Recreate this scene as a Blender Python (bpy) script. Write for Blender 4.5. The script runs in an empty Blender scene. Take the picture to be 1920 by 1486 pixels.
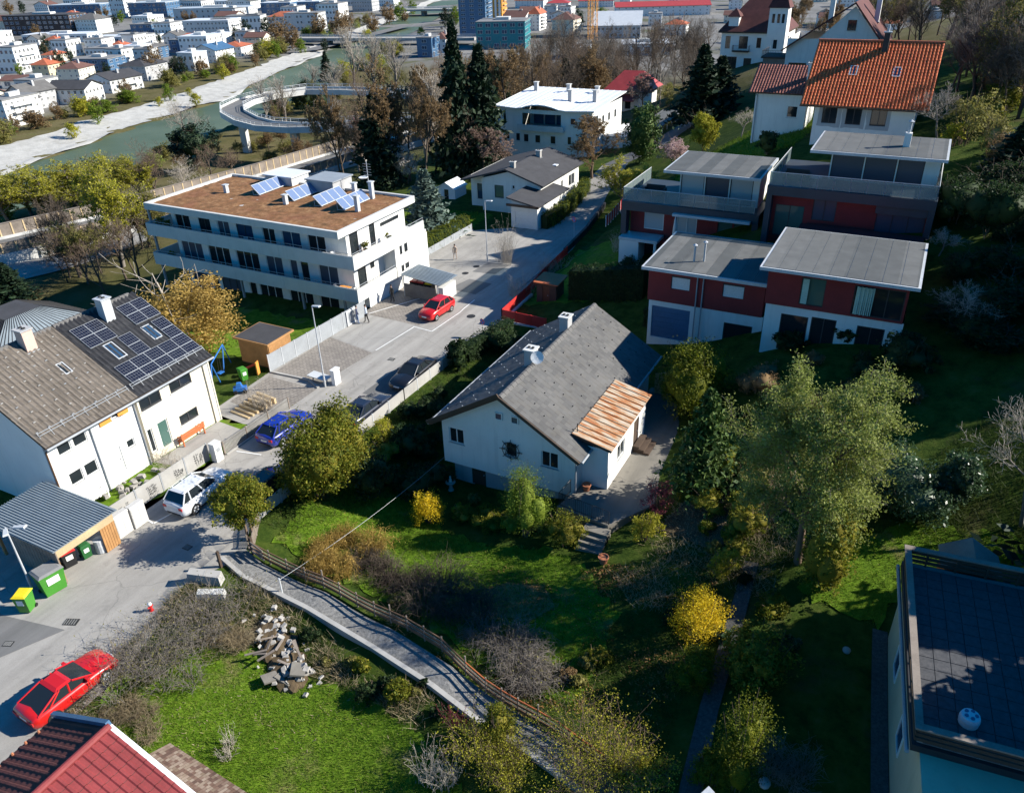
import bpy, bmesh, math, random
import numpy as np
from mathutils import Vector, Matrix
R = math.radians
sc = bpy.context.scene
col = sc.collection

# ---------------------------------------------------------------- camera
cam = bpy.data.cameras.new('camera'); cam_o = bpy.data.objects.new('camera', cam); col.objects.link(cam_o)
cam.sensor_fit = 'HORIZONTAL'; cam.sensor_width = 36.0; cam.lens = 36.0*1475/1920
cam.clip_start = .5; cam.clip_end = 6000
cam_o.matrix_world = Matrix.Translation((0,0,30)) @ Matrix.Rotation(R(28),4,'Z') @ Matrix.Rotation(R(60),4,'X') @ Matrix.Rotation(R(-1.8),4,'Z')
sc.camera = cam_o

# ---------------------------------------------------------------- sky, sun, exposure
SUN_AZ, SUN_EL = 60.0, 31.5            # azimuth clockwise from +Y, elevation
world = bpy.data.worlds.new('World'); sc.world = world; world.use_nodes = True
wn = world.node_tree; wn.nodes.clear()
sky = wn.nodes.new('ShaderNodeTexSky'); sky.sky_type = 'NISHITA'; sky.sun_disc = False
sky.sun_elevation = R(SUN_EL); sky.sun_rotation = R(SUN_AZ); sky.altitude = 600; sky.air_density = 1.0; sky.dust_density = .4; sky.ozone_density = 4.0
bg = wn.nodes.new('ShaderNodeBackground'); bg.inputs['Strength'].default_value = .082
wo = wn.nodes.new('ShaderNodeOutputWorld')
hsv = wn.nodes.new('ShaderNodeHueSaturation'); hsv.inputs['Saturation'].default_value = 1.6; wn.links.new(sky.outputs[0], hsv.inputs['Color']); wn.links.new(hsv.outputs[0], bg.inputs[0]); wn.links.new(bg.outputs[0], wo.inputs[0])
sun = bpy.data.lights.new('sun', 'SUN'); sun.energy = 5.0; sun.angle = R(.5); sun.color = (1, .95, .85)
sun_o = bpy.data.objects.new('sun', sun); col.objects.link(sun_o)
sd = Vector((math.sin(R(SUN_AZ))*math.cos(R(SUN_EL)), math.cos(R(SUN_AZ))*math.cos(R(SUN_EL)), math.sin(R(SUN_EL))))
sun_o.rotation_euler = sd.to_track_quat('Z','Y').to_euler(); sun_o.location = sd*200
vs = sc.view_settings; vs.view_transform = 'Standard'; vs.look = 'None'; vs.exposure = .82; vs.gamma = 1; vs.use_curve_mapping = False
sc.cycles.max_bounces = 6; sc.cycles.diffuse_bounces = 2; sc.cycles.glossy_bounces = 2; sc.cycles.transmission_bounces = 4; sc.cycles.transparent_max_bounces = 8
sc.cycles.caustics_reflective = False; sc.cycles.caustics_refractive = False; sc.cycles.use_denoising = True; sc.cycles.denoiser = 'OPENIMAGEDENOISE'; sc.cycles.denoising_input_passes = 'RGB_ALBEDO_NORMAL'

# ---------------------------------------------------------------- materials
MAT = {}
def _n(t, kind, **kw):
    n = t.nodes.new(kind)
    for k, v in kw.items():
        if k in n.inputs: n.inputs[k].default_value = v
        else: setattr(n, k, v)
    return n
def mixc(t, fac, a, b, mode='MIX'):
    m = t.nodes.new('ShaderNodeMix'); m.data_type = 'RGBA'; m.blend_type = mode
    for s, v in ((0, fac), (6, a), (7, b)):
        if isinstance(v, bpy.types.NodeSocket): t.links.new(v, m.inputs[s])
        else: m.inputs[s].default_value = v if s == 0 else (*v, 1) if len(v) == 3 else v
    return m.outputs[2]
def ramp(t, fac, stops, interp='LINEAR'):
    r = t.nodes.new('ShaderNodeValToRGB'); r.color_ramp.interpolation = interp
    e = r.color_ramp.elements
    while len(e) < len(stops): e.new(.5)
    for el, (p, c) in zip(e, stops): el.position = p; el.color = (*c, 1) if not isinstance(c, (int, float)) else (c, c, c, 1)
    t.links.new(fac, r.inputs[0]); return r.outputs[0]
def noise(t, scale, detail=4, rough=.6, vec=None, dim=None):
    n = _n(t, 'ShaderNodeTexNoise', Scale=scale, Detail=detail, Roughness=rough)
    if vec is not None: t.links.new(vec, n.inputs['Vector'])
    return n.outputs['Fac']
def base(name):
    m = bpy.data.materials.new(name); m.use_nodes = True; t = m.node_tree
    b = t.nodes['Principled BSDF']; MAT[name] = m
    return m, t, b
def wpos(t): return t.nodes.new('ShaderNodeNewGeometry').outputs['Position']
def bump(t, b, h, strength=.3, dist=.02):
    bp = _n(t, 'ShaderNodeBump', Strength=strength, Distance=dist); t.links.new(h, bp.inputs['Height']); t.links.new(bp.outputs[0], b.inputs['Normal'])
def mat(name, c, r=.8, var=.18, vs=.8, metal=0, spec=.4, bmp=0, bs=12, coat=0, fine=.12, fs=14):
    """one colour with large-scale weathering and fine grain in world space"""
    m, t, b = base(name); p = wpos(t)
    a = noise(t, vs, 5, .65, p); o = ramp(t, a, [(.3, 1-var), (.7, 1+var)])
    f = noise(t, fs, 3, .7, p); o2 = ramp(t, f, [(.3, 1-fine), (.7, 1+fine)])
    cc = mixc(t, 1.0, mixc(t, 1.0, c, o, 'MULTIPLY'), o2, 'MULTIPLY')
    t.links.new(cc, b.inputs['Base Color'])
    b.inputs['Roughness'].default_value = r; b.inputs['Metallic'].default_value = metal; b.inputs['Specular IOR Level'].default_value = spec
    b.inputs['Coat Weight'].default_value = coat; b.inputs['Coat Roughness'].default_value = .05
    if bmp: bump(t, b, noise(t, bs, 4, .7, p), bmp, .03)
    return m
def mat_island(name, cols, r=.8, spec=.3, transl=0, var=.25, patch=None, ps=.35):
    """per-piece random colour (leaves, tiles, shingles)"""
    m, t, b = base(name); g = t.nodes.new('ShaderNodeNewGeometry')
    o = ramp(t, g.outputs['Random Per Island'], [(i/max(1,len(cols)-1), c) for i, c in enumerate(cols)])
    n = noise(t, ps, 3, .6, g.outputs['Position']); o = mixc(t, 1.0, o, ramp(t, n, [(.3, 1-var), (.7, 1+var)]), 'MULTIPLY')
    if patch: o = mixc(t, ramp(t, noise(t, patch[1], 5, .7, g.outputs['Position']), [(patch[2], 0.0), (patch[2]+.12, 1.0)]), o, patch[0])
    t.links.new(o, b.inputs['Base Color']); b.inputs['Roughness'].default_value = r; b.inputs['Specular IOR Level'].default_value = spec
    if transl:
        tr = t.nodes.new('ShaderNodeBsdfTranslucent'); t.links.new(o, tr.inputs[0])
        ms = t.nodes.new('ShaderNodeMixShader'); ms.inputs[0].default_value = transl
        t.links.new(b.outputs[0], ms.inputs[1]); t.links.new(tr.outputs[0], ms.inputs[2]); t.links.new(ms.outputs[0], t.nodes['Material Output'].inputs[0])
    return m
# plain ones: name, colour, roughness, weathering
for row in [
 ('render_white', (.80,.79,.75), .85, .05), ('render_cream', (.74,.68,.55), .85, .06), ('render_yellow', (.70,.58,.36), .85, .08), ('render_grey', (.45,.45,.45), .85, .1),
 ('render_pink', (.62,.45,.38), .85, .08), ('concrete', (.42,.41,.39), .85, .14), ('concrete_pale', (.60,.60,.58), .8, .08), ('concrete_dark', (.22,.22,.21), .85, .2),
 ('red_render', (.235,.03,.03), .8, .10), ('red_paint', (.55,.035,.03), .55, .12), ('anthracite', (.045,.055,.068), .5, .12), ('charcoal', (.03,.03,.032), .6, .2),
 ('frame_white', (.78,.78,.76), .5, .04), ('frame_dark', (.05,.05,.055), .5, .1), ('frame_brown', (.12,.06,.03), .6, .2), ('metal_grey', (.32,.34,.36), .4, .12), ('metal_light', (.55,.57,.58), .35, .1),
 ('galvanised', (.48,.50,.52), .35, .12), ('wood_warm', (.42,.22,.085), .7, .2), ('wood_grey', (.24,.20,.165), .85, .25), ('wood_brown', (.17,.10,.06), .85, .25), ('wood_dark', (.075,.05,.035), .8, .25), ('wood_pale', (.50,.38,.22), .75, .15),
 ('orange_paint', (.75,.30,.06), .6, .1), ('bench_red', (.50,.14,.05), .6, .15), ('yellow_plastic', (.80,.62,.02), .45, .06), ('red_plastic', (.55,.03,.03), .4, .08), ('green_plastic', (.06,.25,.03), .45, .12), ('green_dark', (.02,.11,.03), .5, .12),
 ('black_plastic', (.018,.018,.02), .5, .1), ('blue_plastic', (.03,.16,.48), .45, .1), ('white_plastic', (.75,.75,.75), .4, .06), ('slat_grey', (.30,.29,.27), .8, .2), ('felt_grey', (.21,.21,.21), .9, .12),
 ('felt_dark', (.055,.055,.06), .9, .2), ('teal_clad', (.02,.21,.24), .45, .1), ('brown_clad', (.065,.045,.042), .7, .2), ('blue_clad', (.07,.15,.26), .4, .12), ('orange_clad', (.65,.30,.05), .6, .1),
 ('bark', (.10,.075,.055), .9, .3), ('bark_grey', (.20,.175,.15), .9, .25), ('bark_pale', (.42,.37,.31), .9, .25), ('bark_brown', (.165,.115,.08), .9, .25),
 ('tile_terracotta', (.42,.12,.06), .8, .2), ('tile_brown', (.15,.075,.06), .85, .2), ('tile_dark', (.05,.035,.033), .8, .25), ('tile_grey', (.13,.125,.12), .85, .2), ('sheet_white', (.72,.74,.76), .45, .06), ('sheet_red', (.42,.06,.055), .5, .14),
 ('stone', (.40,.38,.35), .9, .2), ('skin', (.50,.32,.24), .6, .05), ('hair_dark', (.04,.03,.025), .7, .1), ('cloth_navy', (.03,.04,.07), .9, .1), ('cloth_pale', (.55,.58,.62), .9, .1), ('cloth_black', (.02,.02,.022), .9, .1), ('cloth_beige', (.48,.38,.30), .9, .1), ('curtain', (.42,.58,.50), .9, .1),
 ('rubber', (.015,.015,.015), .8, .1), ('chrome', (.6,.6,.6), .2, .05), ('marking_white', (.75,.75,.73), .7, .12), ('iron', (.03,.03,.03), .6, .2), ('terracotta', (.42,.16,.08), .8, .1), ('cover_white', (.62,.60,.56), .7, .06), ('umbrella', (.62,.58,.55), .85, .06)]:
    mat(row[0], row[1], row[2], row[3])
def stained(name, c, var):
    m, t, b = base(name); p = wpos(t); mp = _n(t, 'ShaderNodeMapping'); mp.inputs['Scale'].default_value = (2.2, 2.2, .16); t.links.new(p, mp.inputs[0])
    o = mixc(t, 1, c, ramp(t, noise(t, .5, 6, .65, p), [(.3, 1-var), (.7, 1+var*.6)]), 'MULTIPLY')
    o = mixc(t, ramp(t, noise(t, 1.1, 5, .7, mp.outputs[0]), [(.52, 0.0), (.72, .32)]), o, tuple(x*.62 for x in c)); t.links.new(o, b.inputs['Base Color']); b.inputs['Roughness'].default_value = .88; b.inputs['Specular IOR Level'].default_value = .25; bump(t, b, noise(t, 30, 3, .7, p), .15, .01)
stained('render_white', (.80,.79,.75), .07); stained('render_cream', (.74,.68,.55), .08); stained('concrete_pale', (.60,.60,.58), .1); stained('render_grey', (.45,.45,.45), .14); stained('concrete', (.40,.39,.37), .2)
stained('wall_sage', (.56,.48,.33), .1)
mat('sheet_maroon', (.23,.04,.04), .55, .2); mat('tile_oxblood', (.10,.03,.026), .8, .25)
mat('corrugated', (.30,.35,.38), .4, .12, metal=.35); mat('roof_metal_blue', (.20,.24,.27), .45, .15)
mat('fabric_white', (.7,.7,.72), .9, .05)
for nm, c in (('paint_red',(.55,.012,.012)),('paint_white',(.72,.74,.76)),('paint_blue',(.012,.03,.30)),('paint_black',(.012,.012,.014)),('paint_silver',(.42,.44,.46)),('paint_dark',(.02,.025,.04))):
    mat(nm, c, .32, .03, spec=.5, coat=.8, fine=.03)
def glassy(name, c, r=.06, spec=.6):
    m, t, b = base(name); b.inputs['Base Color'].default_value = (*c, 1); b.inputs['Roughness'].default_value = r; b.inputs['Specular IOR Level'].default_value = spec
    p = wpos(t); bump(t, b, noise(t, .9, 2, .5, p), .04, .05); return m
glassy('glass', (.018,.024,.028)); glassy('glass_green', (.07,.14,.12)); glassy('glass_blue', (.03,.07,.13)); glassy('pv_cell', (.012,.014,.028), .12, .5); glassy('collector', (.16,.22,.36), .12, .6); glassy('blind_pale', (.42,.46,.48), .4, .4); glassy('blind_dark', (.055,.075,.11), .35, .45)
def balustrade_glass():
    m, t, b = base('glass_clear'); b.inputs['Base Color'].default_value = (.35,.42,.42,1); b.inputs['Roughness'].default_value = .08
    tr = t.nodes.new('ShaderNodeBsdfTransparent'); tr.inputs[0].default_value = (.75,.82,.82,1); ms = t.nodes.new('ShaderNodeMixShader'); ms.inputs[0].default_value = .62
    t.links.new(b.outputs[0], ms.inputs[1]); t.links.new(tr.outputs[0], ms.inputs[2]); t.links.new(ms.outputs[0], t.nodes['Material Output'].inputs[0])
balustrade_glass()
def seam_felt():
    """pale grey roofing laid in wide strips: slight tone change from strip to strip"""
    m, t, b = base('strip_roof'); g = wpos(t); s = t.nodes.new('ShaderNodeSeparateXYZ'); t.links.new(g, s.inputs[0])
    w = _n(t, 'ShaderNodeMath', operation='MULTIPLY'); w.inputs[1].default_value = .95; t.links.new(s.outputs[0], w.inputs[0])
    wf = _n(t, 'ShaderNodeMath', operation='FLOOR'); t.links.new(w.outputs[0], wf.inputs[0])
    wh = t.nodes.new('ShaderNodeTexWhiteNoise'); wh.noise_dimensions = '1D'; t.links.new(wf.outputs[0], wh.inputs['W'])
    o = ramp(t, wh.outputs[0], [(0, (.085,.09,.088)), (1, (.155,.155,.147))])
    n = noise(t, .9, 6, .7, g); o = mixc(t, 1, o, ramp(t, n, [(.3, .78), (.7, 1.15)]), 'MULTIPLY')
    t.links.new(o, b.inputs['Base Color']); b.inputs['Roughness'].default_value = .75
seam_felt()
def rust():
    m, t, b = base('rusty_sheet'); p = wpos(t); mp = _n(t, 'ShaderNodeMapping'); mp.inputs['Scale'].default_value = (.5, 3.2, 1); t.links.new(p, mp.inputs[0])
    n = noise(t, 1.3, 6, .7, mp.outputs[0])
    o = ramp(t, n, [(.34, (.50,.45,.38)), (.47, (.44,.35,.25)), (.53, (.40,.19,.075)), (.62, (.34,.105,.03)), (.74, (.17,.07,.04))])
    t.links.new(o, b.inputs['Base Color']); b.inputs['Roughness'].default_value = .7
rust()
def sedum():
    m, t, b = base('sedum'); p = wpos(t)
    o = ramp(t, noise(t, 1.4, 7, .75, p), [(.28, (.055,.05,.015)), (.40, (.16,.075,.025)), (.52, (.24,.11,.04)), (.62, (.36,.20,.09)), (.76, (.15,.15,.035))])
    o = mixc(t, ramp(t, noise(t, .35, 4, .6, p), [(.5, 0.0), (.72, .55)]), o, (.20,.055,.03))
    t.links.new(o, b.inputs['Base Color']); b.inputs['Roughness'].default_value = .95; bump(t, b, noise(t, 9, 6, .8, p), .8, .08)
sedum()
def asphalt(name, lo, hi, cr=.5):
    m, t, b = base(name); p = wpos(t)
    o = ramp(t, noise(t, .22, 6, .65, p), [(.3, lo), (.7, hi)])
    o = mixc(t, 1, o, ramp(t, noise(t, 26, 3, .8, p), [(.25, .82), (.75, 1.16)]), 'MULTIPLY')
    tm = _n(t, 'ShaderNodeMapping'); tm.inputs['Scale'].default_value = (1.6, .12, 1); t.links.new(p, tm.inputs[0]); o = mixc(t, 1, o, ramp(t, noise(t, .9, 4, .6, tm.outputs[0]), [(.3, .84), (.65, 1.1)]), 'MULTIPLY')
    st = ramp(t, noise(t, .9, 8, .75, p), [(.54, 0.0), (.72, cr)]); o = mixc(t, st, o, tuple(c*.55 for c in lo))
    v = t.nodes.new('ShaderNodeTexVoronoi'); v.feature = 'DISTANCE_TO_EDGE'; v.inputs['Scale'].default_value = .16; 
    nn = t.nodes.new('ShaderNodeVectorMath'); nn.operation = 'ADD'; nz = _n(t, 'ShaderNodeTexNoise', Scale=.8); t.links.new(p, nz.inputs['Vector'])
    t.links.new(p, nn.inputs[0]); t.links.new(nz.outputs['Color'], nn.inputs[1]); t.links.new(nn.outputs[0], v.inputs['Vector'])
    ck = ramp(t, v.outputs['Distance'], [(.0, .35), (.005, 0.0)]); o = mixc(t, ck, o, (.05,.05,.05))
    t.links.new(o, b.inputs['Base Color']); b.inputs['Roughness'].default_value = .85; bump(t, b, noise(t, 40, 3, .8, p), .25, .01)
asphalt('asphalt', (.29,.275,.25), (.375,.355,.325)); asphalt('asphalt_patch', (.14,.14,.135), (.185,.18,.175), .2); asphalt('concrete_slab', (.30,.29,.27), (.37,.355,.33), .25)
asphalt('terrace_concrete', (.15,.14,.12), (.235,.215,.185), .5); asphalt('asphalt_dark', (.09,.095,.10), (.14,.14,.145), .3)
def pavers():
    m, t, b = base('pavers'); p = wpos(t); br = t.nodes.new('ShaderNodeTexBrick'); t.links.new(p, br.inputs['Vector'])
    br.inputs['Color1'].default_value = (.30,.27,.235,1); br.inputs['Color2'].default_value = (.24,.215,.19,1); br.inputs['Mortar'].default_value = (.10,.09,.08,1)
    br.inputs['Scale'].default_value = 1; br.inputs['Brick Width'].default_value = .4; br.inputs['Row Height'].default_value = .2; br.inputs['Mortar Size'].default_value = .018
    o = mixc(t, 1, br.outputs[0], ramp(t, noise(t, .7, 6, .7, p), [(.3, .78), (.7, 1.2)]), 'MULTIPLY')
    t.links.new(o, b.inputs['Base Color']); b.inputs['Roughness'].default_value = .9; bump(t, b, br.outputs[1], -.4, .01)
pavers()
def speckle(name, cols, scale, detail=6, r=.95, b1=.6, bd=.05, bsc=None, big=None):
    m, t, b = base(name); p = wpos(t)
    o = ramp(t, noise(t, scale, detail, .75, p), [(.30+.42*i/(len(cols)-1), c) for i, c in enumerate(cols)])
    if big: o = mixc(t, ramp(t, noise(t, big[1], 5, .6, p), [(big[2], 0.0), (big[2]+.14, 1.0)]), o, big[0])
    t.links.new(o, b.inputs['Base Color']); b.inputs['Roughness'].default_value = r; b.inputs['Specular IOR Level'].default_value = .15; bump(t, b, noise(t, bsc or scale*3, 4, .8, p), b1, bd)
speckle('lawn', [(.042,.082,.005), (.08,.15,.008), (.125,.21,.014), (.19,.235,.035)], 2.2, 8, big=((.17,.15,.06), .45, .56))
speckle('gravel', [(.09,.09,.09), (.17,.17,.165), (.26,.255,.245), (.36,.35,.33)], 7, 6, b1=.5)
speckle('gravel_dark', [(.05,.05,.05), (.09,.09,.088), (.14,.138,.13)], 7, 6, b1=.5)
speckle('river_gravel', [(.34,.33,.30), (.46,.45,.42), (.56,.55,.51)], .35, 8, b1=.4, bd=.2, bsc=2)
speckle('soil', [(.05,.036,.022), (.09,.065,.04), (.13,.095,.055), (.17,.13,.08)], 1.6, 8)
speckle('litter_soil', [(.10,.06,.03), (.22,.12,.05), (.36,.19,.08), (.44,.27,.12)], 2.6, 8)
speckle('dark_slab', [(.055,.058,.065), (.085,.088,.095), (.115,.115,.12)], 5, 6, b1=.3, bd=.01)
def ground_mat():
    m, t, b = base('ground_cover'); p = wpos(t); s = t.nodes.new('ShaderNodeSeparateXYZ'); t.links.new(p, s.inputs[0])
    near = ramp(t, noise(t, .9, 8, .75, p), [(.3, (.018,.032,.006)), (.44, (.034,.062,.009)), (.56, (.06,.09,.014)), (.72, (.10,.11,.03))])
    near = mixc(t, ramp(t, noise(t, .22, 6, .7, p), [(.56, 0.0), (.68, .7)]), near, (.09,.075,.035))
    bank = ramp(t, noise(t, .12, 9, .75, p), [(.3, (.05,.055,.018)), (.45, (.10,.09,.035)), (.58, (.14,.12,.06)), (.72, (.11,.13,.03))])
    town = ramp(t, noise(t, .035, 9, .7, p), [(.35, (.10,.11,.06)), (.45, (.17,.165,.155)), (.6, (.24,.235,.23)), (.7, (.13,.14,.07))])
    def below(sock, a, c):
        mr = t.nodes.new('ShaderNodeMapRange'); mr.inputs['From Min'].default_value = a; mr.inputs['From Max'].default_value = c; t.links.new(sock, mr.inputs[0]); return mr.outputs[0]
    o = mixc(t, below(s.outputs[0], -66, -90), near, bank)
    o = mixc(t, below(s.outputs[1], 120, 150), o, bank)
    sm = t.nodes.new('ShaderNodeMath'); sm.operation = 'MULTIPLY_ADD'; t.links.new(s.outputs[1], sm.inputs[0]); sm.inputs[1].default_value = .41; t.links.new(s.outputs[0], sm.inputs[2])   # beyond the river
    o = mixc(t, below(sm.outputs[0], -165, -180), o, town)
    o = mixc(t, below(s.outputs[1], 255, 290), o, town)
    t.links.new(o, b.inputs['Base Color']); b.inputs['Roughness'].default_value = 1; b.inputs['Specular IOR Level'].default_value = .1; bump(t, b, noise(t, 5, 6, .8, p), .7, .1)
ground_mat()
def water_mat():
    m, t, b = base('river_water'); p = wpos(t)
    o = ramp(t, noise(t, .03, 5, .6, p), [(.35, (.085,.115,.065)), (.65, (.13,.165,.105))])
    t.links.new(o, b.inputs['Base Color']); b.inputs['Roughness'].default_value = .45; b.inputs['Specular IOR Level'].default_value = .15; bump(t, b, noise(t, .9, 6, .7, p), .5, .15)
water_mat()
mat_island('slates', [(.098,.097,.096), (.115,.113,.111), (.132,.129,.125), (.122,.117,.11)], .85, .3, var=.14, patch=((.085,.08,.07), .6, .64))
mat_island('tiles_grey_brown', [(.135,.115,.095), (.17,.145,.12), (.205,.175,.145)], .85, .25, var=.16)
mat_island('tiles_black', [(.022,.022,.025), (.035,.035,.038), (.05,.05,.052)], .6, .4, var=.15)
mat_island('tiles_red', [(.50,.09,.03), (.62,.14,.045), (.70,.19,.065)], .75, .3, var=.12)
mat_island('tiles_maroon', [(.19,.075,.06), (.26,.10,.08), (.30,.13,.10)], .85, .25, var=.15)
mat_island('old_tiles', [(.08,.05,.04), (.13,.08,.06), (.24,.19,.15), (.14,.10,.07)], .9, .2, var=.3)
mat_island('rubble_stone', [(.15,.145,.14), (.26,.25,.23), (.38,.36,.33), (.24,.18,.14)], .9, .2)
# leaves and twigs
LEAFCOL = {
 'leaf_spring': [(.15,.19,.03), (.24,.28,.055), (.33,.37,.10), (.30,.33,.11)], 'leaf_lime': [(.10,.165,.012), (.16,.23,.02), (.22,.28,.035)], 'leaf_yellowgreen': [(.27,.27,.02), (.38,.36,.03), (.46,.42,.06)],
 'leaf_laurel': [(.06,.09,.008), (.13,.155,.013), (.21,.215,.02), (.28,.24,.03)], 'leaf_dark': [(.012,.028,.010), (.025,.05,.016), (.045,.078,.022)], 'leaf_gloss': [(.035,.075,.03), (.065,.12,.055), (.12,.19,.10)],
 'leaf_yew': [(.06,.085,.006), (.12,.145,.008), (.20,.21,.015)], 'needle_dark': [(.008,.02,.010), (.015,.034,.016), (.028,.052,.022)], 'needle_blue': [(.06,.095,.075), (.11,.16,.13), (.17,.22,.18)],
 'needle_green': [(.03,.065,.014), (.06,.11,.024), (.105,.16,.035)], 'forsythia': [(.58,.40,.01), (.72,.52,.015), (.80,.58,.03), (.40,.36,.03)], 'blossom_white': [(.55,.50,.44), (.70,.66,.60), (.48,.40,.33)], 'blossom_pink': [(.48,.32,.32), (.60,.44,.43), (.42,.30,.26)],
 'leaf_purple': [(.15,.025,.045), (.23,.05,.075), (.32,.09,.10)], 'dry_gold': [(.34,.22,.05), (.46,.31,.08), (.54,.38,.12)], 'dry_tan': [(.28,.22,.13), (.40,.32,.20), (.48,.40,.26)], 'bud_brown': [(.17,.115,.06), (.24,.16,.075), (.29,.19,.09)], 'bud_olive': [(.17,.165,.045), (.25,.23,.06), (.31,.28,.09)], 'bud_pink': [(.26,.18,.15), (.32,.22,.18), (.38,.28,.22)],
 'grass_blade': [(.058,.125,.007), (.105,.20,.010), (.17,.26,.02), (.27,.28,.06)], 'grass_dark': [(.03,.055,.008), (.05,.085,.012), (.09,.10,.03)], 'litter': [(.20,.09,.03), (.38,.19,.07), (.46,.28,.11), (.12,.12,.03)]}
for k, c in LEAFCOL.items(): mat_island(k, c, .65 if k not in ('leaf_gloss',) else .35, .25 if k != 'leaf_gloss' else .5, transl=.4 if not k.startswith('needle') else .1, var=.22)

# ---------------------------------------------------------------- mesh and object helpers
class MB:
    """collects faces with material slots; build() links them as ONE mesh object"""
    def __init__(s): s.v = []; s.f = []; s.m = []; s.mats = []
    def slot(s, m):
        if m not in s.mats: s.mats.append(m)
        return s.mats.index(m)
    def poly(s, pts, m):
        i = len(s.v); s.v += [tuple(p) for p in pts]; s.f.append(tuple(range(i, i+len(pts)))); s.m.append(s.slot(m)); return s
    def box(s, x0, x1, y0, y1, z0, z1, m):
        i = len(s.v); s.v += [(x0,y0,z0),(x1,y0,z0),(x1,y1,z0),(x0,y1,z0),(x0,y0,z1),(x1,y0,z1),(x1,y1,z1),(x0,y1,z1)]
        s.f += [tuple(i+k for k in q) for q in ((3,2,1,0),(4,5,6,7),(0,1,5,4),(1,2,6,5),(2,3,7,6),(3,0,4,7))]; s.m += [s.slot(m)]*6; return s
    def hexa(s, lo, hi, m):
        """two quads (4 points each, same winding seen from above)"""
        i = len(s.v); s.v += [tuple(p) for p in lo]+[tuple(p) for p in hi]
        s.f += [tuple(i+k for k in q) for q in ((3,2,1,0),(4,5,6,7),(0,1,5,4),(1,2,6,5),(2,3,7,6),(3,0,4,7))]; s.m += [s.slot(m)]*6; return s
    def prism(s, pts, z0, z1, m):
        n = len(pts); i = len(s.v); s.v += [(*p[:2], z0) for p in pts]+[(*p[:2], z1) for p in pts]
        s.f += [tuple(i+n-1-k for k in range(n)), tuple(i+n+k for k in range(n))]+[(i+k, i+(k+1)%n, i+n+(k+1)%n, i+n+k) for k in range(n)]; s.m += [s.slot(m)]*(n+2); return s
    def tube(s, p0, p1, r0, r1=None, n=8, m='iron', cap=True):
        p0, p1 = Vector(p0), Vector(p1); r1 = r0 if r1 is None else r1; d = (p1-p0).normalized()
        a = d.orthogonal().normalized(); b = d.cross(a); i = len(s.v)
        for p, r in ((p0, r0), (p1, r1)):
            for k in range(n):
                q = p+(a*math.cos(2*math.pi*k/n)+b*math.sin(2*math.pi*k/n))*r; s.v.append(tuple(q))
        s.f += [(i+k, i+(k+1)%n, i+n+(k+1)%n, i+n+k) for k in range(n)]; s.m += [s.slot(m)]*n
        if cap: s.f += [tuple(i+n-1-k for k in range(n)), tuple(i+n+k for k in range(n))]; s.m += [s.slot(m)]*2
        return s
    def lathe(s, prof, n=12, m='stone', c=(0,0,0)):
        i = len(s.v)
        for r, z in prof:
            for k in range(n): s.v.append((c[0]+r*math.cos(2*math.pi*k/n), c[1]+r*math.sin(2*math.pi*k/n), c[2]+z))
        for j in range(len(prof)-1):
            for k in range(n): s.f.append((i+j*n+k, i+j*n+(k+1)%n, i+(j+1)*n+(k+1)%n, i+(j+1)*n+k)); s.m.append(s.slot(m))
        s.f += [tuple(i+n-1-k for k in range(n)), tuple(i+(len(prof)-1)*n+k for k in range(n))]; s.m += [s.slot(m)]*2; return s
    def mesh(s, name, smooth=False):
        me = bpy.data.meshes.new(name); me.from_pydata(s.v, [], s.f)
        for m in s.mats: me.materials.append(MAT[m])
        me.polygons.foreach_set('material_index', s.m)
        if smooth: me.polygons.foreach_set('use_smooth', [True]*len(s.f))
        return me
    def build(s, name, parent=None, loc=None, rz=None, smooth=False, kind=None):
        return link(name, s.mesh(name, smooth), parent, loc, rz, kind)
def link(name, me, parent=None, loc=None, rz=None, kind=None):
    o = bpy.data.objects.new(name, me); col.objects.link(o)
    if parent is not None: o.parent = parent
    if loc is not None: o.location = loc
    if rz is not None: o.rotation_euler[2] = rz
    if kind: o['kind'] = kind
    return o
def tag(o, label, cat, group=None, kind=None):
    o['label'] = label; o['category'] = cat
    if group: o['group'] = group
    if kind: o['kind'] = kind
    return o
def thing(name, label, cat, loc=(0,0,0), rz=0, group=None):
    o = bpy.data.objects.new(name, None); col.objects.link(o); o.location = loc; o.rotation_euler[2] = rz; o.empty_display_size = .3
    return tag(o, label, cat, group)
def copy_tree(o, parent=None):
    c = o.copy(); col.objects.link(c); c.parent = parent
    for ch in o.children: copy_tree(ch, c)
    return c
def fast_mesh(name, verts, faces_n, mats, idx=None, mi=None, smooth=False):
    """verts (N,3); faces of faces_n corners each, idx (F,faces_n) or consecutive"""
    me = bpy.data.meshes.new(name); verts = np.asarray(verts, np.float32)
    if idx is None: idx = np.arange(len(verts)).reshape(-1, faces_n)
    F = len(idx); me.vertices.add(len(verts)); me.vertices.foreach_set('co', verts.ravel())
    me.loops.add(F*faces_n); me.loops.foreach_set('vertex_index', np.asarray(idx, np.int32).ravel())
    me.polygons.add(F); me.polygons.foreach_set('loop_start', np.arange(0, F*faces_n, faces_n, dtype=np.int32))
    try: me.polygons.foreach_set('loop_total', np.full(F, faces_n, np.int32))
    except Exception: pass
    for m in mats: me.materials.append(MAT[m])
    if mi is not None: me.polygons.foreach_set('material_index', np.asarray(mi, np.int32))
    if smooth: me.polygons.foreach_set('use_smooth', np.ones(F, bool))
    me.update(calc_edges=True); return me

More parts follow.
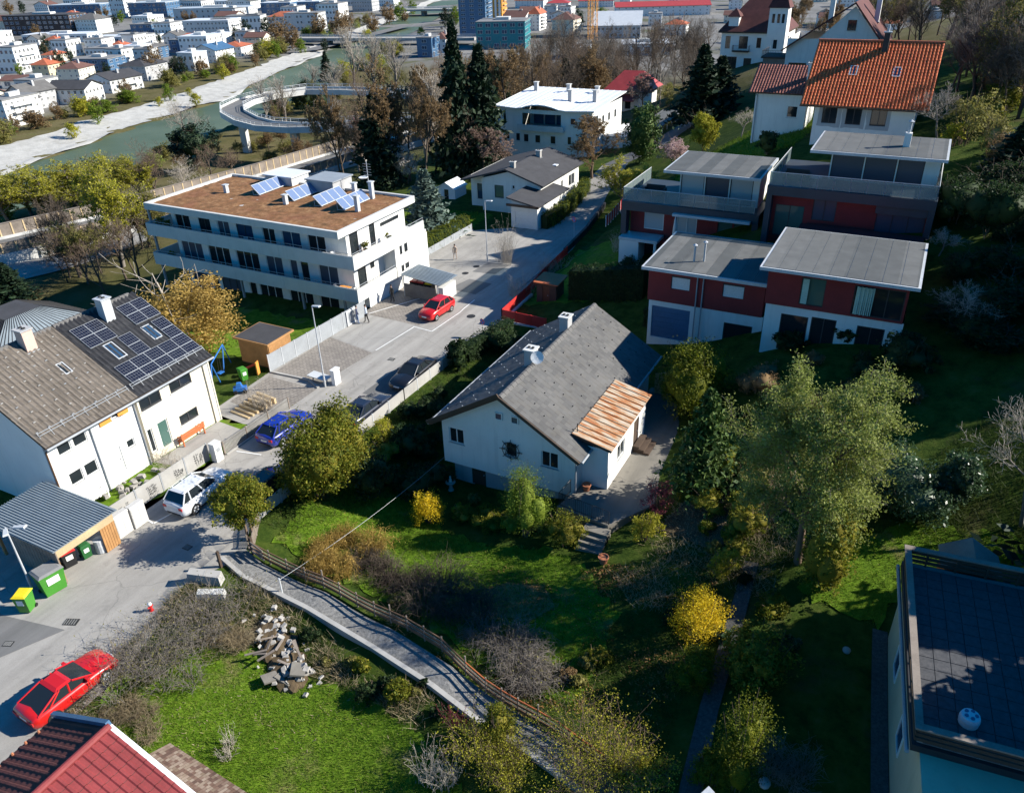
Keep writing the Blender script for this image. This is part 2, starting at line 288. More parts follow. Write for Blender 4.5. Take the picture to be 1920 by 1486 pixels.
# ---------------------------------------------------------------- terrain
TERR_PTS = [
 # street and the level ground beside it
 *[(-38,y,0) for y in range(-20,100,12)], *[(-32,y,0) for y in range(-20,92,12)], *[(-44,y,0) for y in range(-20,96,14)],
 (-50,10,0),(-52,30,0),(-56,60,0),(-50,75,0),(-60,80,-.5),(-50,92,0),(-62,20,-.5),(-62,38,-.8),(-49,50.5,-1.3),(-56,50,-1.6),(-64,50,-1.8),(-54,46,-1.2),(-61,45,-1.4),
 # west bank, expressway, river
 (-72,60,-1.6),(-74,40,-2),(-76,20,-2),(-78,0,-2),(-70,85,-1.5),(-84,58,-4.5),(-86,40,-5),(-88,20,-5),(-82,85,-3.5),(-94,70,-3.6),(-90,110,-3.6),(-98,50,-3.6),(-104,30,-3.6),(-112,0,-3.6),(-86,135,-3.6),
 (-112,60,-7),(-108,90,-7),(-104,120,-7.5),(-125,90,-10),(-122,125,-9),(-140,110,-11.5),(-130,60,-11),(-135,20,-11),(-150,0,-12.5),
 (-105,150,-7),(-120,180,-8),(-95,180,-6),(-80,150,-3),(-75,120,-1.5),
 # curved house, villas
 (-56,118,0),(-48,110,0),(-62,128,-.5),(-45,135,1),(-55,158,.5),(-70,180,-3),(-38,165,8.5),(-30,175,10),(-48,190,4),(-60,220,-4),
 # central house and its garden
 (-24,36,-1.35),(-27.5,42,-.6),(-28,33,-.8),(-22,33,-1.3),(-24,29,-.9),(-19,31,-.7),(-20,25,-.5),(-25.5,24,-.3),(-15.5,33,-.4),(-11,32.6,.25),(-9,36,1.1),(-10.5,40,1),(-11,46,1.1),(-12,50,1.3),(-18,51.5,.8),(-25,51,.1),(-27,56,.2),
 (-16,28,-.4),(-12,27,-.1),(-14,22,-.2),(-9,22,0),(-27,21,0),(-8,14.6,.1),(-4,12,.4),
 (-28,16,-.3),(-24,15,-.7),(-20,13,-.8),(-15,11,-.8),(-11,9,-.6),(-24,5,-.8),(-30,4,0),(-8,4,-.3),(-28,11,-.5),
 (-22,20.2,-.55),(-17.5,19.3,-.55),(-13,18.2,-.45),(-26,20.3,-.35),(-24,22.4,.02),(-19,21.7,.04),(-15,21,.08),(-10,19.7,.2),
 # hill on the east
 (-6,30,.9),(-2,26,1.0),(1,22,1.0),(1.5,30,1.4),(-1,34,2.2),(6,24,1.3),(6,34,2.4),(-2,18,.6),(4,10,.8),(-6,40,2.4),(0,42,3.6),(-9,49,3.0),(-14,53,1.5),(-18,54,1.3),(-4,48,5),(2,49,5.6),(6,46,5.6),(6,56,8),(-20,58,1.6),(-24,62,1.6),(-28,60,.8),(-23.5,68,2.6),(-29,70,1.2),(-9,66,7.5),(2,66,9.6),(-5,76,11),(8,74,12.4),(-9,82,12),(0,82,12.6),(8,84,14),(-5,92,12.6),(-16,80,9.4),(-22,80,5.5),(-28,82,2.6),(-22,92,7.5),(-32,96,2),(-30,108,3.6),(-18,104,9.6),(-36,122,3),(-22,125,8.5),(-14,140,12),(0,120,15.5),(-22,165,11.5),(-5,165,15),
 (14,40,6.5),(16,26,4.5),(18,12,2.5),(18,58,11.5),(18,80,15.5),(20,110,18.5),(12,150,19),(35,40,12),(35,70,16.5),(40,110,22),(40,160,25),(40,10,8),(60,60,21),(70,120,29),(70,10,14),
]
def _tps_fit(P):
    P=np.array(P,float); n=len(P)
    d=np.hypot(P[:,None,0]-P[None,:,0],P[:,None,1]-P[None,:,1])
    K=np.where(d>0,d*d*np.log(d+1e-9),0)+np.eye(n)*.15
    A=np.zeros((n+3,n+3)); A[:n,:n]=K; A[:n,n]=1; A[:n,n+1:]=P[:,:2]; A[n,:n]=1; A[n+1:,:n]=P[:,:2].T
    b=np.zeros(n+3); b[:n]=P[:,2]
    return P,np.linalg.solve(A,b)
_TP,_TW=_tps_fit(TERR_PTS)
def _ss(a,b,x):
    t=np.clip((x-a)/(b-a),0,1); return t*t*(3-2*t)
def river_mid(y):                                    # x of the left (gravel) waterline
    return np.interp(y,[-200,0,104,153,195,236,318,498,651,1500],[-150,-168,-183,-197,-206,-224,-260,-338,-402,-760])
def tzs(x,y):
    x=np.asarray(x,float); y=np.asarray(y,float); sh=x.shape; x=x.ravel(); y=y.ravel()
    z=np.empty_like(x); n=len(_TP)
    for i in range(0,len(x),20000):
        xs=x[i:i+20000]; ys=y[i:i+20000]
        d2=(xs[:,None]-_TP[None,:,0])**2+(ys[:,None]-_TP[None,:,1])**2
        z[i:i+20000]=(.5*d2*np.log(d2+1e-9))@_TW[:n]+_TW[n]+_TW[n+1]*xs+_TW[n+2]*ys
    z=np.clip(z,-12,60)
    # level street
    st=_ss(np.where(y<17,-28.6,-31.2),np.where(y<17,-29.3,-31.9),x)*_ss(-46.5,-45.5,x)*_ss(97,92,y)
    z=z*(1-st)
    # valley plain away from the hill
    far=np.maximum(_ss(150,215,y-np.maximum(0,(x+45))*.75),_ss(-112,-135,x))
    z=z*(1-far)+(-10.5)*far
    # river bed and gravel bar
    m=river_mid(y); t=x-m
    z=np.where((t>-1)&(t<30), np.minimum(z,-11.2)-2.2*_ss(-1,5,t)*_ss(30,24,t), z)
    z=np.where((t<=-1)&(t>-22), np.minimum(z,-11.6+1.1*_ss(-3,-17,t)),z)
    z=np.where(x>-40, z+_ss(170,400,y)*_ss(-40,120,x)*20, z)
    return z.reshape(sh)
def tz(x,y): return float(tzs(np.array([x]),np.array([y]))[0])

# ---------------------------------------------------------------- the setting: ground, street, path, river
def lin(a, b, st): return list(np.arange(a, b, st))
gx = lin(-3000,-1000,200)+lin(-1000,-280,30)+lin(-280,-116,4)+lin(-116,-50,1.6)+lin(-50,12,.7)+lin(12,60,2)+lin(60,300,20)+lin(300,3001,300)
gy = lin(-400,-12,60)+lin(-12,95,.7)+lin(95,210,2)+lin(210,720,10)+lin(720,1500,60)+lin(1500,3501,250)
GX, GY = np.meshgrid(np.array(gx), np.array(gy)); GZ = tzs(GX, GY)
nx, ny = len(gx), len(gy)
ii = (np.arange(ny-1)[:,None]*nx+np.arange(nx-1)[None,:]).ravel()
me = fast_mesh('ground', np.stack([GX.ravel(), GY.ravel(), GZ.ravel()], 1), 4, ['ground_cover'], np.stack([ii, ii+1, ii+nx+1, ii+nx], 1), smooth=True)
link('ground', me, kind='structure')

def sheet(name, pts, m, off=.02, res=None, flat=None, parent=None, kind='structure'):
    if 'lawn' in name or 'garden' in name and name != 'garden_path':
        q = []
        for (ax, ay), (bx, by) in zip(pts, pts[1:]+pts[:1]):
            n = max(1, int(math.hypot(bx-ax, by-ay)/.5)); q += [(ax+(bx-ax)*k/n+.28*math.sin((ax+(bx-ax)*k/n)*2.9+(ay+(by-ay)*k/n)*5.3)+.16*math.sin((ay+(by-ay)*k/n)*11+ax), ay+(by-ay)*k/n+.28*math.sin((ay+(by-ay)*k/n)*3.7-(ax+(bx-ax)*k/n)*4.1)) for k in range(n)]
        pts = q
    bm = bmesh.new(); vs_ = [bm.verts.new((x, y, 0)) for x, y in pts]; bm.faces.new(vs_)
    if flat is None:
        bmesh.ops.triangulate(bm, faces=bm.faces[:])
        for _ in range(9):
            long = [e for e in bm.edges if e.calc_length() > (res or 1.0)]
            if not long: break
            bmesh.ops.subdivide_edges(bm, edges=long, cuts=1); bmesh.ops.triangulate(bm, faces=[f for f in bm.faces if len(f.verts) > 3])
    P = np.array([v.co for v in bm.verts]); Z = tzs(P[:,0], P[:,1])+off if flat is None else np.full(len(P), flat)
    for v, z in zip(bm.verts, Z): v.co.z = z
    bmesh.ops.recalc_face_normals(bm, faces=bm.faces[:])
    if sum(f.normal.z for f in bm.faces) < 0: bmesh.ops.reverse_faces(bm, faces=bm.faces[:])
    me = bpy.data.meshes.new(name); bm.to_mesh(me); bm.free(); me.materials.append(MAT[m])
    return link(name, me, parent, kind=kind if parent is None else None)
road = sheet('street', [(-70,-15),(-29.3,-15),(-29.3,14.5),(-31.2,20),(-29.8,23.2),(-31.6,25.4),(-31.7,49),(-30.8,54),(-32.4,62.5),(-33.2,78),(-36.6,98),(-39,112),(-43,112),(-41.6,96),(-40.4,86),(-39.5,83.2),(-43.2,82),(-47,79.5),(-47.2,66.5),(-44.55,66),(-44.3,41),(-44,34.4),(-38.75,34),(-38.7,22.3),(-46,21.5),(-46,16),(-70,14)], 'asphalt', .025)
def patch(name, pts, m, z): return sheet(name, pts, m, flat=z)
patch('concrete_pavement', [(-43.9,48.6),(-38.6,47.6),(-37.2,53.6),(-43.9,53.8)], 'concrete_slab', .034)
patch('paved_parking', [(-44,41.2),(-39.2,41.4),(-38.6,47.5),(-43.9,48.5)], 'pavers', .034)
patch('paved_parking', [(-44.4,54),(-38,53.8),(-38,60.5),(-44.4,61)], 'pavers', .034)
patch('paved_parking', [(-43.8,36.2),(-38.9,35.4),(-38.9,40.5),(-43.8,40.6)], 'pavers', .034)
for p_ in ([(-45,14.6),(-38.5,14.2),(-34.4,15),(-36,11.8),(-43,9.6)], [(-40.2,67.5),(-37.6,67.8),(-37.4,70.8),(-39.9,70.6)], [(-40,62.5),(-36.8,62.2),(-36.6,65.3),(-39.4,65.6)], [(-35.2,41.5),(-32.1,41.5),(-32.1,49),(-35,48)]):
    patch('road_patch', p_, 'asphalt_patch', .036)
def stripe(pts, w=.11, z=.045):
    mb = MB()
    for a, b in zip(pts, pts[1:]):
        a, b = Vector(a), Vector(b); d = (b-a).normalized(); n = Vector((-d.y, d.x))*w/2
        mb.poly([(*(a-n), z), (*(b-n), z), (*(b+n), z), (*(a+n), z)], 'marking_white')
    o = mb.build('road_marking', kind='structure')
for s_ in ([(-38.3,53.4),(-36.2,53.2),(-36,57.8),(-36.1,58.6)], [(-43.8,54.1),(-40.6,60.6)], [(-38.5,23.3),(-37.2,23.1),(-36.9,24.6)], [(-38.3,31.2),(-36.4,31.6)], [(-38.6,48),(-38.2,53.3)], [(-36.1,58.6),(-36.2,61)]): stripe(s_)
def cover(x, y, w, d, rz=0, round_=False):
    mb = MB()
    if round_:
        mb.lathe([(w/2,0),(w/2,.012),(w/2-.05,.014)], 20, 'iron')
    else:
        mb.box(-w/2,w/2,-d/2,d/2,0,.008,'iron')
        for k in range(5): mb.box(-w/2+.04+k*(w-.08)/5, -w/2+.04+k*(w-.08)/5+.05, -d/2+.04, d/2-.04, .008, .016, 'concrete_dark')
    return mb.build('drain_cover', loc=(x, y, .037), rz=rz)
for i, (a, lb) in enumerate([((-34.6,15.5,.75,.45,.4), 'rusty rectangular drain grate in the road by the yellow-lidded bin'), ((-36.2,13.1,.5,.35,.4), 'small drain grate in the dark asphalt patch near the red sports car'), ((-36.4,47.2,.55,.45,.1), 'rectangular drain grate in the street opposite the parked black car'), ((-34.6,57.5,.8,.8,0,True), 'round manhole cover in the street beside the red hatchback'), ((-40.5,69,.7,.7,0,True), 'round manhole cover nearest to the garden hedge on the upper street'), ((-40.6,66.8,.7,.7,0,True), 'round manhole cover between hedge and dark road patches'), ((-33.6,22.4,.5,.4,0), 'dark grate in the shaded street in front of the white estate car')]):
    tag(cover(*a), lb, 'drain cover')
# kerb strips (real steps)
def kerb(pts, w=.14, h=.12, m='concrete', name='kerb'):
    mb = MB()
    for a, b in zip(pts, pts[1:]):
        a, b = Vector(a), Vector(b); d = (b-a); n_ = max(1, round(d.length/1.0)); d /= n_; dn = d.normalized(); n = Vector((-dn.y, dn.x))*w
        for k in range(n_):
            p = a+d*k+dn*.006; q = a+d*(k+1)-dn*.006
            mb.hexa([(*p,-.05),(*q,-.05),(*(q+n),-.05),(*(p+n),-.05)], [(*p,h),(*q,h),(*(q+n),h),(*(p+n),h)], m)
    return mb.build(name, kind='structure')
kerb([(-44.1,41.1),(-40.4,41.3),(-38.9,40.6)], .2, .14); kerb([(-47,79.6),(-47.2,67)], .15, .1)
kerb([(-31.9,49.2),(-31.9,26.2)], .15, .1); kerb([(-38.55,30.6),(-38.55,37.2)], .15, .1); kerb([(-33.4,64.5),(-33.7,78)], .15, .12)
# gravel footpath above the lawn, with its low retaining wall
PATH = [(-30.6,23.1),(-28.6,22.55),(-24,22.35),(-19.3,21.7),(-15.3,20.95),(-12.4,20.3),(-10,19.7),(-7.7,19.1),(-4.5,18.2),(-2,17)]
def ribbon(pts, w0, w1):
    P = [Vector(p) for p in pts]; L = []; Rr = []
    for i, p in enumerate(P):
        d = (P[min(i+1, len(P)-1)]-P[max(i-1, 0)]).normalized(); n = Vector((-d.y, d.x)); L.append(p+n*w1); Rr.append(p-n*w0)
    return L, Rr
L_, R_ = ribbon(PATH, .62, .62)
sheet('footpath', [tuple(p) for p in R_]+[tuple(p) for p in reversed(L_)], 'gravel', .07, .6)
wl = thing('retaining_wall', 'low concrete retaining wall along the gravel footpath above the lawn', 'wall', (-29,21.5,0))
O_ = Vector((-29,21.5,0))
for i, (a, b) in enumerate(zip(R_[:-2], R_[1:-1])):
    za = tz(*a)+.2; zb = tz(*b)+.2; d = (b-a).normalized(); n = Vector((d.y, -d.x))*.24
    n_ = max(1, round((b-a).length/1.3))
    for k in range(n_):
        p = a+(b-a)*(k/n_)+d*.006; q = a+(b-a)*((k+1)/n_)-d*.006; z0 = za+(zb-za)*k/n_; z1 = za+(zb-za)*(k+1)/n_
        mb = MB(); mb.hexa([Vector((*p,-1.3))-O_, Vector((*(p+n),-1.3))-O_, Vector((*(q+n),-1.3))-O_, Vector((*q,-1.3))-O_][::-1], [Vector((*p,z0))-O_, Vector((*(p+n),z0))-O_, Vector((*(q+n),z1))-O_, Vector((*q,z1))-O_][::-1], 'concrete'); mb.build('wall_segment', wl)
sheet('front_lawn', [(-29.5,14),(-27.6,17.4),(-25.2,19),(-21.5,18.6),(-18,18.9),(-14,17.9),(-11,16.3),(-8.5,13),(-8,8),(-12,6),(-24,6),(-28,10)], 'lawn', .06, .9)
sheet('garden_lawn', [(-29.5,25.2),(-30.8,31),(-27,34),(-23,31.5),(-18.5,30.6),(-14.5,31.6),(-12,30.5),(-9,28),(-9,22),(-14,22.5),(-20,24),(-26,24.5)], 'lawn', .05, .9)
sheet('bare_soil_patch', [(-17,26.4),(-15.6,28.2),(-13.6,28.6),(-12.4,27.4),(-13.2,26),(-15.4,25.6)], 'litter_soil', .07, .6)
sheet('dry_slope', [(-9.2,34.6),(-8,38),(-5,40),(-3,38.4),(-3.6,35.4),(-6,33.4)], 'soil', .07, .7)
sheet('upper_lawn', [(-1.2,31.8),(-1,35.5),(3.2,38),(8,38),(8,34),(3,33),(2.4,31.2)], 'lawn', .06, .9)
sheet('villa_garden', [(-25,84),(-27,96),(-20,106),(-12,104),(-12,86),(-18,80)], 'lawn', .06, 1.2)
sheet('apartment_garden', [(-64,43.5),(-64,52.5),(-46,53),(-45,43),(-50,43)], 'lawn', .05, 1.2)
sheet('side_garden', [(-60,70),(-60,86),(-47.6,86),(-47.6,68)], 'lawn', .05, 1.2)
sheet('red_house_garden', [(-31,61),(-32.4,78),(-24,78),(-22.8,62)], 'lawn', .05, 1.2)
sheet('house_garden', [(-42.6,22),(-42.6,34),(-39,34),(-39,23)], 'lawn', .05, .9)
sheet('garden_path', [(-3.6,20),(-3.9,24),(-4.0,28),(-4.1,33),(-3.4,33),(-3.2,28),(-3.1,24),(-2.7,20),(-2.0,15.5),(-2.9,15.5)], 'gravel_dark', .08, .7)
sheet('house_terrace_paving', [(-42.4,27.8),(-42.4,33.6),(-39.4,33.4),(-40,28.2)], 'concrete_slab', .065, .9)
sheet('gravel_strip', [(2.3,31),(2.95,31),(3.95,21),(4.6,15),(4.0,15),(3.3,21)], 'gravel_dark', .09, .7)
sheet('villa_lane', [(-39,112),(-35.2,120),(-32.5,135),(-33.5,150),(-36.5,150),(-36.5,135),(-39.5,121),(-43,112)], 'asphalt_dark', .08, 1.5)
# river
yr = [-200,-60,0,60,104,153,195,236,318,498,651,1100]
def river_strip(name, o0, o1, z, m):
    pts = [(float(river_mid(y))+o0, y) for y in yr]+[(float(river_mid(y))+o1, y) for y in reversed(yr)]
    mb = MB(); n = len(yr)
    for i in range(n-1): mb.poly([(*pts[i], z), (*pts[2*n-1-i], z), (*pts[2*n-2-i], z), (*pts[i+1], z)], m)
    return mb.build(name, kind='structure')
river_strip('river', -2.5, 28.5, -11.75, 'river_water')
yy = np.concatenate([np.arange(-100, 340, 3.0), np.arange(340, 1000, 12.0)]); ww = np.linspace(0, 1, 14); rng = np.random.default_rng(4)
YY, WW = np.meshgrid(yy, ww, indexing='ij'); wid = np.interp(yy, [-100,104,200,300,500,1000], [16,16.5,17.5,11,8,6])+rng.normal(0, .8, len(yy))
edge = 1.2*np.sin(yy*.07)+.8*np.sin(yy*.19+1)
XX = river_mid(YY)+edge[:,None]*(1-WW)-WW*wid[:,None]; ZZ = tzs(XX, YY); ZZ = np.maximum(ZZ, -11.8+1.3*WW)+.12+rng.normal(0, .05, XX.shape)
n2 = len(ww); ii = (np.arange(len(yy)-1)[:,None]*n2+np.arange(n2-1)[None,:]).ravel()
link('gravel_bank', fast_mesh('gravel_bank', np.stack([XX.ravel(), YY.ravel(), ZZ.ravel()], 1), 4, ['river_gravel'], np.stack([ii, ii+n2, ii+n2+1, ii+1], 1), smooth=True), kind='structure')

# ---------------------------------------------------------------- building kit
def rel(par): return tuple(-c for c in par.location)
def bw(mb, name, par, kind=None, smooth=False):      # mesh authored in world coordinates, parented to a thing
    return mb.build(name, par, loc=rel(par), kind=kind, smooth=smooth)
def FACE(f, x0, x1, y0, y1):
    return {'-y': ((x0,y0),(1,0),(0,-1),x1-x0), '+x': ((x1,y0),(0,1),(1,0),y1-y0), '+y': ((x1,y1),(-1,0),(0,1),x1-x0), '-x': ((x0,y1),(0,-1),(-1,0),y1-y0)}[f]
WC = {}
def win_meshes(w, h, st, fm, gm):
    key = (round(w,2), round(h,2), st, fm, gm)
    if key in WC: return WC[key]
    fr = MB(); panes = []; t = .065
    def bar(x0, x1, z0, z1, y0=.05, y1=.12): fr.box(x0, x1, y0, y1, z0, z1, fm)
    if st in ('w1','w2','w3','w4'):
        n = int(st[1]); bar(0, w, 0, t); bar(0, w, h-t, h); bar(0, t, t, h-t); bar(w-t, w, t, h-t)
        cw = (w-2*t-(n-1)*t)/n
        for k in range(n):
            x = t+k*(cw+t)
            if k: bar(x-t, x, t, h-t)
            p = MB(); p.box(x-.004, x+cw+.004, .085, .095, t-.004, h-t+.004, gm); panes.append(('pane', p.mesh('pane')))
    elif st == 'door':
        bar(0, w, h-t, h); bar(0, t, 0, h-t); bar(w-t, w, 0, h-t)
        p = MB(); p.box(t, w-t, .07, .11, 0, h-t, gm); p.box(t+.12, w-t-.12, .062, .07, .15, h*.45, gm); p.box(t+.12, w-t-.12, .062, .07, h*.52, h-t-.15, gm); panes.append(('door_leaf', p.mesh('door_leaf')))
        p = MB(); p.box(w-t-.12, w-t-.08, .02, .07, h*.47, h*.52, 'chrome'); panes.append(('handle', p.mesh('handle')))
    elif st == 'garage':
        bar(0, w, h-.05, h, .04, .1)
        n = max(4, round(h/.42))
        for k in range(n):
            p = MB(); p.box(0, w, .075, .11, k*(h-.05)/n+.006, (k+1)*(h-.05)/n-.006, gm); panes.append(('door_panel', p.mesh('door_panel')))
    elif st == 'roller':
        bar(0, w, h-.12, h, .03, .12); bar(0, .04, 0, h-.12); bar(w-.04, w, 0, h-.12)
        n = max(3, round(h/.16)); p = MB()
        for k in range(n): p.box(.04, w-.04, .075, .095, k*(h-.12)/n+.004, (k+1)*(h-.12)/n-.004, gm)
        panes.append(('shutter', p.mesh('shutter')))
    elif st == 'sky':
        bar(0, w, 0, t); bar(0, w, h-t, h); bar(0, t, t, h-t); bar(w-t, w, t, h-t)
        p = MB(); p.box(t, w-t, .07, .08, t, h-t, gm); panes.append(('pane', p.mesh('pane')))
    WC[key] = (fr.mesh('window'), panes); return WC[key]
def opening(par, pos, U, w, h, st='w2', fm='frame_white', gm='glass', out=0.0, sill=True, name=None):
    """window or door; pos = world position of its lower left corner on the outer wall face"""
    fme, panes = win_meshes(w, h, st, fm, gm); nm = name or ('door' if st in ('door','garage') else 'window')
    N = (U[1], -U[0]); p = Vector(pos)+Vector((N[0]*out, N[1]*out, 0))-par.location
    o = link(nm, fme, par, p, math.atan2(U[1], U[0]))
    for n_, m_ in panes: link(n_, m_, o)
    if sill and st in ('w1','w2','w3'):
        k = ('sill', round(w,2))
        if k not in WC: WC[k] = MB().box(-.06, w+.06, -.07, .06, -.05, 0, 'concrete_pale').mesh('sill')
        link('sill', WC[k], o)
    return o
def wallbox(par, x0, x1, y0, y1, z0, z1, m, holes={}, depth=.15, name='wall', faces=('-y','+x','+y','-x'), gable=None, cap=True, fm='frame_white', gm='glass', sill=True):
    """four walls with real openings; holes[face] = (u0, v0, u1, v1, style, frame, glass)"""
    mb = MB(); todo = []
    for f in faces:
        (ox, oy), U, N, W = FACE(f, x0, x1, y0, y1); H = z1-z0; hs = holes.get(f, [])
        us = sorted({0, W, *[h[0] for h in hs], *[h[2] for h in hs]}); vs_ = sorted({0, H, *[h[1] for h in hs], *[h[3] for h in hs]})
        def pt(u, v, d=0): return (ox+U[0]*u-N[0]*d, oy+U[1]*u-N[1]*d, z0+v)
        for a, b in zip(us, us[1:]):
            for c, d in zip(vs_, vs_[1:]):
                if any(h[0] <= a+1e-6 and b <= h[2]+1e-6 and h[1] <= c+1e-6 and d <= h[3]+1e-6 for h in hs): continue
                mb.poly([pt(a,c), pt(b,c), pt(b,d), pt(a,d)], m)
        for h in hs:
            a, c, b, d = h[:4]
            for q in ([pt(a,c),pt(b,c),pt(b,c,depth),pt(a,c,depth)], [pt(b,c),pt(b,d),pt(b,d,depth),pt(b,c,depth)], [pt(b,d),pt(a,d),pt(a,d,depth),pt(b,d,depth)], [pt(a,d),pt(a,c),pt(a,c,depth),pt(a,d,depth)]): mb.poly(q, m)
            mb.poly([pt(a,c,depth),pt(b,c,depth),pt(b,d,depth),pt(a,d,depth)], 'charcoal')
            todo.append((pt(a,c), U, b-a, d-c, h[4] if len(h) > 4 else 'w2', h[5] if len(h) > 5 else fm, h[6] if len(h) > 6 else gm))
        if gable and f in gable:
            mb.poly([pt(0,H), pt(W,H), (*[(pt(0,H)[k]+pt(W,H)[k])/2+(gable.get('shift',0)*U[k]) for k in (0,1)], gable[f])], m)
    if cap: mb.poly([(x0,y0,z1),(x1,y0,z1),(x1,y1,z1),(x0,y1,z1)], m)
    o = bw(mb, name, par)
    for pos, U, w, h, st, f_, g_ in todo: opening(par, pos, U, w, h, st, f_, g_, sill=sill)
    return o
def tile_mesh(name, p0, p1, q0, tw, tl, m, h=.03, style='flat', seed=0, inset=.0, jit=.004, skip=None):
    """tiles laid on the parallelogram p0 (eave left), p1 (eave right), q0 (ridge left)"""
    rg = np.random.default_rng(seed); p0, p1, q0 = (np.array(p, float) for p in (p0, p1, q0)); U = p1-p0; V = q0-p0
    W = np.linalg.norm(U); Lh = np.linalg.norm(V); u = U/W; v = V/Lh; n = np.cross(u, v); n /= np.linalg.norm(n)
    nc = max(1, round(W/tw)); nr = max(1, round(Lh/tl)); tw = W/nc; tl = Lh/nr
    I, J = np.meshgrid(np.arange(nc), np.arange(nr)); I = I.ravel(); J = J.ravel(); N = len(I)
    a = I*tw; b = J*tl
    if skip is not None: k = ~skip(a+tw/2, b+tl/2); a = a[k]; b = b[k]; N = len(a)
    dz = rg.normal(0, jit, N); g = .006
    def P(s, t_, k): return p0+u*s[:,None]+v*t_[:,None]+n*k[:,None]
    o = np.ones(N); quads = []
    if style == 'flat':
        A = P(a+g, b, h*o+dz); B = P(a+tw-g, b, h*o+dz); Cc = P(a+tw-g, b+tl*1.04, .012*o+dz); D = P(a+g, b+tl*1.04, .012*o+dz)
        quads += [np.stack([A,B,Cc,D],1), np.stack([P(a+g,b,-.0*o), P(a+tw-g,b,-.0*o), B, A],1)]
    else:
        xs_ = [g, tw*.28, tw*.55, tw*.8, tw-g]; hs = [.0, h*.35, h*1.6, h*1.6, h*.2] if style == 'pan' else [0, h, h*1.3, h, 0]
        for k in range(4):
            A = P(a+xs_[k], b, (hs[k]+h*.8)*o+dz); B = P(a+xs_[k+1], b, (hs[k+1]+h*.8)*o+dz); Cc = P(a+xs_[k+1], b+tl*1.03, (hs[k+1]+.008)*o+dz); D = P(a+xs_[k], b+tl*1.03, (hs[k]+.008)*o+dz)
            quads += [np.stack([A,B,Cc,D],1), np.stack([P(a+xs_[k],b,0*o), P(a+xs_[k+1],b,0*o), B, A],1)]
    return fast_mesh(name, np.concatenate([q.reshape(-1,3) for q in quads]), 4, [m])
def slab(mb, p0, p1, q0, th, m):
    p0, p1, q0 = Vector(p0), Vector(p1), Vector(q0); q1 = p1+(q0-p0); n = (p1-p0).cross(q0-p0).normalized()*th
    mb.hexa([p0-n, p1-n, q1-n, q0-n], [p0, p1, q1, q0], m)
def slope(par, p0, p1, q0, tile=None, under='wood_dark', th=.14, name='roof_slope', seed=1):
    """one roof slope (structure slab, named roof) with its tiles as a sub-part"""
    mb = MB(); slab(mb, p0, p1, q0, th, under); o = bw(mb, 'roof', par)
    if tile: link('roof_tiles', tile_mesh('roof_tiles', p0, p1, q0, *tile[:3], h=tile[3] if len(tile) > 3 else .03, style=tile[4] if len(tile) > 4 else 'flat', seed=seed), o, kind='stuff')
    return o
def chimney(par, x, y, z0, z1, w=.55, d=.55, m='render_grey', cap='concrete_pale', parent2=None):
    mb = MB(); mb.box(x-w/2, x+w/2, y-d/2, y+d/2, z0, z1, m); mb.box(x-w/2-.08, x+w/2+.08, y-d/2-.08, y+d/2+.08, z1, z1+.08, cap)
    for k in (-1, 1): mb.box(x+k*w*.22-.07, x+k*w*.22+.07, y-.1, y+.1, z1+.08, z1+.16, 'iron')
    mb.box(x-w/2-.12, x+w/2+.12, y-d/2-.12, y+d/2+.12, z0-.02, z0+.12, 'metal_grey')
    return bw(mb, 'chimney', par)
def pipe(par, pts, r=.05, m='metal_grey', name='downpipe'):
    mb = MB()
    for a, b in zip(pts, pts[1:]): mb.tube(a, b, r, n=6, m=m)
    return bw(mb, name, par)
def railing(par, pts, z0, z1, m='iron', step=.14, name='railing', bars=True):
    mb = MB()
    for a, b in zip(pts, pts[1:]):
        a3, b3 = Vector((*a[:2], z0)), Vector((*b[:2], z0)); n = max(1, round((b3-a3).length/step)); up = Vector((0,0,z1-z0))
        mb.tube(a3+up, b3+up, .025, n=5, m=m); mb.tube(a3+up*.12, b3+up*.12, .018, n=4, m=m)
        for k in range(n+1):
            if bars or k % 8 == 0: p = a3+(b3-a3)*k/n; mb.tube(p, p+up, .012 if k % 8 else .022, n=4, m=m, cap=False)
    return bw(mb, name, par)
def dish(par, x, y, z, r=.35, az=-2.2, m='frame_white'):
    mb = MB(); mb.tube((0,0,-.4), (0,0,.05), .03, n=6, m='galvanised')
    d = Vector((math.cos(az), math.sin(az), .5)).normalized(); a = d.orthogonal().normalized(); b = d.cross(a)
    rings = []
    for k, (rr, h) in enumerate(((0,0),(.5,.03),(1,.12))):
        rings.append([tuple(Vector((0,0,.05))+d*(h*r)+(a*math.cos(t)+b*math.sin(t))*rr*r) for t in [2*math.pi*j/14 for j in range(14)]])
    for k in range(2):
        for j in range(14): mb.poly([rings[k][j], rings[k][(j+1)%14], rings[k+1][(j+1)%14], rings[k+1][j]], m)
    mb.tube(Vector((0,0,.05))+d*r*.1-b*0, Vector((0,0,-.1))+d*r*.9, .012, n=4, m='galvanised')
    return mb.build('satellite_dish', par, loc=Vector((x,y,z))-par.location)

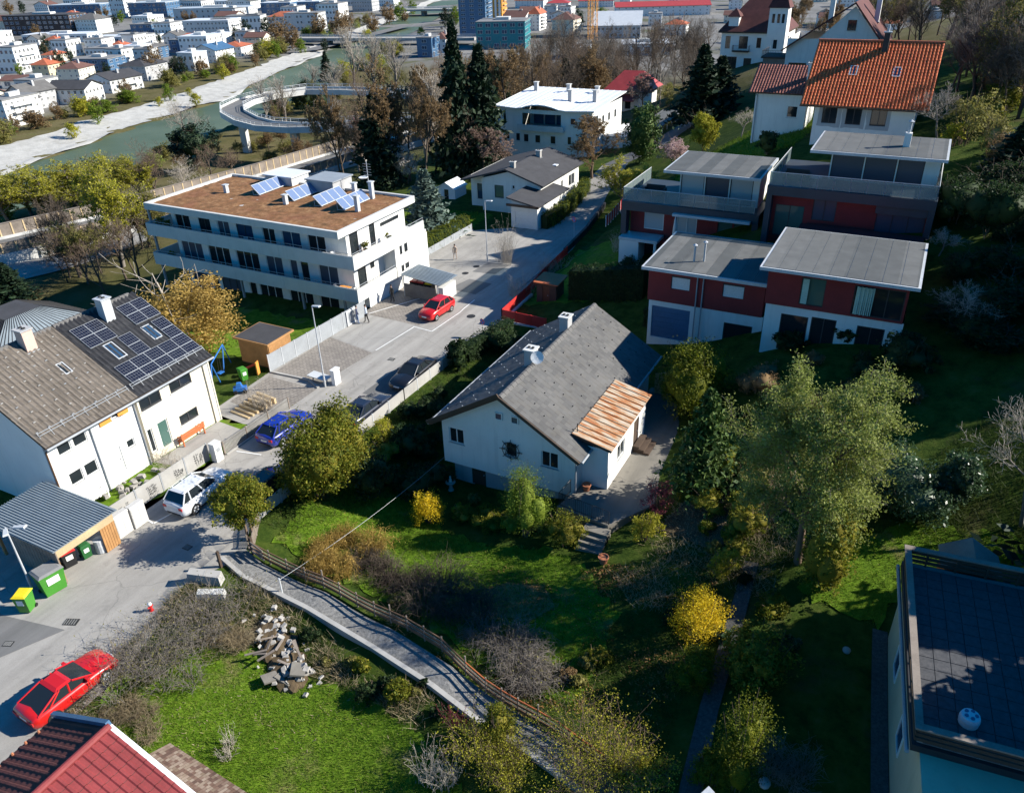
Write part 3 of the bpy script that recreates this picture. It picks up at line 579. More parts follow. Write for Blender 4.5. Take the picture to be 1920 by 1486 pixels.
# ---------------------------------------------------------------- the white house in the middle
h = thing('detached_house', 'white gabled house with grey slate roof and rusty porch roof in the middle', 'house', (-19.55,42.7,-1.3))
wallbox(h, -24.2, -14.9, 35.8, 49.6, .5, 3.8, 'render_white', {'-y': [(.5,1.62,1.6,2.75,'w2'), (4.6,1.7,5.4,2.75,'w1'), (7.05,1.65,8.2,2.8,'w2')], '-x': [(2,1.4,3.2,2.6,'w2'), (6,1.4,7.2,2.6,'w2'), (10,1.4,11.2,2.6,'w2')], '+x': [(10.3,1.3,11.5,2.6,'w2')]}, gable={'-y':6.62, '+y':6.62})
mb = MB(); mb.poly([(-24.2,35.8,.5),(-24.2,49.6,.5),(-14.9,49.6,.5),(-14.9,35.8,.5)], 'render_white'); bw(mb, 'floor_underside', h)
wallbox(h, -23.9, -15.2, 36.5, 49.3, -2.4, .5, 'render_grey', {'-y': [(1.3,1.05,2.35,2.8,'door','frame_brown','wood_dark'), (4.6,1.8,5.6,2.5,'w1','frame_brown')]}, name='basement_wall', cap=False)
for x_ in (-20.25, -19.15): opening(h, (x_,35.8,4.72), (1,0), .52, .52, 'w1', 'frame_white', 'glass_blue', out=.125, sill=False)
g = MB()
for k in range(8):
    t0, t1 = 2*math.pi*k/8, 2*math.pi*(k+1)/8
    for r0, r1, tt in ((.62,.62,t1), (.3,.3,t1), (.3,.62,t0), (.62,.8,t0)):
        g.tube((-19.2+r0*math.cos(t0), 35.7, 2.72+r0*math.sin(t0)), (-19.2+r1*math.cos(tt), 35.7, 2.72+r1*math.sin(tt)), .022, n=5, m='iron')
    g.tube((-19.2+.3*math.cos(t0),35.7,2.72+.3*math.sin(t0)), (-19.2+.62*math.cos(t1),35.7,2.72+.62*math.sin(t1)), .018, n=4, m='iron')
bw(g, 'window_grille', h)
SL = (.36,.30,'slates',.024)
rz_, ez_ = 6.78, 3.60
slope(h, (-14.3,35.15,ez_-.02), (-14.3,50.2,ez_-.02), (-19.55,35.15,rz_), SL, seed=3)
slope(h, (-24.8,50.2,ez_-.02), (-24.8,35.15,ez_-.02), (-19.55,50.2,rz_), SL, seed=4)
mb = MB()
for k in range(30):
    y = 35.15+k*15.05/30; mb.hexa([(-19.78,y+.01,rz_-.1),(-19.32,y+.01,rz_-.1),(-19.32,y+.49,rz_-.1),(-19.78,y+.49,rz_-.1)], [(-19.62,y+.01,rz_+.07),(-19.48,y+.01,rz_+.07),(-19.48,y+.49,rz_+.055),(-19.62,y+.49,rz_+.055)], 'tile_grey')
bw(mb, 'ridge_caps', h, kind='stuff')
mb = MB()
for sgn in (-1, 1):
    for r_ in range(2, 20, 3):
        for c_ in range(2, 42, 4):
            s_ = r_/20; x = -19.55+sgn*5.25*(1-s_); y = 35.3+(c_+(r_*7 % 4))*.355
            if y < 50: z = ez_+(rz_-ez_)*s_+.03; mb.box(x-.03, x+.03, y-.03, y+.03, z, z+.05, 'metal_grey' if sgn < 0 else 'iron')
bw(mb, 'snow_guards', h, kind='stuff')
for sgn in (-1, 1):
    mb = MB(); slab(mb, (-19.55+sgn*5.25,35.1,ez_+.02), (-19.55,35.1,rz_+.04), (-19.55+sgn*5.25,35.02,ez_+.02), .22, 'wood_dark'); bw(mb, 'barge_board', h)
    xg = -19.55+sgn*5.32; mb = MB(); mb.tube((xg,35.2,ez_-.07), (xg,50.2,ez_-.07), .075, n=8, m='metal_grey'); bw(mb, 'gutter', h)
pipe(h, [(-14.3,35.5,3.5),(-14.82,35.72,3.2),(-14.82,35.72,.9)])
for y_ in (40.2, 45.7):
    c_ = chimney(h, -19.9, y_, 6.1, 7.55, .62, .75, 'render_grey', 'concrete_pale')
dish(h, -19.25, 39.75, 7.25, .42, -1.2)
# porch with rusty standing-seam roof
wallbox(h, -15.0, -13.2, 36.8, 43.7, .6, 3.75, 'render_white', {'+x': [(4.6,.3,5.6,2.5,'door','frame_brown','wood_dark'), (1.6,1.3,2.9,2.4,'w2')]}, name='porch_wall', cap=False)
pr_ = MB(); slab(pr_, (-12.95,36.6,3.84), (-12.95,44.0,3.84), (-15.5,36.6,4.42), .12, 'wood_dark'); pr_o = bw(pr_, 'porch_roof', h)
n_ = 13; w_ = 7.4/n_
for k in range(n_):
    y = 36.6+k*w_; m_ = MB(); slab(m_, (-12.92,y+.012,3.865), (-12.92,y+w_-.012,3.865), (-15.5,y+.012,4.45), .02, 'rusty_sheet')
    slab(m_, (-12.92,y-.012,3.915), (-12.92,y+.012,3.915), (-15.5,y-.012,4.5), .05, 'rusty_sheet'); m_.build('sheet_panel', pr_o)
pipe(h, [(-15.3,37,4.3),(-15.3,37,5.0)], .03, 'iron', 'vent_pipe')
# terrace
t_ = thing('terrace', 'concrete terrace with iron railing in front of the white house', 'terrace', (-12.5,40,-.5))
mb = MB(); mb.prism([(-15.3,34.0),(-11.9,33.6),(-10.2,36.5),(-9.4,41),(-9.6,50),(-13,50.2),(-14.8,50),(-14.8,36)], -.8, .9, 'terrace_concrete'); bw(mb, 'slab', t_)
railing(t_, [(-15.1,35.6),(-15.2,34.1),(-11.9,33.7)], .9, 1.85)
st = thing('garden_steps', 'concrete steps leading down from the terrace to the garden', 'steps', (-12.4,33.1,-.2))
for k in range(4):
    mb = MB(); mb.box(-13.2, -11.7, 33.25-.32*(k+1), 33.56-.32*k, -.5, .72-.2*k, 'terrace_concrete'); bw(mb, 'step', st)
st = thing('porch_steps', 'weathered wooden steps at the side door of the porch', 'steps', (-12.4,42,.9))
for k in range(3):
    mb = MB(); mb.box(-13.15, -12.75+.34*k, 41.3, 42.9, .905+.0+(2-k)*.17, .905+(3-k)*.17-.03, 'wood_dark'); bw(mb, 'step', st)
w_ = thing('wooden_partition', 'tall pale wooden board partition behind the rusty porch', 'partition', (-13.1,49.4,.9))
for k in range(9):
    mb = MB(); x = -14.35+k*.29; mb.hexa([(x+.008,49.3,.9),(x+.282,49.3,.9),(x+.282,49.38,.9),(x+.008,49.38,.9)], [(x+.008,49.3,2.5+.10*k),(x+.282,49.3,2.6+.10*k),(x+.282,49.38,2.6+.10*k),(x+.008,49.38,2.5+.10*k)], 'wood_pale'); bw(mb, 'board', w_)

# ---------------------------------------------------------------- the pair of houses on the left
def left_house(nm, lb, y0, y1, wm, tile, holes, chim, solid):
    h = thing(nm, lb, 'house', (-47,(y0+y1)/2,0))
    ya, yb = y0+.12, y1-.12
    wallbox(h, -54.6, -42.5, ya, yb, -.4, 5.35, wm, holes, gable={'-y':8.85, '+y':8.85}, cap=False)
    s1 = slope(h, (-41.95,y0,5.32), (-41.95,y1,5.32), (-48.6,y0,9.05), tile, seed=int(y0))
    slope(h, (-55.2,y1,5.32), (-55.2,y0,5.32), (-48.6,y1,9.05), tile, seed=int(y0)+1)
    mb = MB(); mb.tube((-41.86,y0,5.22), (-41.86,y1,5.22), .08, n=8, m='metal_grey'); bw(mb, 'gutter', h)
    mb = MB()
    for k in range(int((y1-y0)/.4)): yk = y0+.02+k*.4; mb.hexa([(-48.8,yk,8.96),(-48.4,yk,8.96),(-48.4,yk+.38,8.96),(-48.8,yk+.38,8.96)], [(-48.66,yk,9.16),(-48.54,yk,9.16),(-48.54,yk+.38,9.14),(-48.66,yk+.38,9.14)], 'tile_grey')
    bw(mb, 'ridge_caps', h, kind='stuff')
    return h
SLP = (9.05-5.32)/6.65
def zr(x): return 5.32+(-41.95-x)*SLP
hl = left_house('terraced_house', 'white terraced house with grey-brown tiled roof and orange shutters', 21.15, 27.7, 'render_white', (.32,.40,'tiles_grey_brown',.045,'pan'),
    {'+x': [(.75,4.45,1.65,5.3,'w1'), (1.8,4.45,2.75,5.3,'w1'), (.85,2.2,1.75,3.1,'w1'), (1.9,2.2,2.8,3.1,'w1'), (4.65,4.9,5.3,5.45,'w1','frame_white','glass'), (3.75,1.15,4.55,3.0,'door','frame_white','concrete_pale'), (5.05,2.4,5.65,3.0,'w1')], '-y': []}, 25.3, 'render_grey')
for ya in (24.98, 25.98):
    mb = MB(); mb.box(-42.49, -42.43, ya if ya < 25.5 else 26.32, (ya+.82) if ya < 25.5 else 27.1, 4.45, 5.1, 'orange_paint'); bw(mb, 'shutter', hl)
chimney(hl, -48.0, 25.5, 8.4, 9.9, .75, .7, 'render_pink', 'render_grey')
pipe(hl, [(-41.86,24.2,5.2),(-42.42,24.3,4.9),(-42.42,24.3,0)], .045); pipe(hl, [(-41.86,21.3,5.2),(-42.44,21.34,4.8),(-42.44,21.34,0)], .05, 'frame_brown')
hr = left_house('terraced_house', 'cream terraced house with black roof covered in solar panels', 27.72, 34.1, 'render_cream', (.32,.40,'tiles_black',.04,'pan'),
    {'+x': [(.15,4.3,1.85,5.1,'w2','frame_dark'), (2.65,4.4,4.5,5.4,'w2','frame_dark'), (2.75,1.75,4.35,2.5,'w2','frame_dark'), (.1,1.1,.5,2.9,'w1','frame_white'), (.95,1.0,1.8,2.95,'door','frame_white','glass_green')]}, 31, 'blue')
chimney(hr, -47.6, 31.0, 8.0, 9.9, .7, .7, 'metal_light', 'galvanised')
pipe(hr, [(-41.86,33.8,5.2),(-42.4,33.85,4.9),(-42.4,33.85,0)], .05); pipe(hr, [(-41.86,33.55,5.2),(-42.42,33.5,4.9),(-42.42,33.5,0)], .045, 'frame_white'); pipe(hl, [(-41.86,27.5,5.2),(-42.42,27.55,4.9),(-42.42,27.55,0)], .045)
mb = MB(); mb.box(-42.5,-42.38,33.45,33.98,0,5.2,'render_cream'); bw(mb, 'corner_pilaster', hr)
def on_slope(x, y, dz=0): return Vector((x, y, zr(x)+dz))
# photovoltaic panels: each a thing of its own bolted on the roof
def pv_panel(y, x, w, l):
    """x = upper edge; w along y, l down the slope"""
    dx = l/math.sqrt(1+SLP*SLP); p = on_slope(x, y, .11)
    o = bpy.data.objects.new('solar_panel', None); col.objects.link(o); o.parent = hr; o.location = p-hr.location
    a = Vector((0,0,0)); b = Vector((0,w,0)); c = Vector((dx,0,-dx*SLP)); n = Vector((SLP,0,1)).normalized()
    f = MB(); t = .022
    def q(u0, u1, v0, v1, h0, h1, m, mbb): 
        P = lambda u, v, h: a+b*u+c*v+n*h
        mbb.hexa([P(u0,v0,h0),P(u0,v1,h0),P(u1,v1,h0),P(u1,v0,h0)], [P(u0,v0,h1),P(u0,v1,h1),P(u1,v1,h1),P(u1,v0,h1)], m)
    for u0,u1,v0,v1 in ((0,t/w,0,1),(1-t/w,1,0,1),(t/w,1-t/w,0,t/l),(t/w,1-t/w,1-t/l,1)): q(u0,u1,v0,v1,-.03,.035,'metal_grey',f)
    f.build('frame', o)
    g = MB(); q(t/w,1-t/w,t/l,1-t/l,.012,.024,'pv_cell',g); g.build('cell_sheet', o)
    gr = MB()
    for k in range(1, 6): q(k/6-.003, k/6+.003, t/l, 1-t/l, .024, .0265, 'metal_grey', gr)
    for k in range(1, 4): q(t/w, 1-t/w, k/4-.004, k/4+.004, .0265, .028, 'metal_grey', gr)
    gr.build('cell_grid', o)
pos_ = ['first','second','third','fourth','fifth','sixth']
for r_ in range(2):
    for c_ in range(2): pv_panel(32.0+c_*1.06, -47.9+r_*.85, 1.04, .96); pv_panel(28.2+c_*1.06, -47.75+r_*.85, 1.04, .96)
    pv_panel(30.15, -45.95+r_*.85, 1.04, .96); pv_panel(32.95, -45.95+r_*.85, 1.04, .96)
    for c_ in range(5): pv_panel(28.2+c_*1.16, -44.25+r_*.8, 1.14, .9)
def skylight(par, y, x, w, l, gm='glass_blue'):
    fme, panes = win_meshes(w, l, 'sky', 'galvanised', gm); p = on_slope(x+l/math.sqrt(1+SLP*SLP), y, .16)-par.location
    o = link('skylight', fme, par, p); o.rotation_euler = (math.atan(SLP)-R(90)+R(0), 0, R(90))
    for n_, m_ in panes: link(n_, m_, o)
    return o
skylight(hr, 28.95, -45.9, .72, 1.5); skylight(hr, 32.0, -45.9, .72, 1.4); skylight(hl, 25.65, -46.1, .5, 1.0, 'glass')
for par, y0, y1 in ((hl,21.4,27.6),(hr,27.9,34)):
    mb = MB()
    for dx in (.55, .72): mb.tube(on_slope(-42-dx,y0,.22), on_slope(-42-dx,y1,.22), .022, n=5, m='metal_grey')
    for k in range(9): yk = y0+(y1-y0)*k/8; mb.tube(on_slope(-42.4,yk,.02), on_slope(-42.75,yk,.25), .02, n=4, m='metal_grey')
    bw(mb, 'snow_fence', par)
mb = MB()
for r_ in range(9):
    for c_ in range(8):
        y = 21.5+c_*.8+(r_ % 2)*.4; x = -42.9-r_*.62
        if y < 27.5: p = on_slope(x, y, .085); mb.box(p.x-.03, p.x+.03, p.y-.07, p.y+.07, p.z, p.z+.04, 'concrete' if r_ % 3 else 'metal_grey')
bw(mb, 'snow_guards', hl, kind='stuff')

# dark roofed house behind the pair
h = thing('house', 'house with black hipped sheet roof behind the terraced pair', 'house', (-61,34,-.8))
wallbox(h, -66, -57.5, 27, 38, -1, 3.6, 'render_grey', {'+x': [(3,1.6,4.2,2.8,'w2'), (7,1.6,8.2,2.8,'w2')]}, cap=False)
for k_, (a_, b_, c_, d_) in enumerate([((-66.6,26.4),(-56.9,26.4),(-60.2,31),(-63.3,31)), ((-56.9,26.4),(-56.9,38.6),(-60.2,34),(-60.2,31)), ((-56.9,38.6),(-66.6,38.6),(-63.3,34),(-60.2,34)), ((-66.6,38.6),(-66.6,26.4),(-63.3,31),(-63.3,34))]):
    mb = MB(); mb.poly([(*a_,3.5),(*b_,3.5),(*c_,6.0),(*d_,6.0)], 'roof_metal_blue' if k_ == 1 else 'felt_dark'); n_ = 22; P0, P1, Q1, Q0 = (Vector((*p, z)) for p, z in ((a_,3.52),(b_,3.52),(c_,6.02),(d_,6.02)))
    for k in range(n_+1): mb.tube(P0+(P1-P0)*k/n_, Q0+(Q1-Q0)*k/n_, .03, n=4, m='charcoal', cap=False)
    bw(mb, 'roof', h)
mb = MB(); mb.poly([(-60.2,31,6.02),(-60.2,34,6.02),(-63.3,34,6.02),(-63.3,31,6.02)], 'felt_dark'); bw(mb, 'roof', h)
chimney(h, -64, 30.5, 4.6, 6.6, .6, .6, 'tile_terracotta')
h = thing('outbuilding', 'low building with grey sheet roof at the left picture edge behind the terraced houses', 'outbuilding', (-60,23,-.6))
wallbox(h, -63, -57, 17, 25.6, -.8, 3.2, 'render_grey', cap=False); mb = MB(); slab(mb, (-56.6,16.5,3.2), (-56.6,26,3.2), (-60,16.5,4.4), .12, 'concrete'); slab(mb, (-63.4,26,3.2), (-63.4,16.5,3.2), (-60,26,4.4), .12, 'concrete'); bw(mb, 'roof', h)

# ---------------------------------------------------------------- apartment block
h = thing('apartment_block', 'white three-storey apartment block with sedum roof and long balconies', 'apartment block', (-57,60,-1.6))
def bays(x0, x1, seed):
    rg = random.Random(seed); L = []; u = .5; W = x1-x0
    while u < W-3:
        k = rg.choice([('w2',2.1),('w3',3.0),('w2',1.6),('w1',.9),('w2',2.3)]); L.append((round(u,2), .12, round(u+k[1],2), 2.3, k[0], 'frame_dark' if rg.random() < .3 else 'frame_white', rg.choice(['glass','glass','glass_blue','blind_dark']))); u += k[1]+rg.choice([.5,.9,1.3,1.0])
    return L
wallbox(h, -68.5, -44.5, 55.4, 66, -1.9, 1.1, 'render_white', {'-y': [(a,.35,b,2.55,*r) for a,_,b,_,*r in bays(-68.5,-44.5,5)], '+x': []}, name='ground_floor_wall', cap=False, sill=False)
wallbox(h, -69.2, -46.0, 55.4, 66, 1.36, 4.3, 'render_white', {'-y': bays(-69.2,-46,8), '+x': [(.6,.2,1.9,2.4,'w1','frame_dark'), (2.6,1.4,3.3,2.2,'w1','frame_dark')]}, name='first_floor_wall', cap=False, sill=False)
wallbox(h, -46.0, -44.5, 60.2, 66, 1.1, 4.3, 'render_white', {'+x': [(.8,2.3,1.25,3.2,'w1','frame_dark'), (1.6,2.3,2.2,3.2,'w1','frame_dark'), (.8,.5,1.3,1.2,'w1','frame_dark'), (1.5,.6,2.2,1.2,'w1','frame_dark')]}, name='end_wall', cap=False, sill=False)
wallbox(h, -69.2, -46.4, 55.4, 65, 4.58, 7.1, 'render_white', {'-y': bays(-69.2,-46.4,14), '+x': [(.5,.1,1.8,2.3,'w1','frame_dark'), (3.6,.1,4.5,2.3,'w1','frame_dark'), (5.4,1.5,8.6,1.9,'w2','frame_dark')]}, name='top_floor_wall', cap=False, sill=False)
for z0, z1, ye, nm in ((1.1, 2.4, 60.3, 'first'), (4.3, 5.6, 65.6, 'top')):
    mb = MB(); mb.box(-71.2, -44.56, 53.9, 66, z0+.004, z0+.27, 'concrete_pale'); bw(mb, 'balcony_slab', h)
    for xa, xb in ((-71.4,-62.5),(-62.48,-53.4),(-53.38,-44.5)):
        mb = MB(); mb.box(xa, xb, 53.75, 53.9, z0, z1, 'concrete_pale'); bw(mb, 'balcony_parapet', h)
    mb = MB(); mb.box(-44.66, -44.5, 53.902, ye, z0, z1, 'concrete_pale'); bw(mb, 'balcony_parapet', h)
    mb = MB(); mb.box(-71.4, -71.25, 53.902, 58.5, z0, z1, 'concrete_pale'); bw(mb, 'balcony_parapet', h)
    railing(h, [(-71.3,53.83),(-44.58,53.83),(-44.58,ye)], z1+.002, z1+.26, 'metal_grey', 1.2)
mb = MB(); 
for x0, x1, y0, y1 in ((-70.9,-45.9,53.75,54.05),(-70.9,-45.9,66.1,66.4),(-70.9,-70.6,54.052,66.098),(-46.2,-45.9,54.052,66.098)): mb.box(x0, x1, y0, y1, 7.1, 7.78, 'concrete_pale')
mb.box(-70.6, -46.2, 54.052, 66.098, 7.1, 7.5, 'concrete_pale'); bw(mb, 'roof', h)
rg = np.random.default_rng(3); gx_, gy_ = np.meshgrid(np.linspace(-70.58,-46.22,60), np.linspace(54.07,66.08,32)); gz_ = 7.56+rg.normal(0,.025,gx_.shape); i_ = (np.arange(31)[:,None]*60+np.arange(59)[None,:]).ravel()
link('sedum_bed', fast_mesh('sedum_bed', np.stack([gx_.ravel(),gy_.ravel(),gz_.ravel()],1), 4, ['sedum'], np.stack([i_,i_+1,i_+61,i_+60],1)), h, loc=rel(h), kind='stuff')
for x_ in (-60, -52, -46.8):
    mb = MB(); mb.box(x_-.1, x_+.1, 54.4, 54.6, -1.9, 1.1, 'metal_grey'); bw(mb, 'column', h)
for x_, y_ in ((-71,57.5),(-71,54.2)):
    mb = MB(); mb.box(x_-.1, x_+.1, y_-.1, y_+.1, -1.9, 7.1, 'metal_grey'); bw(mb, 'column', h)
mb = MB(); mb.box(-58, -54.5, 64.2, 67.4, 7.6, 8.8, 'render_grey'); mb.box(-58.15,-54.35,64.05,67.55,8.8,8.92,'metal_grey'); bw(mb, 'lift_housing', h)
mb = MB(); mb.box(-64.5, -60.8, 65.0, 67.8, 7.6, 8.5, 'concrete_pale'); mb.box(-64.7,-60.6,64.8,68.0,8.5,8.62,'sheet_white'); bw(mb, 'roof_light', h)
for x_, y_, hh in ((-48.5,60.3,1.5),(-49.8,64.5,1.7),(-52.6,65.3,1.1),(-57,59.6,.9),(-66,60.5,.8)):
    mb = MB(); mb.box(x_-.2, x_+.2, y_-.2, y_+.2, 7.55, 7.55+hh, 'metal_light'); mb.box(x_-.28, x_+.28, y_-.28, y_+.28, 7.55+hh, 7.65+hh, 'metal_light'); bw(mb, 'vent_stack', h)
mb = MB(); mb.tube((-52,67,7.5), (-52,67,10.6), .04, n=6, m='galvanised')
for k in range(5): mb.tube((-52.5,67,9.2+k*.28), (-51.5,67,9.2+k*.28), .015, n=4, m='galvanised')
mb.lathe([(.0,0),(.42,.02),(.5,.12),(.45,.14),(.05,.05)], 14, 'frame_white', (-52.3,66.6,8.9)); bw(mb, 'antenna_mast', h)
for k_, (ax, ay) in enumerate(((-62.6,60.8),(-57.6,60.4),(-53.7,60.0),(-50.7,59.8))):
    o = thing('solar_collector', 'tilted solar collector array on the sedum roof, %s from the left of four' % pos_[k_], 'solar collector', (ax,ay,7.58), 0, 'solar collectors on the apartment roof')
    tl_ = R(42); c_, s_ = math.cos(tl_)*1.35, math.sin(tl_)*1.35
    for j in range(4):
        y0 = j*1.06; f = MB(); slab(f, (c_,y0,.12), (c_,y0+1.03,.12), (0,y0,.12+s_), .08, 'metal_light'); f.build('frame', o)
        g = MB(); slab(g, (c_-.05,y0+.05,.17), (c_-.05,y0+.98,.17), (.05,y0+.05,.1+s_-.04+.03), .012, 'collector'); g.build('collector_panel', o)
    b_ = MB()
    for y0 in (.1, 2.1, 4.1): b_.tube((.02,y0,0), (.02,y0,.1+s_), .03, n=5, m='galvanised'); b_.tube((.02,y0,.02), (c_,y0,.08), .03, n=5, m='galvanised')
    b_.build('support', o)

# ---------------------------------------------------------------- red terraced hillside houses
def glass_rail(par, pts, z0, z1, w=1.25):
    for a, b in zip(pts, pts[1:]):
        a, b = Vector(a), Vector(b); n = max(1, round((b-a).length/w)); d = (b-a)/n; dn = d.normalized(); nn = Vector((-dn.y, dn.x))*.012
        for k in range(n):
            p, q = a+d*k+dn*.03, a+d*(k+1)-dn*.03; m = MB(); m.hexa([(*(p-nn),z0+.06),(*(q-nn),z0+.06),(*(q+nn),z0+.06),(*(p+nn),z0+.06)], [(*(p-nn),z1),(*(q-nn),z1),(*(q+nn),z1),(*(p+nn),z1)], 'glass_clear'); bw(m, 'glass_panel', par)
        m = MB()
        for k in range(n+1): p = a+d*k; m.tube((*p,z0), (*p,z1+.02), .025, n=5, m='metal_grey')
        m.tube((*a,z1+.03), (*b,z1+.03), .028, n=6, m='metal_light'); bw(m, 'handrail', par)
def flat_roof(par, x0, x1, y0, y1, z, rise=0, th=.22, top='strip_roof', edge='metal_light'):
    m = MB(); slab(m, (x0,y0,z), (x1,y0,z), (x0,y1,z+rise), th, edge); o = bw(m, 'roof', par)
    n = max(1, round((x1-x0-.3)/1.05)); w = (x1-x0-.3)/n
    for k in range(n):
        xa = x0+.15+k*w; s = MB(); slab(s, (xa+.012,y0+.15,z+.03), (xa+w-.012,y0+.15,z+.03), (xa+.012,y1-.15,z+rise+.03), .025, top); s.build('roof_sheet', o)
    return o
A_ = 'anthracite'
# right unit
h = thing('red_house', 'dark red flat-roofed hillside house, right-hand unit with curtained corner window', 'house', (-3.5,60,5))
wallbox(h, -7.8, .9, 52.4, 60.4, 4.2, 8.0, 'render_white', {'-y': [(1.1,.5,2.9,3.2,'w1','frame_dark'), (3.1,.6,4.7,3.3,'w2','frame_dark'), (6.0,.5,7.7,3.2,'w2','frame_dark')]}, name='lower_wall', cap=False, sill=False)
wallbox(h, -7.9, .8, 52.3, 60.4, 8.0, 10.7, 'red_render', {'-y': [(2.2,.3,3.75,2.25,'w1','frame_dark','glass_green'), (5.5,.15,8.55,2.2,'w3','frame_dark')], '+x': [(.2,.15,2.4,2.2,'w2','frame_dark'), (4,.8,5.4,2.0,'w2','frame_dark')]}, name='upper_wall', cap=False, sill=False)
m = MB()
for k in range(9):
    x = -2.25+k*.12; t_ = .06 if k % 2 else 0; m.hexa([(x+.03*k*.2,52.2-t_,8.25),(x+.11,52.2-t_,8.25),(x+.11,52.24-t_,8.25),(x+.03*k*.2,52.24-t_,8.25)], [(x,52.2-t_,10.15),(x+.12,52.2-t_,10.15),(x+.12,52.24-t_,10.15),(x,52.24-t_,10.15)], 'curtain')
bw(m, 'curtain', h)
m = MB(); m.box(-5.6,-5.2,52.235,52.265,8.4,10.15,'curtain'); bw(m, 'curtain', h)
flat_roof(h, -8.35, 1.35, 51.2, 60.2, 10.95, .0)
m = MB(); m.box(-8.0,1.1,60.2,66.0,4.5,9.6,'red_render'); bw(m, 'terrace_block', h)
m = MB(); m.box(-7.0,.9,64.0,64.2,9.0,9.75,'red_render'); bw(m, 'loggia_parapet', h)
wallbox(h, -10.6, 1.2, 66.8, 75, 7.5, 11.65, 'red_render', {'-y': [(.3,.6,2.6,3.2,'w2','frame_dark','glass_green'), (3.2,2.2,5.0,3.9,'w2','frame_dark','blind_dark'), (8.0,1.6,11.5,3.9,'w3','frame_dark','blind_dark')]}, name='middle_wall', cap=False, sill=False)
m = MB(); m.box(-11.0,1.4,65.8,75.2,11.65,12.4,A_); bw(m, 'terrace_slab', h)
for x0, x1 in ((-11.0,-10.55),(.95,1.4)): m = MB(); m.box(x0,x1,65.85,66.7,7.5,11.648,A_); bw(m, 'terrace_pier', h)
m = MB(); m.box(-2.7,.94,66.0,66.65,11.0,11.645,A_); bw(m, 'awning_box', h)
glass_rail(h, [(-10.9,75),(-10.9,65.95),(1.3,65.95),(1.3,75)], 12.4, 13.45)
wallbox(h, -6.9, 1.1, 69.5, 74.8, 12.4, 14.75, 'render_white', {'-y': [(.1,.08,2.5,2.25,'w1','frame_dark','blind_dark'), (2.6,.08,4.9,2.25,'w1','frame_dark','blind_dark'), (5.0,.08,6.9,2.25,'w1','frame_dark','blind_dark')], '-x': [(1,.1,3.4,2.2,'w2','frame_dark')]}, name='penthouse_wall', cap=False, sill=False)
flat_roof(h, -8.4, 1.5, 67.8, 75.0, 14.98, .1)
c_ = MB(); c_.box(-1.9,-1.4,71,71.5,14.9,16.1,'render_white'); c_.tube((-1.65,71.25,16.1),(-1.65,71.25,16.9),.1,n=8,m='galvanised'); c_.lathe([(.2,0),(.24,.06),(0.02,.2)],10,'galvanised',(-1.65,71.25,16.9)); bw(c_, 'chimney', h)
# left unit
h = thing('red_house', 'dark red flat-roofed hillside house, left-hand unit with white shuttered windows and garage', 'house', (-14,58,4))
wallbox(h, -15.2, -7.4, 49.4, 56.2, 4.2, 8.2, 'render_white', {'-y': [(.25,1.2,2.95,3.6,'garage','metal_light','blue_clad'), (5.3,.6,7.2,3.2,'w1','frame_dark')]}, name='lower_wall', cap=False, sill=False)  # blue garage door panels: the sky's tint is put into their colour
wallbox(h, -15.3, -7.5, 49.3, 56.2, 8.2, 10.6, 'red_render', {'-y': [(1.6,1.05,2.9,2.0,'roller','frame_dark','white_plastic'), (5.1,1.05,6.5,2.0,'roller','frame_dark','white_plastic')]}, name='upper_wall', cap=False, sill=False)
pipe(h, [(-11.9,49.22,10.6),(-11.9,49.22,5)], .05); pipe(h, [(-11.5,49.22,10.6),(-11.5,49.22,5)], .05)
flat_roof(h, -15.6, -7.0, 48.5, 56.3, 10.85, .05)
m = MB(); m.box(-17.0,-8.1,56.3,62.0,4.0,8.4,'red_render'); bw(m, 'terrace_block', h)
m = MB(); m.box(-17.1,-9.5,58.2,58.4,8.4,9.3,'red_render'); bw(m, 'loggia_parapet', h)
for x_, y_, zz in ((-12.6,50.6,12.0),(-12.0,50.9,12.2)):
    m = MB(); m.tube((x_,y_,10.8),(x_,y_,zz),.07,n=8,m='galvanised'); m.lathe([(.14,0),(.17,.05),(.02,.15)],8,'galvanised',(x_,y_,zz)); bw(m, 'flue', h)
wallbox(h, -21.4, -10.7, 62.8, 69, 4.0, 10.35, 'red_render', {'-y': [(1.2,4.6,2.9,6.3,'w1','frame_white','blind_pale'), (4.0,4.6,5.7,6.2,'w2','frame_white','blind_pale'), (7.4,4.1,8.6,6.2,'w1','frame_dark','glass_green'), (8.7,4.1,10.4,6.2,'w1','frame_dark','glass_green')]}, name='middle_wall', cap=False, sill=False)
m = MB(); m.box(-21.7,-20.0,61.0,62.7,4.0,8.0,'render_white'); m.box(-21.75,-18.4,60.95,62.75,8.0,8.25,'metal_light'); m.box(-18.7,-18.5,61.0,61.2,4.2,8.0,'render_white'); bw(m, 'entrance_block', h)
m = MB(); m.box(-21.9,-10.65,61.7,69.2,10.35,11.1,A_); bw(m, 'terrace_slab', h)
for x0, x1 in ((-21.9,-21.45),(-11.1,-10.65)): m = MB(); m.box(x0,x1,61.75,62.6,8.3,10.348,A_); bw(m, 'terrace_pier', h)
m = MB(); m.box(-17.4,-11.2,61.3,61.7,10.4,10.6,'metal_light'); bw(m, 'awning', h)
glass_rail(h, [(-21.8,69),(-21.8,61.85),(-11.05,61.85)], 11.1, 12.15)
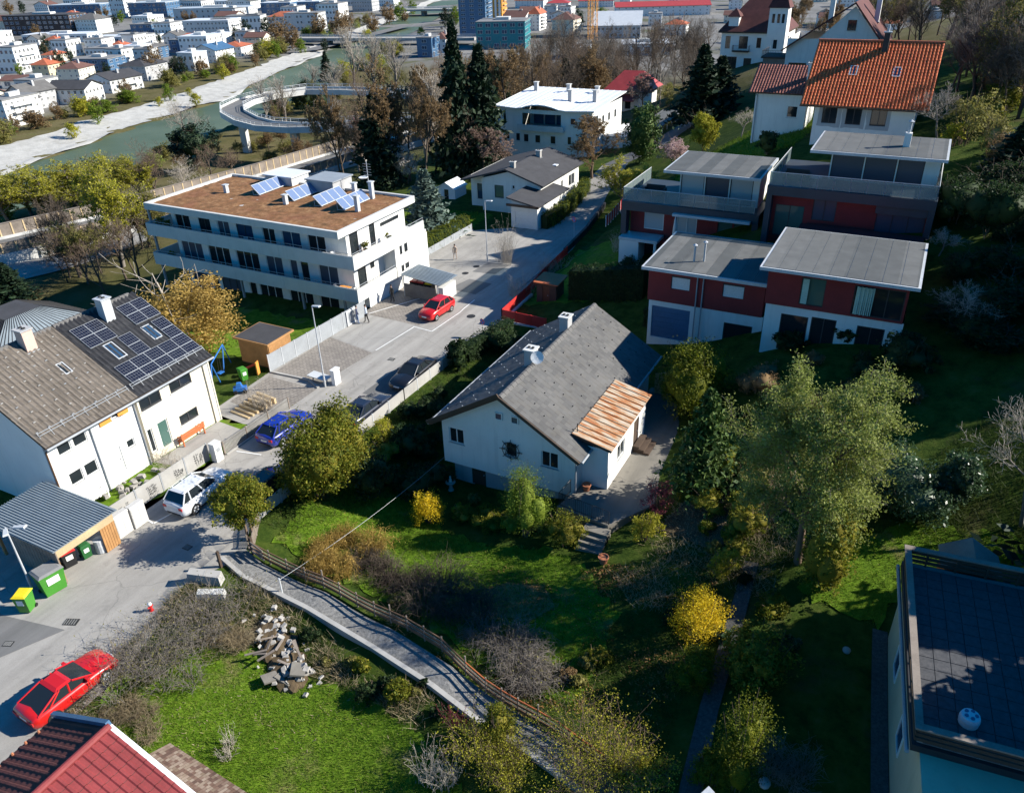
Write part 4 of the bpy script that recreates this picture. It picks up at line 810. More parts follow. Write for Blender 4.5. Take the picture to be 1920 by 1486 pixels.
wallbox(h, -17.6, -11.2, 63.6, 68.6, 11.1, 13.6, 'render_white', {'-y': [(.08,.08,2.0,2.35,'w1','frame_dark','blind_pale'), (2.1,.08,4.0,2.35,'w1','frame_dark','blind_dark'), (4.1,.08,5.9,2.35,'w1','frame_dark','blind_pale')], '-x': [(1,.1,3.4,2.2,'w2','frame_dark')]}, name='penthouse_wall', cap=False, sill=False)
flat_roof(h, -18.6, -10.9, 62.1, 68.9, 13.82, .08)
h.location = (-15.68,64.96,.88); h.scale = (1.12,1.12,1.12)      # the left unit stands lower down the slope
for x_, y_, lb in ((-9.2,68.2,'black covered lounge suite on the upper right roof terrace'), (-22.4,72.2,'dark covered sofa on the left roof terrace')):
    o = thing('outdoor_sofa', lb, 'sofa', (x_,y_,12.4 if x_ > -10 else 8.83)); m = MB(); m.box(-.9,.9,-.4,.4,.05,.42,'charcoal'); m.build('seat', o); m = MB(); m.box(-.9,.9,.402,.6,.05,.8,'charcoal'); m.build('backrest', o)
    for sx in (-1,1): m = MB(); m.box(sx*.9-(.14 if sx < 0 else 0), sx*.9+(.14 if sx > 0 else 0), -.4,.6,.05,.6,'charcoal'); m.build('armrest', o)
o = thing('garden_table', 'round white table on the upper right roof terrace', 'table', (-7.5,66.9,12.4)); m = MB(); m.lathe([(.45,.7),(.45,.74)],16,'metal_light'); m.build('tabletop', o); m = MB(); m.tube((0,0,.02),(0,0,.7),.04,n=6,m='metal_grey'); m.lathe([(.25,0),(.25,.03)],10,'metal_grey'); m.build('stem', o)
o = thing('parasol', 'closed white parasol against the dark red wall of the left unit', 'parasol', (-18.9,67.8,5.8)); m = MB(); m.tube((0,0,0),(0,0,2.5),.03,n=6,m='wood_pale'); m.build('pole', o); m = MB(); m.lathe([(.06,.7),(.2,.9),(.16,1.6),(.1,2.2),(.02,2.6)],10,'umbrella'); m.build('canopy', o)

# ---------------------------------------------------------------- bungalow with garage
h = thing('bungalow', 'white bungalow with dark felt roof beside the upper street', 'house', (-46.5,93,0))
wallbox(h, -49.9, -41.6, 87.5, 99.5, -.3, 4.1, 'render_white', {'-y': [(1.8,2.1,3.1,3.7,'w1','frame_dark','glass_green'), (4.3,3.4,4.7,3.9,'w1')], '+x': [(8.6,1.9,10.6,3.4,'w2'), (3.2,2.0,4.2,3.2,'w1'), (6.2,2.4,6.8,3.3,'w1')]}, gable={'-y':5.3,'+y':5.3}, cap=False)
wallbox(h, -52.4, -49.9, 89, 98.5, -.3, 3.9, 'render_white', {'-y': [(.9,1.2,2.2,3.2,'w1','frame_dark','glass_blue')]}, cap=False, name='side_wall')
slope(h, (-41.0,86.9,4.0), (-41.0,100,4.0), (-46.2,86.9,5.65), None, 'felt_dark', .18); slope(h, (-52.8,100,3.75), (-52.8,86.9,3.75), (-46.2,100,5.65), None, 'felt_dark', .18)
for sg, xe, ze in ((1,-41.0,4.0),(-1,-52.8,3.75)):
    for k in range(6):
        t0, t1 = k/6, (k+1)/6; xa, xb = xe+(-46.2-xe)*t0, xe+(-46.2-xe)*t1; za, zb = ze+(5.65-ze)*t0+.012, ze+(5.65-ze)*t1+.004
        m = MB(); (slab(m,(xa,86.95,za),(xa,99.95,za),(xb,86.95,zb),.01,'felt_dark') if sg > 0 else slab(m,(xa,99.95,za),(xa,86.95,za),(xb,99.95,zb),.01,'felt_dark')); bw(m, 'felt_strip', h)
for xx, yy in ((-45.9,88.5),(-45.5,95.2)): chimney(h, xx, yy, 5.2, 6.2, .6, .5, 'concrete')
m = MB(); m.box(-43.2,-42.6,94.4,95.1,4.6,4.72,'sheet_white'); bw(m, 'roof_hatch', h)
h2 = thing('garage', 'small white garage with dark roof in front of the bungalow', 'garage', (-41.4,86,0))
wallbox(h2, -43.2, -39.7, 82.5, 91, -.2, 2.95, 'render_white', {'-y': [(.55,.22,3.2,2.25,'garage','frame_white','frame_white')], '+x': [(4.5,1.4,5.2,2.2,'w1')]}, cap=False)
m = MB(); m.poly([(-43.2,82.5,2.95),(-39.7,82.5,2.95),(-43.2,82.5,3.6)], 'render_white'); m.poly([(-43.2,82.5,2.95),(-43.2,82.5,3.6),(-43.2,91,3.6),(-43.2,91,2.95)], 'render_white'); bw(m, 'gable_wall', h2)
slope(h2, (-39.3,82.1,2.92), (-39.3,91.2,2.92), (-43.6,82.1,3.72), None, 'felt_dark', .16)
m = MB(); m.box(-43.6,-39.3,82.0,82.09,2.7,3.0,'wood_dark'); bw(m, 'fascia', h2)
g_ = thing('greenhouse', 'small white garden shed on the lawn left of the bungalow', 'shed', (-57.5,92.5,-.6)); wallbox(g_, -59,-56.2,91,94,-.9,1.1,'sheet_white',{'-y':[(1.0,.2,1.8,1.9,'door','frame_white','glass')]},gable={'-y':1.9,'+y':1.9},cap=False)
slope(g_, (-56,90.8,1.05),(-56,94.2,1.05),(-57.6,90.8,1.95),None,'sheet_white',.06); slope(g_, (-59.2,94.2,1.05),(-59.2,90.8,1.05),(-57.6,94.2,1.95),None,'sheet_white',.06)

# ---------------------------------------------------------------- white building with curved front
h = thing('curved_house', 'white two-storey building with curved front and white metal roof', 'house', (-54.5,124,0))
def arc(x): return 117.5-1.6*(1-((x+55)/8.2)**2)
N_ = 24; xs_ = [-63+16*k/N_ for k in range(N_+1)]; m = MB()
def inhole(xm, z): return (-58.2 < xm < -51.6 and 4.55 < z < 6.55)
for a, b in zip(xs_, xs_[1:]):
    zs = [-1, 4.5, 6.6, 7.2]
    for z0, z1 in zip(zs, zs[1:]):
        if -58.2 < (a+b)/2 < -51.6 and z0 == 4.5:
            m.poly([(a,118.9,z0),(b,118.9,z0),(b,118.9,z1),(a,118.9,z1)], 'render_grey'); m.poly([(a,arc(a),4.5),(b,arc(b),4.5),(b,118.9,4.5),(a,118.9,4.5)], 'concrete_pale')
        else: m.poly([(a,arc(a),z0),(b,arc(b),z0),(b,arc(b),z1),(a,arc(a),z1)], 'render_white')
for p in ([(-47,117.5),(-47,130.5)], [(-47,130.5),(-63,130.5)], [(-63,130.5),(-63,117.5)]): m.poly([(*p[0],-1),(*p[1],-1),(*p[1],7.2),(*p[0],7.2)], 'render_white')
bw(m, 'wall', h)
for x_ in (-61.7,-59.6,-58.1,-56,-53.4,-50.9,-48.6): opening(h, (x_,arc(x_+.5)-.02,2.2), (1,0), .95, 1.25, 'w1', 'frame_white', 'glass', out=.1)
opening(h, (-62.2,arc(-61.8)-.02,5.3), (1,0), .9, .9, 'w1', 'frame_white', 'glass', out=.1); opening(h, (-50.2,arc(-50)-.02,5.2), (1,0), .9, 1.0, 'w1', 'frame_white', 'glass', out=.1)
for k in range(3): opening(h, (-57.6+k*2.0,118.9,4.55), (1,0), 1.7, 1.95, 'w1', 'frame_dark', 'glass_blue', out=.13, sill=False)
for y_ in (119,121.6,124.2,127): opening(h, (-47,y_,4.6 if y_ > 120 else 5), (0,1), .9, 1.3, 'w1', 'frame_white', 'glass', out=.1); opening(h, (-47,y_,1.6), (0,1), .9, 1.3, 'w1', 'frame_white', 'glass', out=.1)
for a, b in zip(xs_[6:18], xs_[7:19]):
    m = MB(); m.hexa([(a,arc(a)-.75,4.1),(b,arc(b)-.75,4.1),(b,arc(b),4.1),(a,arc(a),4.1)], [(a,arc(a)-.75,4.3),(b,arc(b)-.75,4.3),(b,arc(b),4.3),(a,arc(a),4.3)], 'concrete_pale'); m.hexa([(a,arc(a)-.75,4.3),(b,arc(b)-.75,4.3),(b,arc(b)-.68,4.3),(a,arc(a)-.68,4.3)], [(a,arc(a)-.75,5.0),(b,arc(b)-.75,5.0),(b,arc(b)-.68,5.0),(a,arc(a)-.68,5.0)], 'metal_light'); bw(m, 'balcony_segment', h)
for k in range(16):
    a, b = -63.6+k*17.2/16, -63.6+(k+1)*17.2/16; f = lambda x: 7.2+.75*max(0, 1-((x+55)/3.6)**2)*1.0
    m = MB(); m.hexa([(a,arc(max(-63,min(-47,a)))-.7,f(a)),(b,arc(max(-63,min(-47,b)))-.7,f(b)),(b,131,8.0),(a,131,8.0)], [(a,arc(max(-63,min(-47,a)))-.7,f(a)+.15),(b,arc(max(-63,min(-47,b)))-.7,f(b)+.15),(b,131,8.15),(a,131,8.15)], 'sheet_white'); m.tube((a,arc(max(-63,min(-47,a)))-.7,f(a)+.17),(a,131,8.17),.03,n=4,m='sheet_white',cap=False); bw(m, 'roof_sheet', h)
for x_, y_, hh in ((-52.2,121,1.4),(-48.6,122.5,1.3),(-61.5,128,1.2),(-50.6,128.5,.9),(-55.5,128,1.1)):
    m = MB(); m.box(x_-.3,x_+.3,y_-.3,y_+.3,7.4,8.1+hh,'render_grey'); m.box(x_-.4,x_+.4,y_-.4,y_+.4,8.1+hh,8.2+hh,'concrete_pale'); bw(m, 'chimney', h)
m = MB(); m.box(-46.99,-42,122,132,0,2.6,'render_white'); m.box(-47,-41.9,121.9,132.1,2.6,2.8,'concrete_pale'); bw(m, 'terrace_block', h); railing(h, [(-46.9,122),(-42,122),(-42,132)], 2.8, 3.7, 'frame_white', .5)
m = MB(); m.box(-66.5,-63.01,118.5,128,-1,3.9,'render_white'); m.box(-66.6,-63.02,118.4,128,3.9,4.6,'metal_light'); bw(m, 'side_terrace', h)

# ---------------------------------------------------------------- red tile roofed house on the hill
h = thing('hillside_house', 'white house with bright red tiled roof on the hill at upper right', 'house', (-6.2,89,12))
wallbox(h, -10.6, -1.8, 84, 95, 10.5, 16.0, 'render_white', {'-y': [(.75,3.5,2.1,5.1,'w2','frame_dark','glass'), (2.9,3.5,4.3,5.1,'w2','frame_dark','glass'), (5.1,3.5,6.5,5.1,'w2','frame_dark','glass'), (4.9,1.2,6.2,1.9,'w2','frame_dark')], '+x': [(3,3.4,4.2,4.8,'w2')], '-x': [(3,3.4,4.2,4.8,'w2')]}, gable={'-x':20.4,'+x':20.4}, cap=False, sill=False, name='wall')
for u in (.75, 2.9, 5.1):
    rg_ = random.Random(int(u*10)); pts_ = []
    for k in range(16):
        t_ = 2*math.pi*k/16; cx_ = -10.6+u+.7; pts_.append((cx_+(.98+.12*rg_.random())*(1 if abs(math.cos(t_)) > .7 else abs(math.cos(t_))/.7)*(1 if math.cos(t_) > 0 else -1), 83.99, 14.8+(1.05+.15*rg_.random())*(1 if abs(math.sin(t_)) > .7 else abs(math.sin(t_))/.7)*(1 if math.sin(t_) > 0 else -1)))
    m = MB()
    for k in range(16):   # bare plaster ring round the new windows
        a, b = pts_[k], pts_[(k+1)%16]; f = lambda p: (max(-10.6+u-.0, min(-10.6+u+1.38, p[0])), 83.992, max(14.0, min(15.6, p[2])))
        m.poly([a, b, f(b), f(a)], 'render_grey')
    bw(m, 'plaster_patch', h)
TR = (.30,.36,'tiles_red',.05,'pan')
slope(h, (-11.9,83.1,15.75), (-.7,83.1,15.75), (-11.9,89.5,20.7), TR, 'wood_dark', .16); slope(h, (-.7,95.9,15.75), (-11.9,95.9,15.75), (-.7,89.5,20.7), TR, 'wood_dark', .16)
m = MB(); m.tube((-11.9,89.5,20.76),(-.7,89.5,20.76),.13,n=8,m='tile_terracotta'); bw(m, 'ridge_caps', h)
m = MB(); m.tube((-11.9,83.0,15.68),(-.7,83.0,15.68),.09,n=8,m='frame_brown'); bw(m, 'gutter', h)
c_ = MB(); c_.box(-5.95,-5.45,88.4,88.95,19.4,21.6,'charcoal'); c_.box(-6.05,-5.35,88.3,89.05,21.6,21.7,'metal_grey'); c_.tube((-5.7,88.7,21.7),(-5.7,88.7,22.3),.12,n=8,m='galvanised'); bw(c_, 'chimney', h)
def sky_y(par, x, y, z, w, l, sl):
    fme, panes = win_meshes(w, l, 'sky', 'frame_white', 'glass_blue'); o = link('skylight', fme, par, Vector((x,y,z))-par.location); o.rotation_euler = (sl-R(90), 0, 0)
    for n_, m_ in panes: link(n_, m_, o)
s37 = math.atan2(4.95, 6.4)
for x_ in (-8.3, -4.5): sky_y(h, x_, 86.0, 15.75+(86.0-83.1)*4.95/6.4+.2, .7, 1.15, s37)
h = thing('annex_house', 'small white annex with maroon tiled roof left of the red-roofed house', 'house', (-15.5,95,11))
wallbox(h, -18, -12.6, 92.6, 99, 9.5, 15.3, 'render_white', {'-y': [(3.5,3.2,4.6,4.4,'w1')]}, gable={'-x':17.2,'+x':17.2}, cap=False)
slope(h, (-18.7,92,15.2), (-12.3,92,15.2), (-18.7,96,17.5), (.3,.36,'tiles_maroon',.04,'pan'), 'wood_dark'); slope(h, (-12.3,99.8,15.2), (-18.7,99.8,15.2), (-12.3,96,17.5), (.3,.36,'tiles_maroon',.04,'pan'), 'wood_dark'); pipe(h, [(-17.9,92.1,15.1),(-17.8,92.5,14.8),(-17.8,92.5,10)], .05)
chimney(h, -12.9, 94.2, 16.2, 18.0, .5, .5, 'render_white')

# ---------------------------------------------------------------- two old villas behind
h = thing('villa', 'old white villa with steep maroon roof and corner tower at the top', 'villa', (-33,165,8))
wallbox(h, -38.6, -27.5, 160, 172, 6.5, 14.6, 'render_white', {'-y': [(.8,5.2,1.7,7.3,'w2','frame_brown'), (3.3,5.2,4.9,7.3,'w2','frame_brown'), (6.5,5.4,7.3,7.1,'w1','frame_brown'), (1.2,1.6,3.2,3.8,'w2','frame_brown'), (4.5,.4,5.9,3.6,'door','frame_brown','wood_dark'), (8.6,1.6,9.6,3.6,'w1','frame_brown')], '+x': [(2,5.2,3,7,'w2','frame_brown'), (5,5.2,6,7,'w2','frame_brown'), (2,1.6,3,3.4,'w2','frame_brown')]}, cap=False)
m = MB(); m.box(-36.2,-33.2,158.9,160,11.2,11.4,'wood_dark'); bw(m, 'balcony_slab', h); railing(h, [(-36.2,160),(-36.2,158.9),(-33.2,158.9),(-33.2,160)], 11.4, 12.3, 'wood_dark', .2, 'balcony_railing')
def hip(par, x0, x1, y0, y1, z0, z1, rx, m_, tile=None, run=None):
    """hipped roof with ridge along x from x0+rx to x1-rx"""
    ym = (y0+y1)/2; a, b = (x0+rx, ym, z1), (x1-rx, ym, z1); m = MB()
    for q in ([(x0,y0,z0),(x1,y0,z0),b,a], [(x1,y0,z0),(x1,y1,z0),b], [(x1,y1,z0),(x0,y1,z0),a,b], [(x0,y1,z0),(x0,y0,z0),a]): m.poly(q, m_)
    m.box(x0+.05,x1-.05,y0+.05,y1-.05,z0-.25,z0-.01,'wood_dark'); return bw(m, 'roof', par)
hip(h, -39.2, -27, 159.4, 172.6, 14.6, 20.0, 4.2, 'tile_oxblood')
m = MB(); m.box(-37.6,-35.8,160.4,163,14.6,17.0,'render_white'); m.poly([(-37.9,160.1,17),(-35.5,160.1,17),(-36.7,161.5,18.4)],'tile_oxblood'); m.poly([(-35.5,160.1,17),(-35.5,163.3,17),(-36.7,161.7,18.4)],'tile_oxblood'); m.poly([(-37.9,163.3,17),(-37.9,160.1,17),(-36.7,161.6,18.4)],'tile_oxblood'); bw(m, 'dormer', h)
wallbox(h, -30.2, -27.0, 158.8, 162, 6.5, 18.6, 'render_white', {'-y': [(.5,9.6,1.1,11.2,'w1'), (1.4,9.6,2.0,11.2,'w1'), (2.2,9.6,2.8,11.2,'w1'), (1.2,5.4,2.0,7,'w1')]}, name='tower_wall', cap=False, sill=False)
m = MB(); c0 = [(-30.5,158.5,18.6),(-26.7,158.5,18.6),(-26.7,162.3,18.6),(-30.5,162.3,18.6)]
for k in range(4): m.poly([c0[k], c0[(k+1)%4], (-28.6,160.4,23)], 'tile_oxblood')
bw(m, 'tower_roof', h)
h = thing('villa', 'old villa with huge dark brown roof and blue-white gable behind the red tiles', 'villa', (-16,140,11))
wallbox(h, -22.5, -9.6, 135, 146, 9, 16.2, 'render_white', {'-y': [(5.6,5.6,6.8,6.9,'w2','frame_brown'), (7.6,5.6,8.8,6.9,'w2','frame_brown'), (9.8,5.6,11,6.9,'w2','frame_brown'), (.6,1.5,3.2,3.8,'w3','frame_brown')]}, cap=False)
m = MB(); m.poly([(-18.2,134.98,16.1),(-9.6,134.98,16.1),(-13.6,134.98,20.6)], 'render_white'); bw(m, 'gable_wall', h); opening(h, (-14.3,134.98,17.4), (1,0), 1.2, 1.4, 'w2', 'frame_brown', 'glass', out=.1)
slope(h, (-8.6,134.2,15.4), (-8.6,147,15.4), (-13.6,134.2,21.2), None, 'tile_oxblood', .2); slope(h, (-23.2,147,14.6), (-23.2,134.2,14.6), (-13.6,147,21.2), None, 'tile_oxblood', .2)
m = MB(); m.box(-26,-22.5,136,141,9,13.2,'wood_grey'); m.box(-26.3,-22.4,135.7,141.3,13.2,13.4,'wood_dark'); bw(m, 'veranda', h); railing(h, [(-26.2,141),(-26.2,135.8),(-22.5,135.8)], 13.4, 14.3, 'wood_dark', .25)
for x_, y_ in ((-17.4,140),(-11,141)): chimney(h, x_, y_, 18.0, 21.6, .7, .7, 'render_white')
h = thing('red_roof_house', 'small house with bright red hipped roof at the edge of the wood', 'house', (-56,163,0))
wallbox(h, -60, -52.6, 159, 167, -.5, 3.6, 'render_white', {'-y': [(.6,1.8,1.8,3.2,'w2','frame_brown'), (3.4,.6,4.6,3.2,'w1','frame_brown')]}, cap=False); hip(h, -61, -51.6, 158, 168, 3.6, 6.8, 2.6, 'sheet_red')
m = MB(); slab(m, (-61,156.6,2.0), (-54,156.6,2.0), (-61,159,2.9), .12, 'sheet_red'); bw(m, 'porch_roof', h)
h = thing('garden_pavilion', 'grey flat-roofed open carport next to the dark cypress', 'carport', (-40.5,132,1.5))
m = MB(); slab(m, (-42.5,126,3.6), (-39,126,3.6), (-42.5,139,4.1), .15, 'strip_roof'); bw(m, 'roof', h)
for k in range(6):
    for x_ in (-42.3,-39.2): m = MB(); m.box(x_-.07,x_+.07,126.3+k*2.4,126.44+k*2.4,.5,3.6+k*.08,'render_white'); bw(m, 'post', h)

# ---------------------------------------------------------------- house with roof terrace at bottom right
T8 = R(5.8); h = thing('terrace_house', 'pale house with slab-paved roof terrace and timber railing at bottom right', 'house', (2.75,30.75,1.0), T8)
def lb(mbx, nm, kind=None): return mbx.build(nm, h, kind=kind)
m = MB(); m.box(.25,10,-16,.0,-.9,4.75,'wall_sage'); lb(m, 'wall')
m = MB(); m.box(-.05,10.2,-9.55,.15,4.75,5.05,'charcoal'); lb(m, 'roof_edge')
m = MB(); m.box(.1,10,-9.4,0,5.05,5.12,'concrete_dark'); lb(m, 'deck_base')
rg_ = random.Random(5); sl_me = [MB().box(-.275,.275,-.275,.275,0,.05,'dark_slab').mesh('paving_slab')]
for i in range(16):
    for j in range(16):
        o = link('paving_slab', sl_me[0], h, (.55+i*.575, -.55-j*.575, 5.121+rg_.uniform(0,.008)))
for z in (5.2,5.42,5.64):
    for a, b in (((.0,.05),(.0,-9.45)), ((.0,.05),(9.8,.05)), ((.0,-9.45),(9.8,-9.45))):
        m = MB(); a, b = Vector(a), Vector(b); d = (b-a).normalized(); n = Vector((-d.y,d.x))*.025
        m.hexa([(*(a-n),z),(*(b-n),z),(*(b+n),z),(*(a+n),z)], [(*(a-n),z+.15),(*(b-n),z+.15),(*(b+n),z+.15),(*(a+n),z+.15)], 'wood_dark'); lb(m, 'rail_board')
for x0, x1, y0, y1 in ((-.12,.14,-9.6,.2),(.142,9.9,-.06,.2),(.142,9.9,-9.6,-9.34)):
    m = MB(); m.box(x0,x1,y0,y1,5.86,5.93,'wood_grey'); lb(m, 'rail_cap')
for k in range(9):
    for x_ in (.06,): m = MB(); m.box(x_,x_+.08,-9.3+k*1.15,-9.22+k*1.15,5.05,5.86,'wood_dark'); lb(m, 'post')
for k in range(8): 
    for y_ in (-.04,-9.36): m = MB(); m.box(.8+k*1.15,.88+k*1.15,y_,y_+.06,5.05,5.86,'wood_dark'); lb(m, 'post')
m = MB(); m.tube((-.14,-9.6,4.7),(-.14,.2,4.7),.08,n=8,m='metal_grey'); lb(m, 'gutter')
for y_ in (-2.6,-6.3): opening(h, Matrix.Rotation(T8,3,'Z')@Vector((.25,y_,1.6))+h.location, (0,-1), 1.1, 1.2, 'w1', 'frame_white', 'glass_blue', out=.1, sill=False).location = (.25-.1,y_,1.6)
for ch in [c for c in h.children if c.name.startswith('window')]: ch.rotation_euler[2] = math.atan2(-1,0)
m = MB(); slab(m,(1.5,.35,5.0),(1.5,1.9,5.0),(2.7,.35,5.75),.08,'tile_terracotta') if False else slab(m,(1.5,1.9,5.0),(1.5,.35,5.0),(2.7,1.9,5.75),.08,'wood_grey'); slab(m,(3.9,.35,5.0),(3.9,1.9,5.0),(2.7,.35,5.75),.08,'wood_grey'); m.box(1.7,3.7,.5,1.8,3.5,4.95,'bench_red'); m.poly([(1.7,.5,4.95),(3.7,.5,4.95),(2.7,.5,5.62)],'bench_red'); lb(m, 'dormer')
o = thing('covered_table', 'round white covered table on the slab-paved roof terrace', 'table', Matrix.Rotation(T8,3,'Z')@Vector((1.75,-8.1,5.18))+h.location)
m = MB(); m.lathe([(.32,0),(.34,.25),(.30,.4),(.1,.45)],16,'fabric_white'); m.build('cover', o)
for k in range(5): m = MB(); t_ = k*1.256; m.lathe([(.02,.4),(.07,.42),(.06,.46),(.02,.48)],8,'blue_clad',(.17*math.cos(t_),.17*math.sin(t_),.01)); m.build('cushion', o)

# ---------------------------------------------------------------- red metal roof at bottom left
h = thing('roof_house', 'house with red metal tile roof at the bottom left corner', 'house', (-22.8,5,-.6))
m = MB(); m.box(-26.2,-19.4,-4,9.6,-.9,3.4,'render_cream'); m.poly([(-26.2,9.6,3.4),(-19.4,9.6,3.4),(-22.8,9.6,4.8)],'render_cream'); bw(m, 'wall', h)
zz = lambda x: 5.0-abs(x+22.8)*.43
for sg in (1, -1):
    xe = -22.8+sg*3.9; p0, p1, q0 = ((xe,-4,zz(xe)),(xe,10,zz(xe)),(-22.8,-4,5.0)) if sg > 0 else ((xe,10,zz(xe)),(xe,-4,zz(xe)),(-22.8,10,5.0))
    m = MB(); slab(m, p0, p1, q0, .12, 'wood_dark'); ro = bw(m, 'roof', h)
    n_ = 40; w_ = 14/n_
    for k in range(n_):
        y = -4+k*w_
        if y+w_ < 3.5: continue
        m = MB()
        for j in range(9):
            xa, xb = -22.8+sg*(.12+j*.42), -22.8+sg*(.12+(j+1)*.42); za, zb = zz(xa)+.03, zz(xb)+.055
            for (ya, yb, ha, hb) in ((0,.35,0,.0),(.35,.5,0,.045),(.5,.75,.045,.045),(.75,.9,.045,0),(.9,1,0,0)):
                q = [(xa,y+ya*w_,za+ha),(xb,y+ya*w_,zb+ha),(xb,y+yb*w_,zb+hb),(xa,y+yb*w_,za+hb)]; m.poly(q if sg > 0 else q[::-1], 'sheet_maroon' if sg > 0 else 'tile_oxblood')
            q = [(xb,y,zb),(xb,y,zb-.03),(xb,y+w_,zb-.03),(xb,y+w_,zb)]; m.poly(q, 'tile_dark')
        m.build('roof_panel', ro)
m = MB(); m.tube((-22.8,-4,5.06),(-22.8,10.02,5.06),.14,n=10,m='sheet_maroon'); bw(m, 'ridge_cap', h)
for sg in (1,-1):
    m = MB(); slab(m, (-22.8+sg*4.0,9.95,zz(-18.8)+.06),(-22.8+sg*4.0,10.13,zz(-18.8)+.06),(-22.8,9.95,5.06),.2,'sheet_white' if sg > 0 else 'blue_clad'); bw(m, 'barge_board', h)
m = MB()
for k in range(12): p = (-26.5,9.2-k*.55,zz(-26.5)+.1); m.lathe([(.05,0),(.05,.1),(.01,.13)],6,'terracotta',p)
bw(m, 'snow_guards', h, kind='stuff')
lt = slope(h, (-15.4,11.4,1.9), (-21.9,11.4,2.9), (-15.4,10.2,2.5), (.13,.17,'old_tiles',.025), 'wood_dark', .1, seed=9)
m = MB(); m.box(-21.6,-15.8,9.7,10.9,-.9,1.9,'render_grey'); bw(m, 'lean_to_wall', h)

# ---------------------------------------------------------------- carport, sheds
h = thing('carport', 'timber carport with ribbed grey metal roof beside the white terraced house', 'carport', (-40,19,0))
m = MB(); slab(m, (-43.2,16.9,2.75),(-37.3,17.2,2.35),(-43.2,21.0,2.75),.05,'corrugated'); ro = bw(m, 'roof', h)
for k in range(24):
    y = 17.0+k*.17; x0 = -43.2; m = MB(); m.tube((-43.2,y,2.79),(-37.3,y+.22,2.39),.028,n=5,m='corrugated',cap=False); m.build('roof_rib', ro)
m = MB(); 
for k in range(14): m.box(-41.5+k*.3,-41.5+k*.3+.27,17.3,17.36,.05,2.3,'wood_grey')
bw(m, 'plank_wall', h, kind='stuff')
m = MB(); m.box(-37.5,-37.42,17.4,21.0,1.75,2.2,'wood_pale'); bw(m, 'fascia_board', h)
for x_, y_ in ((-37.6,17.4),(-37.6,20.9),(-42.8,17.4),(-42.8,20.7)): m = MB(); m.box(x_-.07,x_+.07,y_-.07,y_+.07,0,2.3,'wood_warm'); bw(m, 'post', h)
for k in range(6): m = MB(); m.box(-37.52,-37.46,20.05+k*.16,20.19+k*.16,.05,1.75,'wood_warm'); bw(m, 'board', h)
h = thing('wooden_shed', 'larch-clad flat-roofed garden shed beside the grey panel fence', 'shed', (-46,42.7,0))
m = MB(); m.box(-47.7,-44.5,41.7,44.3,0,2.2,'wood_dark'); bw(m, 'wall', h)
m = MB(); slab(m, (-48.0,41.4,2.38),(-44.2,41.4,2.38),(-48.0,44.6,2.42),.16,'wood_warm'); slab(m, (-47.9,41.5,2.40),(-44.3,41.5,2.40),(-47.9,44.5,2.44),.02,'felt_dark'); bw(m, 'roof', h)
for k in range(22): m = MB(); m.box(-47.7+k*.146,-47.7+k*.146+.13,41.64,41.7,.15,2.2,'wood_warm'); bw(m, 'cladding_board', h)
for k in range(17): m = MB(); m.box(-44.5,-44.44,41.7+k*.153,41.7+k*.153+.137,.15,2.2,'wood_warm'); bw(m, 'cladding_board', h)
h = thing('tool_shed', 'rust-brown shed with red flat roof in the red house garden', 'shed', (-29,62.8,.5))
wallbox(h, -30.0, -28.0, 62.0, 63.8, -.2, 2.55, 'wood_dark', {'-y': [(.6,.6,1.3,2.4,'door','frame_brown','frame_brown')]}, cap=False); m = MB(); slab(m, (-30.2,61.7,2.6),(-27.7,61.7,2.6),(-30.2,64.1,2.75),.1,'bench_red'); bw(m, 'roof', h)
h = thing('bin_shelter', 'bin shelter with slatted front and ribbed roof at the apartment block end', 'shelter', (-41.5,60.5,0))
m = MB(); slab(m, (-43.2,58.9,2.35),(-38.6,58.6,2.0),(-43.0,62.0,2.35),.04,'corrugated'); ro = bw(m, 'roof', h)
for k in range(12): y = 58.9+k*.26; m = MB(); m.tube((-43.15,y,2.38),(-38.6,y-.28,2.03),.025,n=4,m='corrugated',cap=False); m.build('roof_rib', ro)
for x_, y_ in ((-43,59.1),(-39,58.9),(-39,61.6),(-43,61.8)): m = MB(); m.tube((x_,y_,0),(x_,y_,2.25 if x_ < -42 else 2.0),.05,n=6,m='galvanised'); bw(m, 'post', h)
for k in range(22): m = MB(); m.box(-42.9+k*.165,-42.9+k*.165+.14,59.0,59.04,.1,1.45,'wood_grey'); bw(m, 'slat', h)
m = MB(); m.box(-39.25,-38.6,59.2,61.6,0,1.5,'concrete_pale'); bw(m, 'side_wall', h)

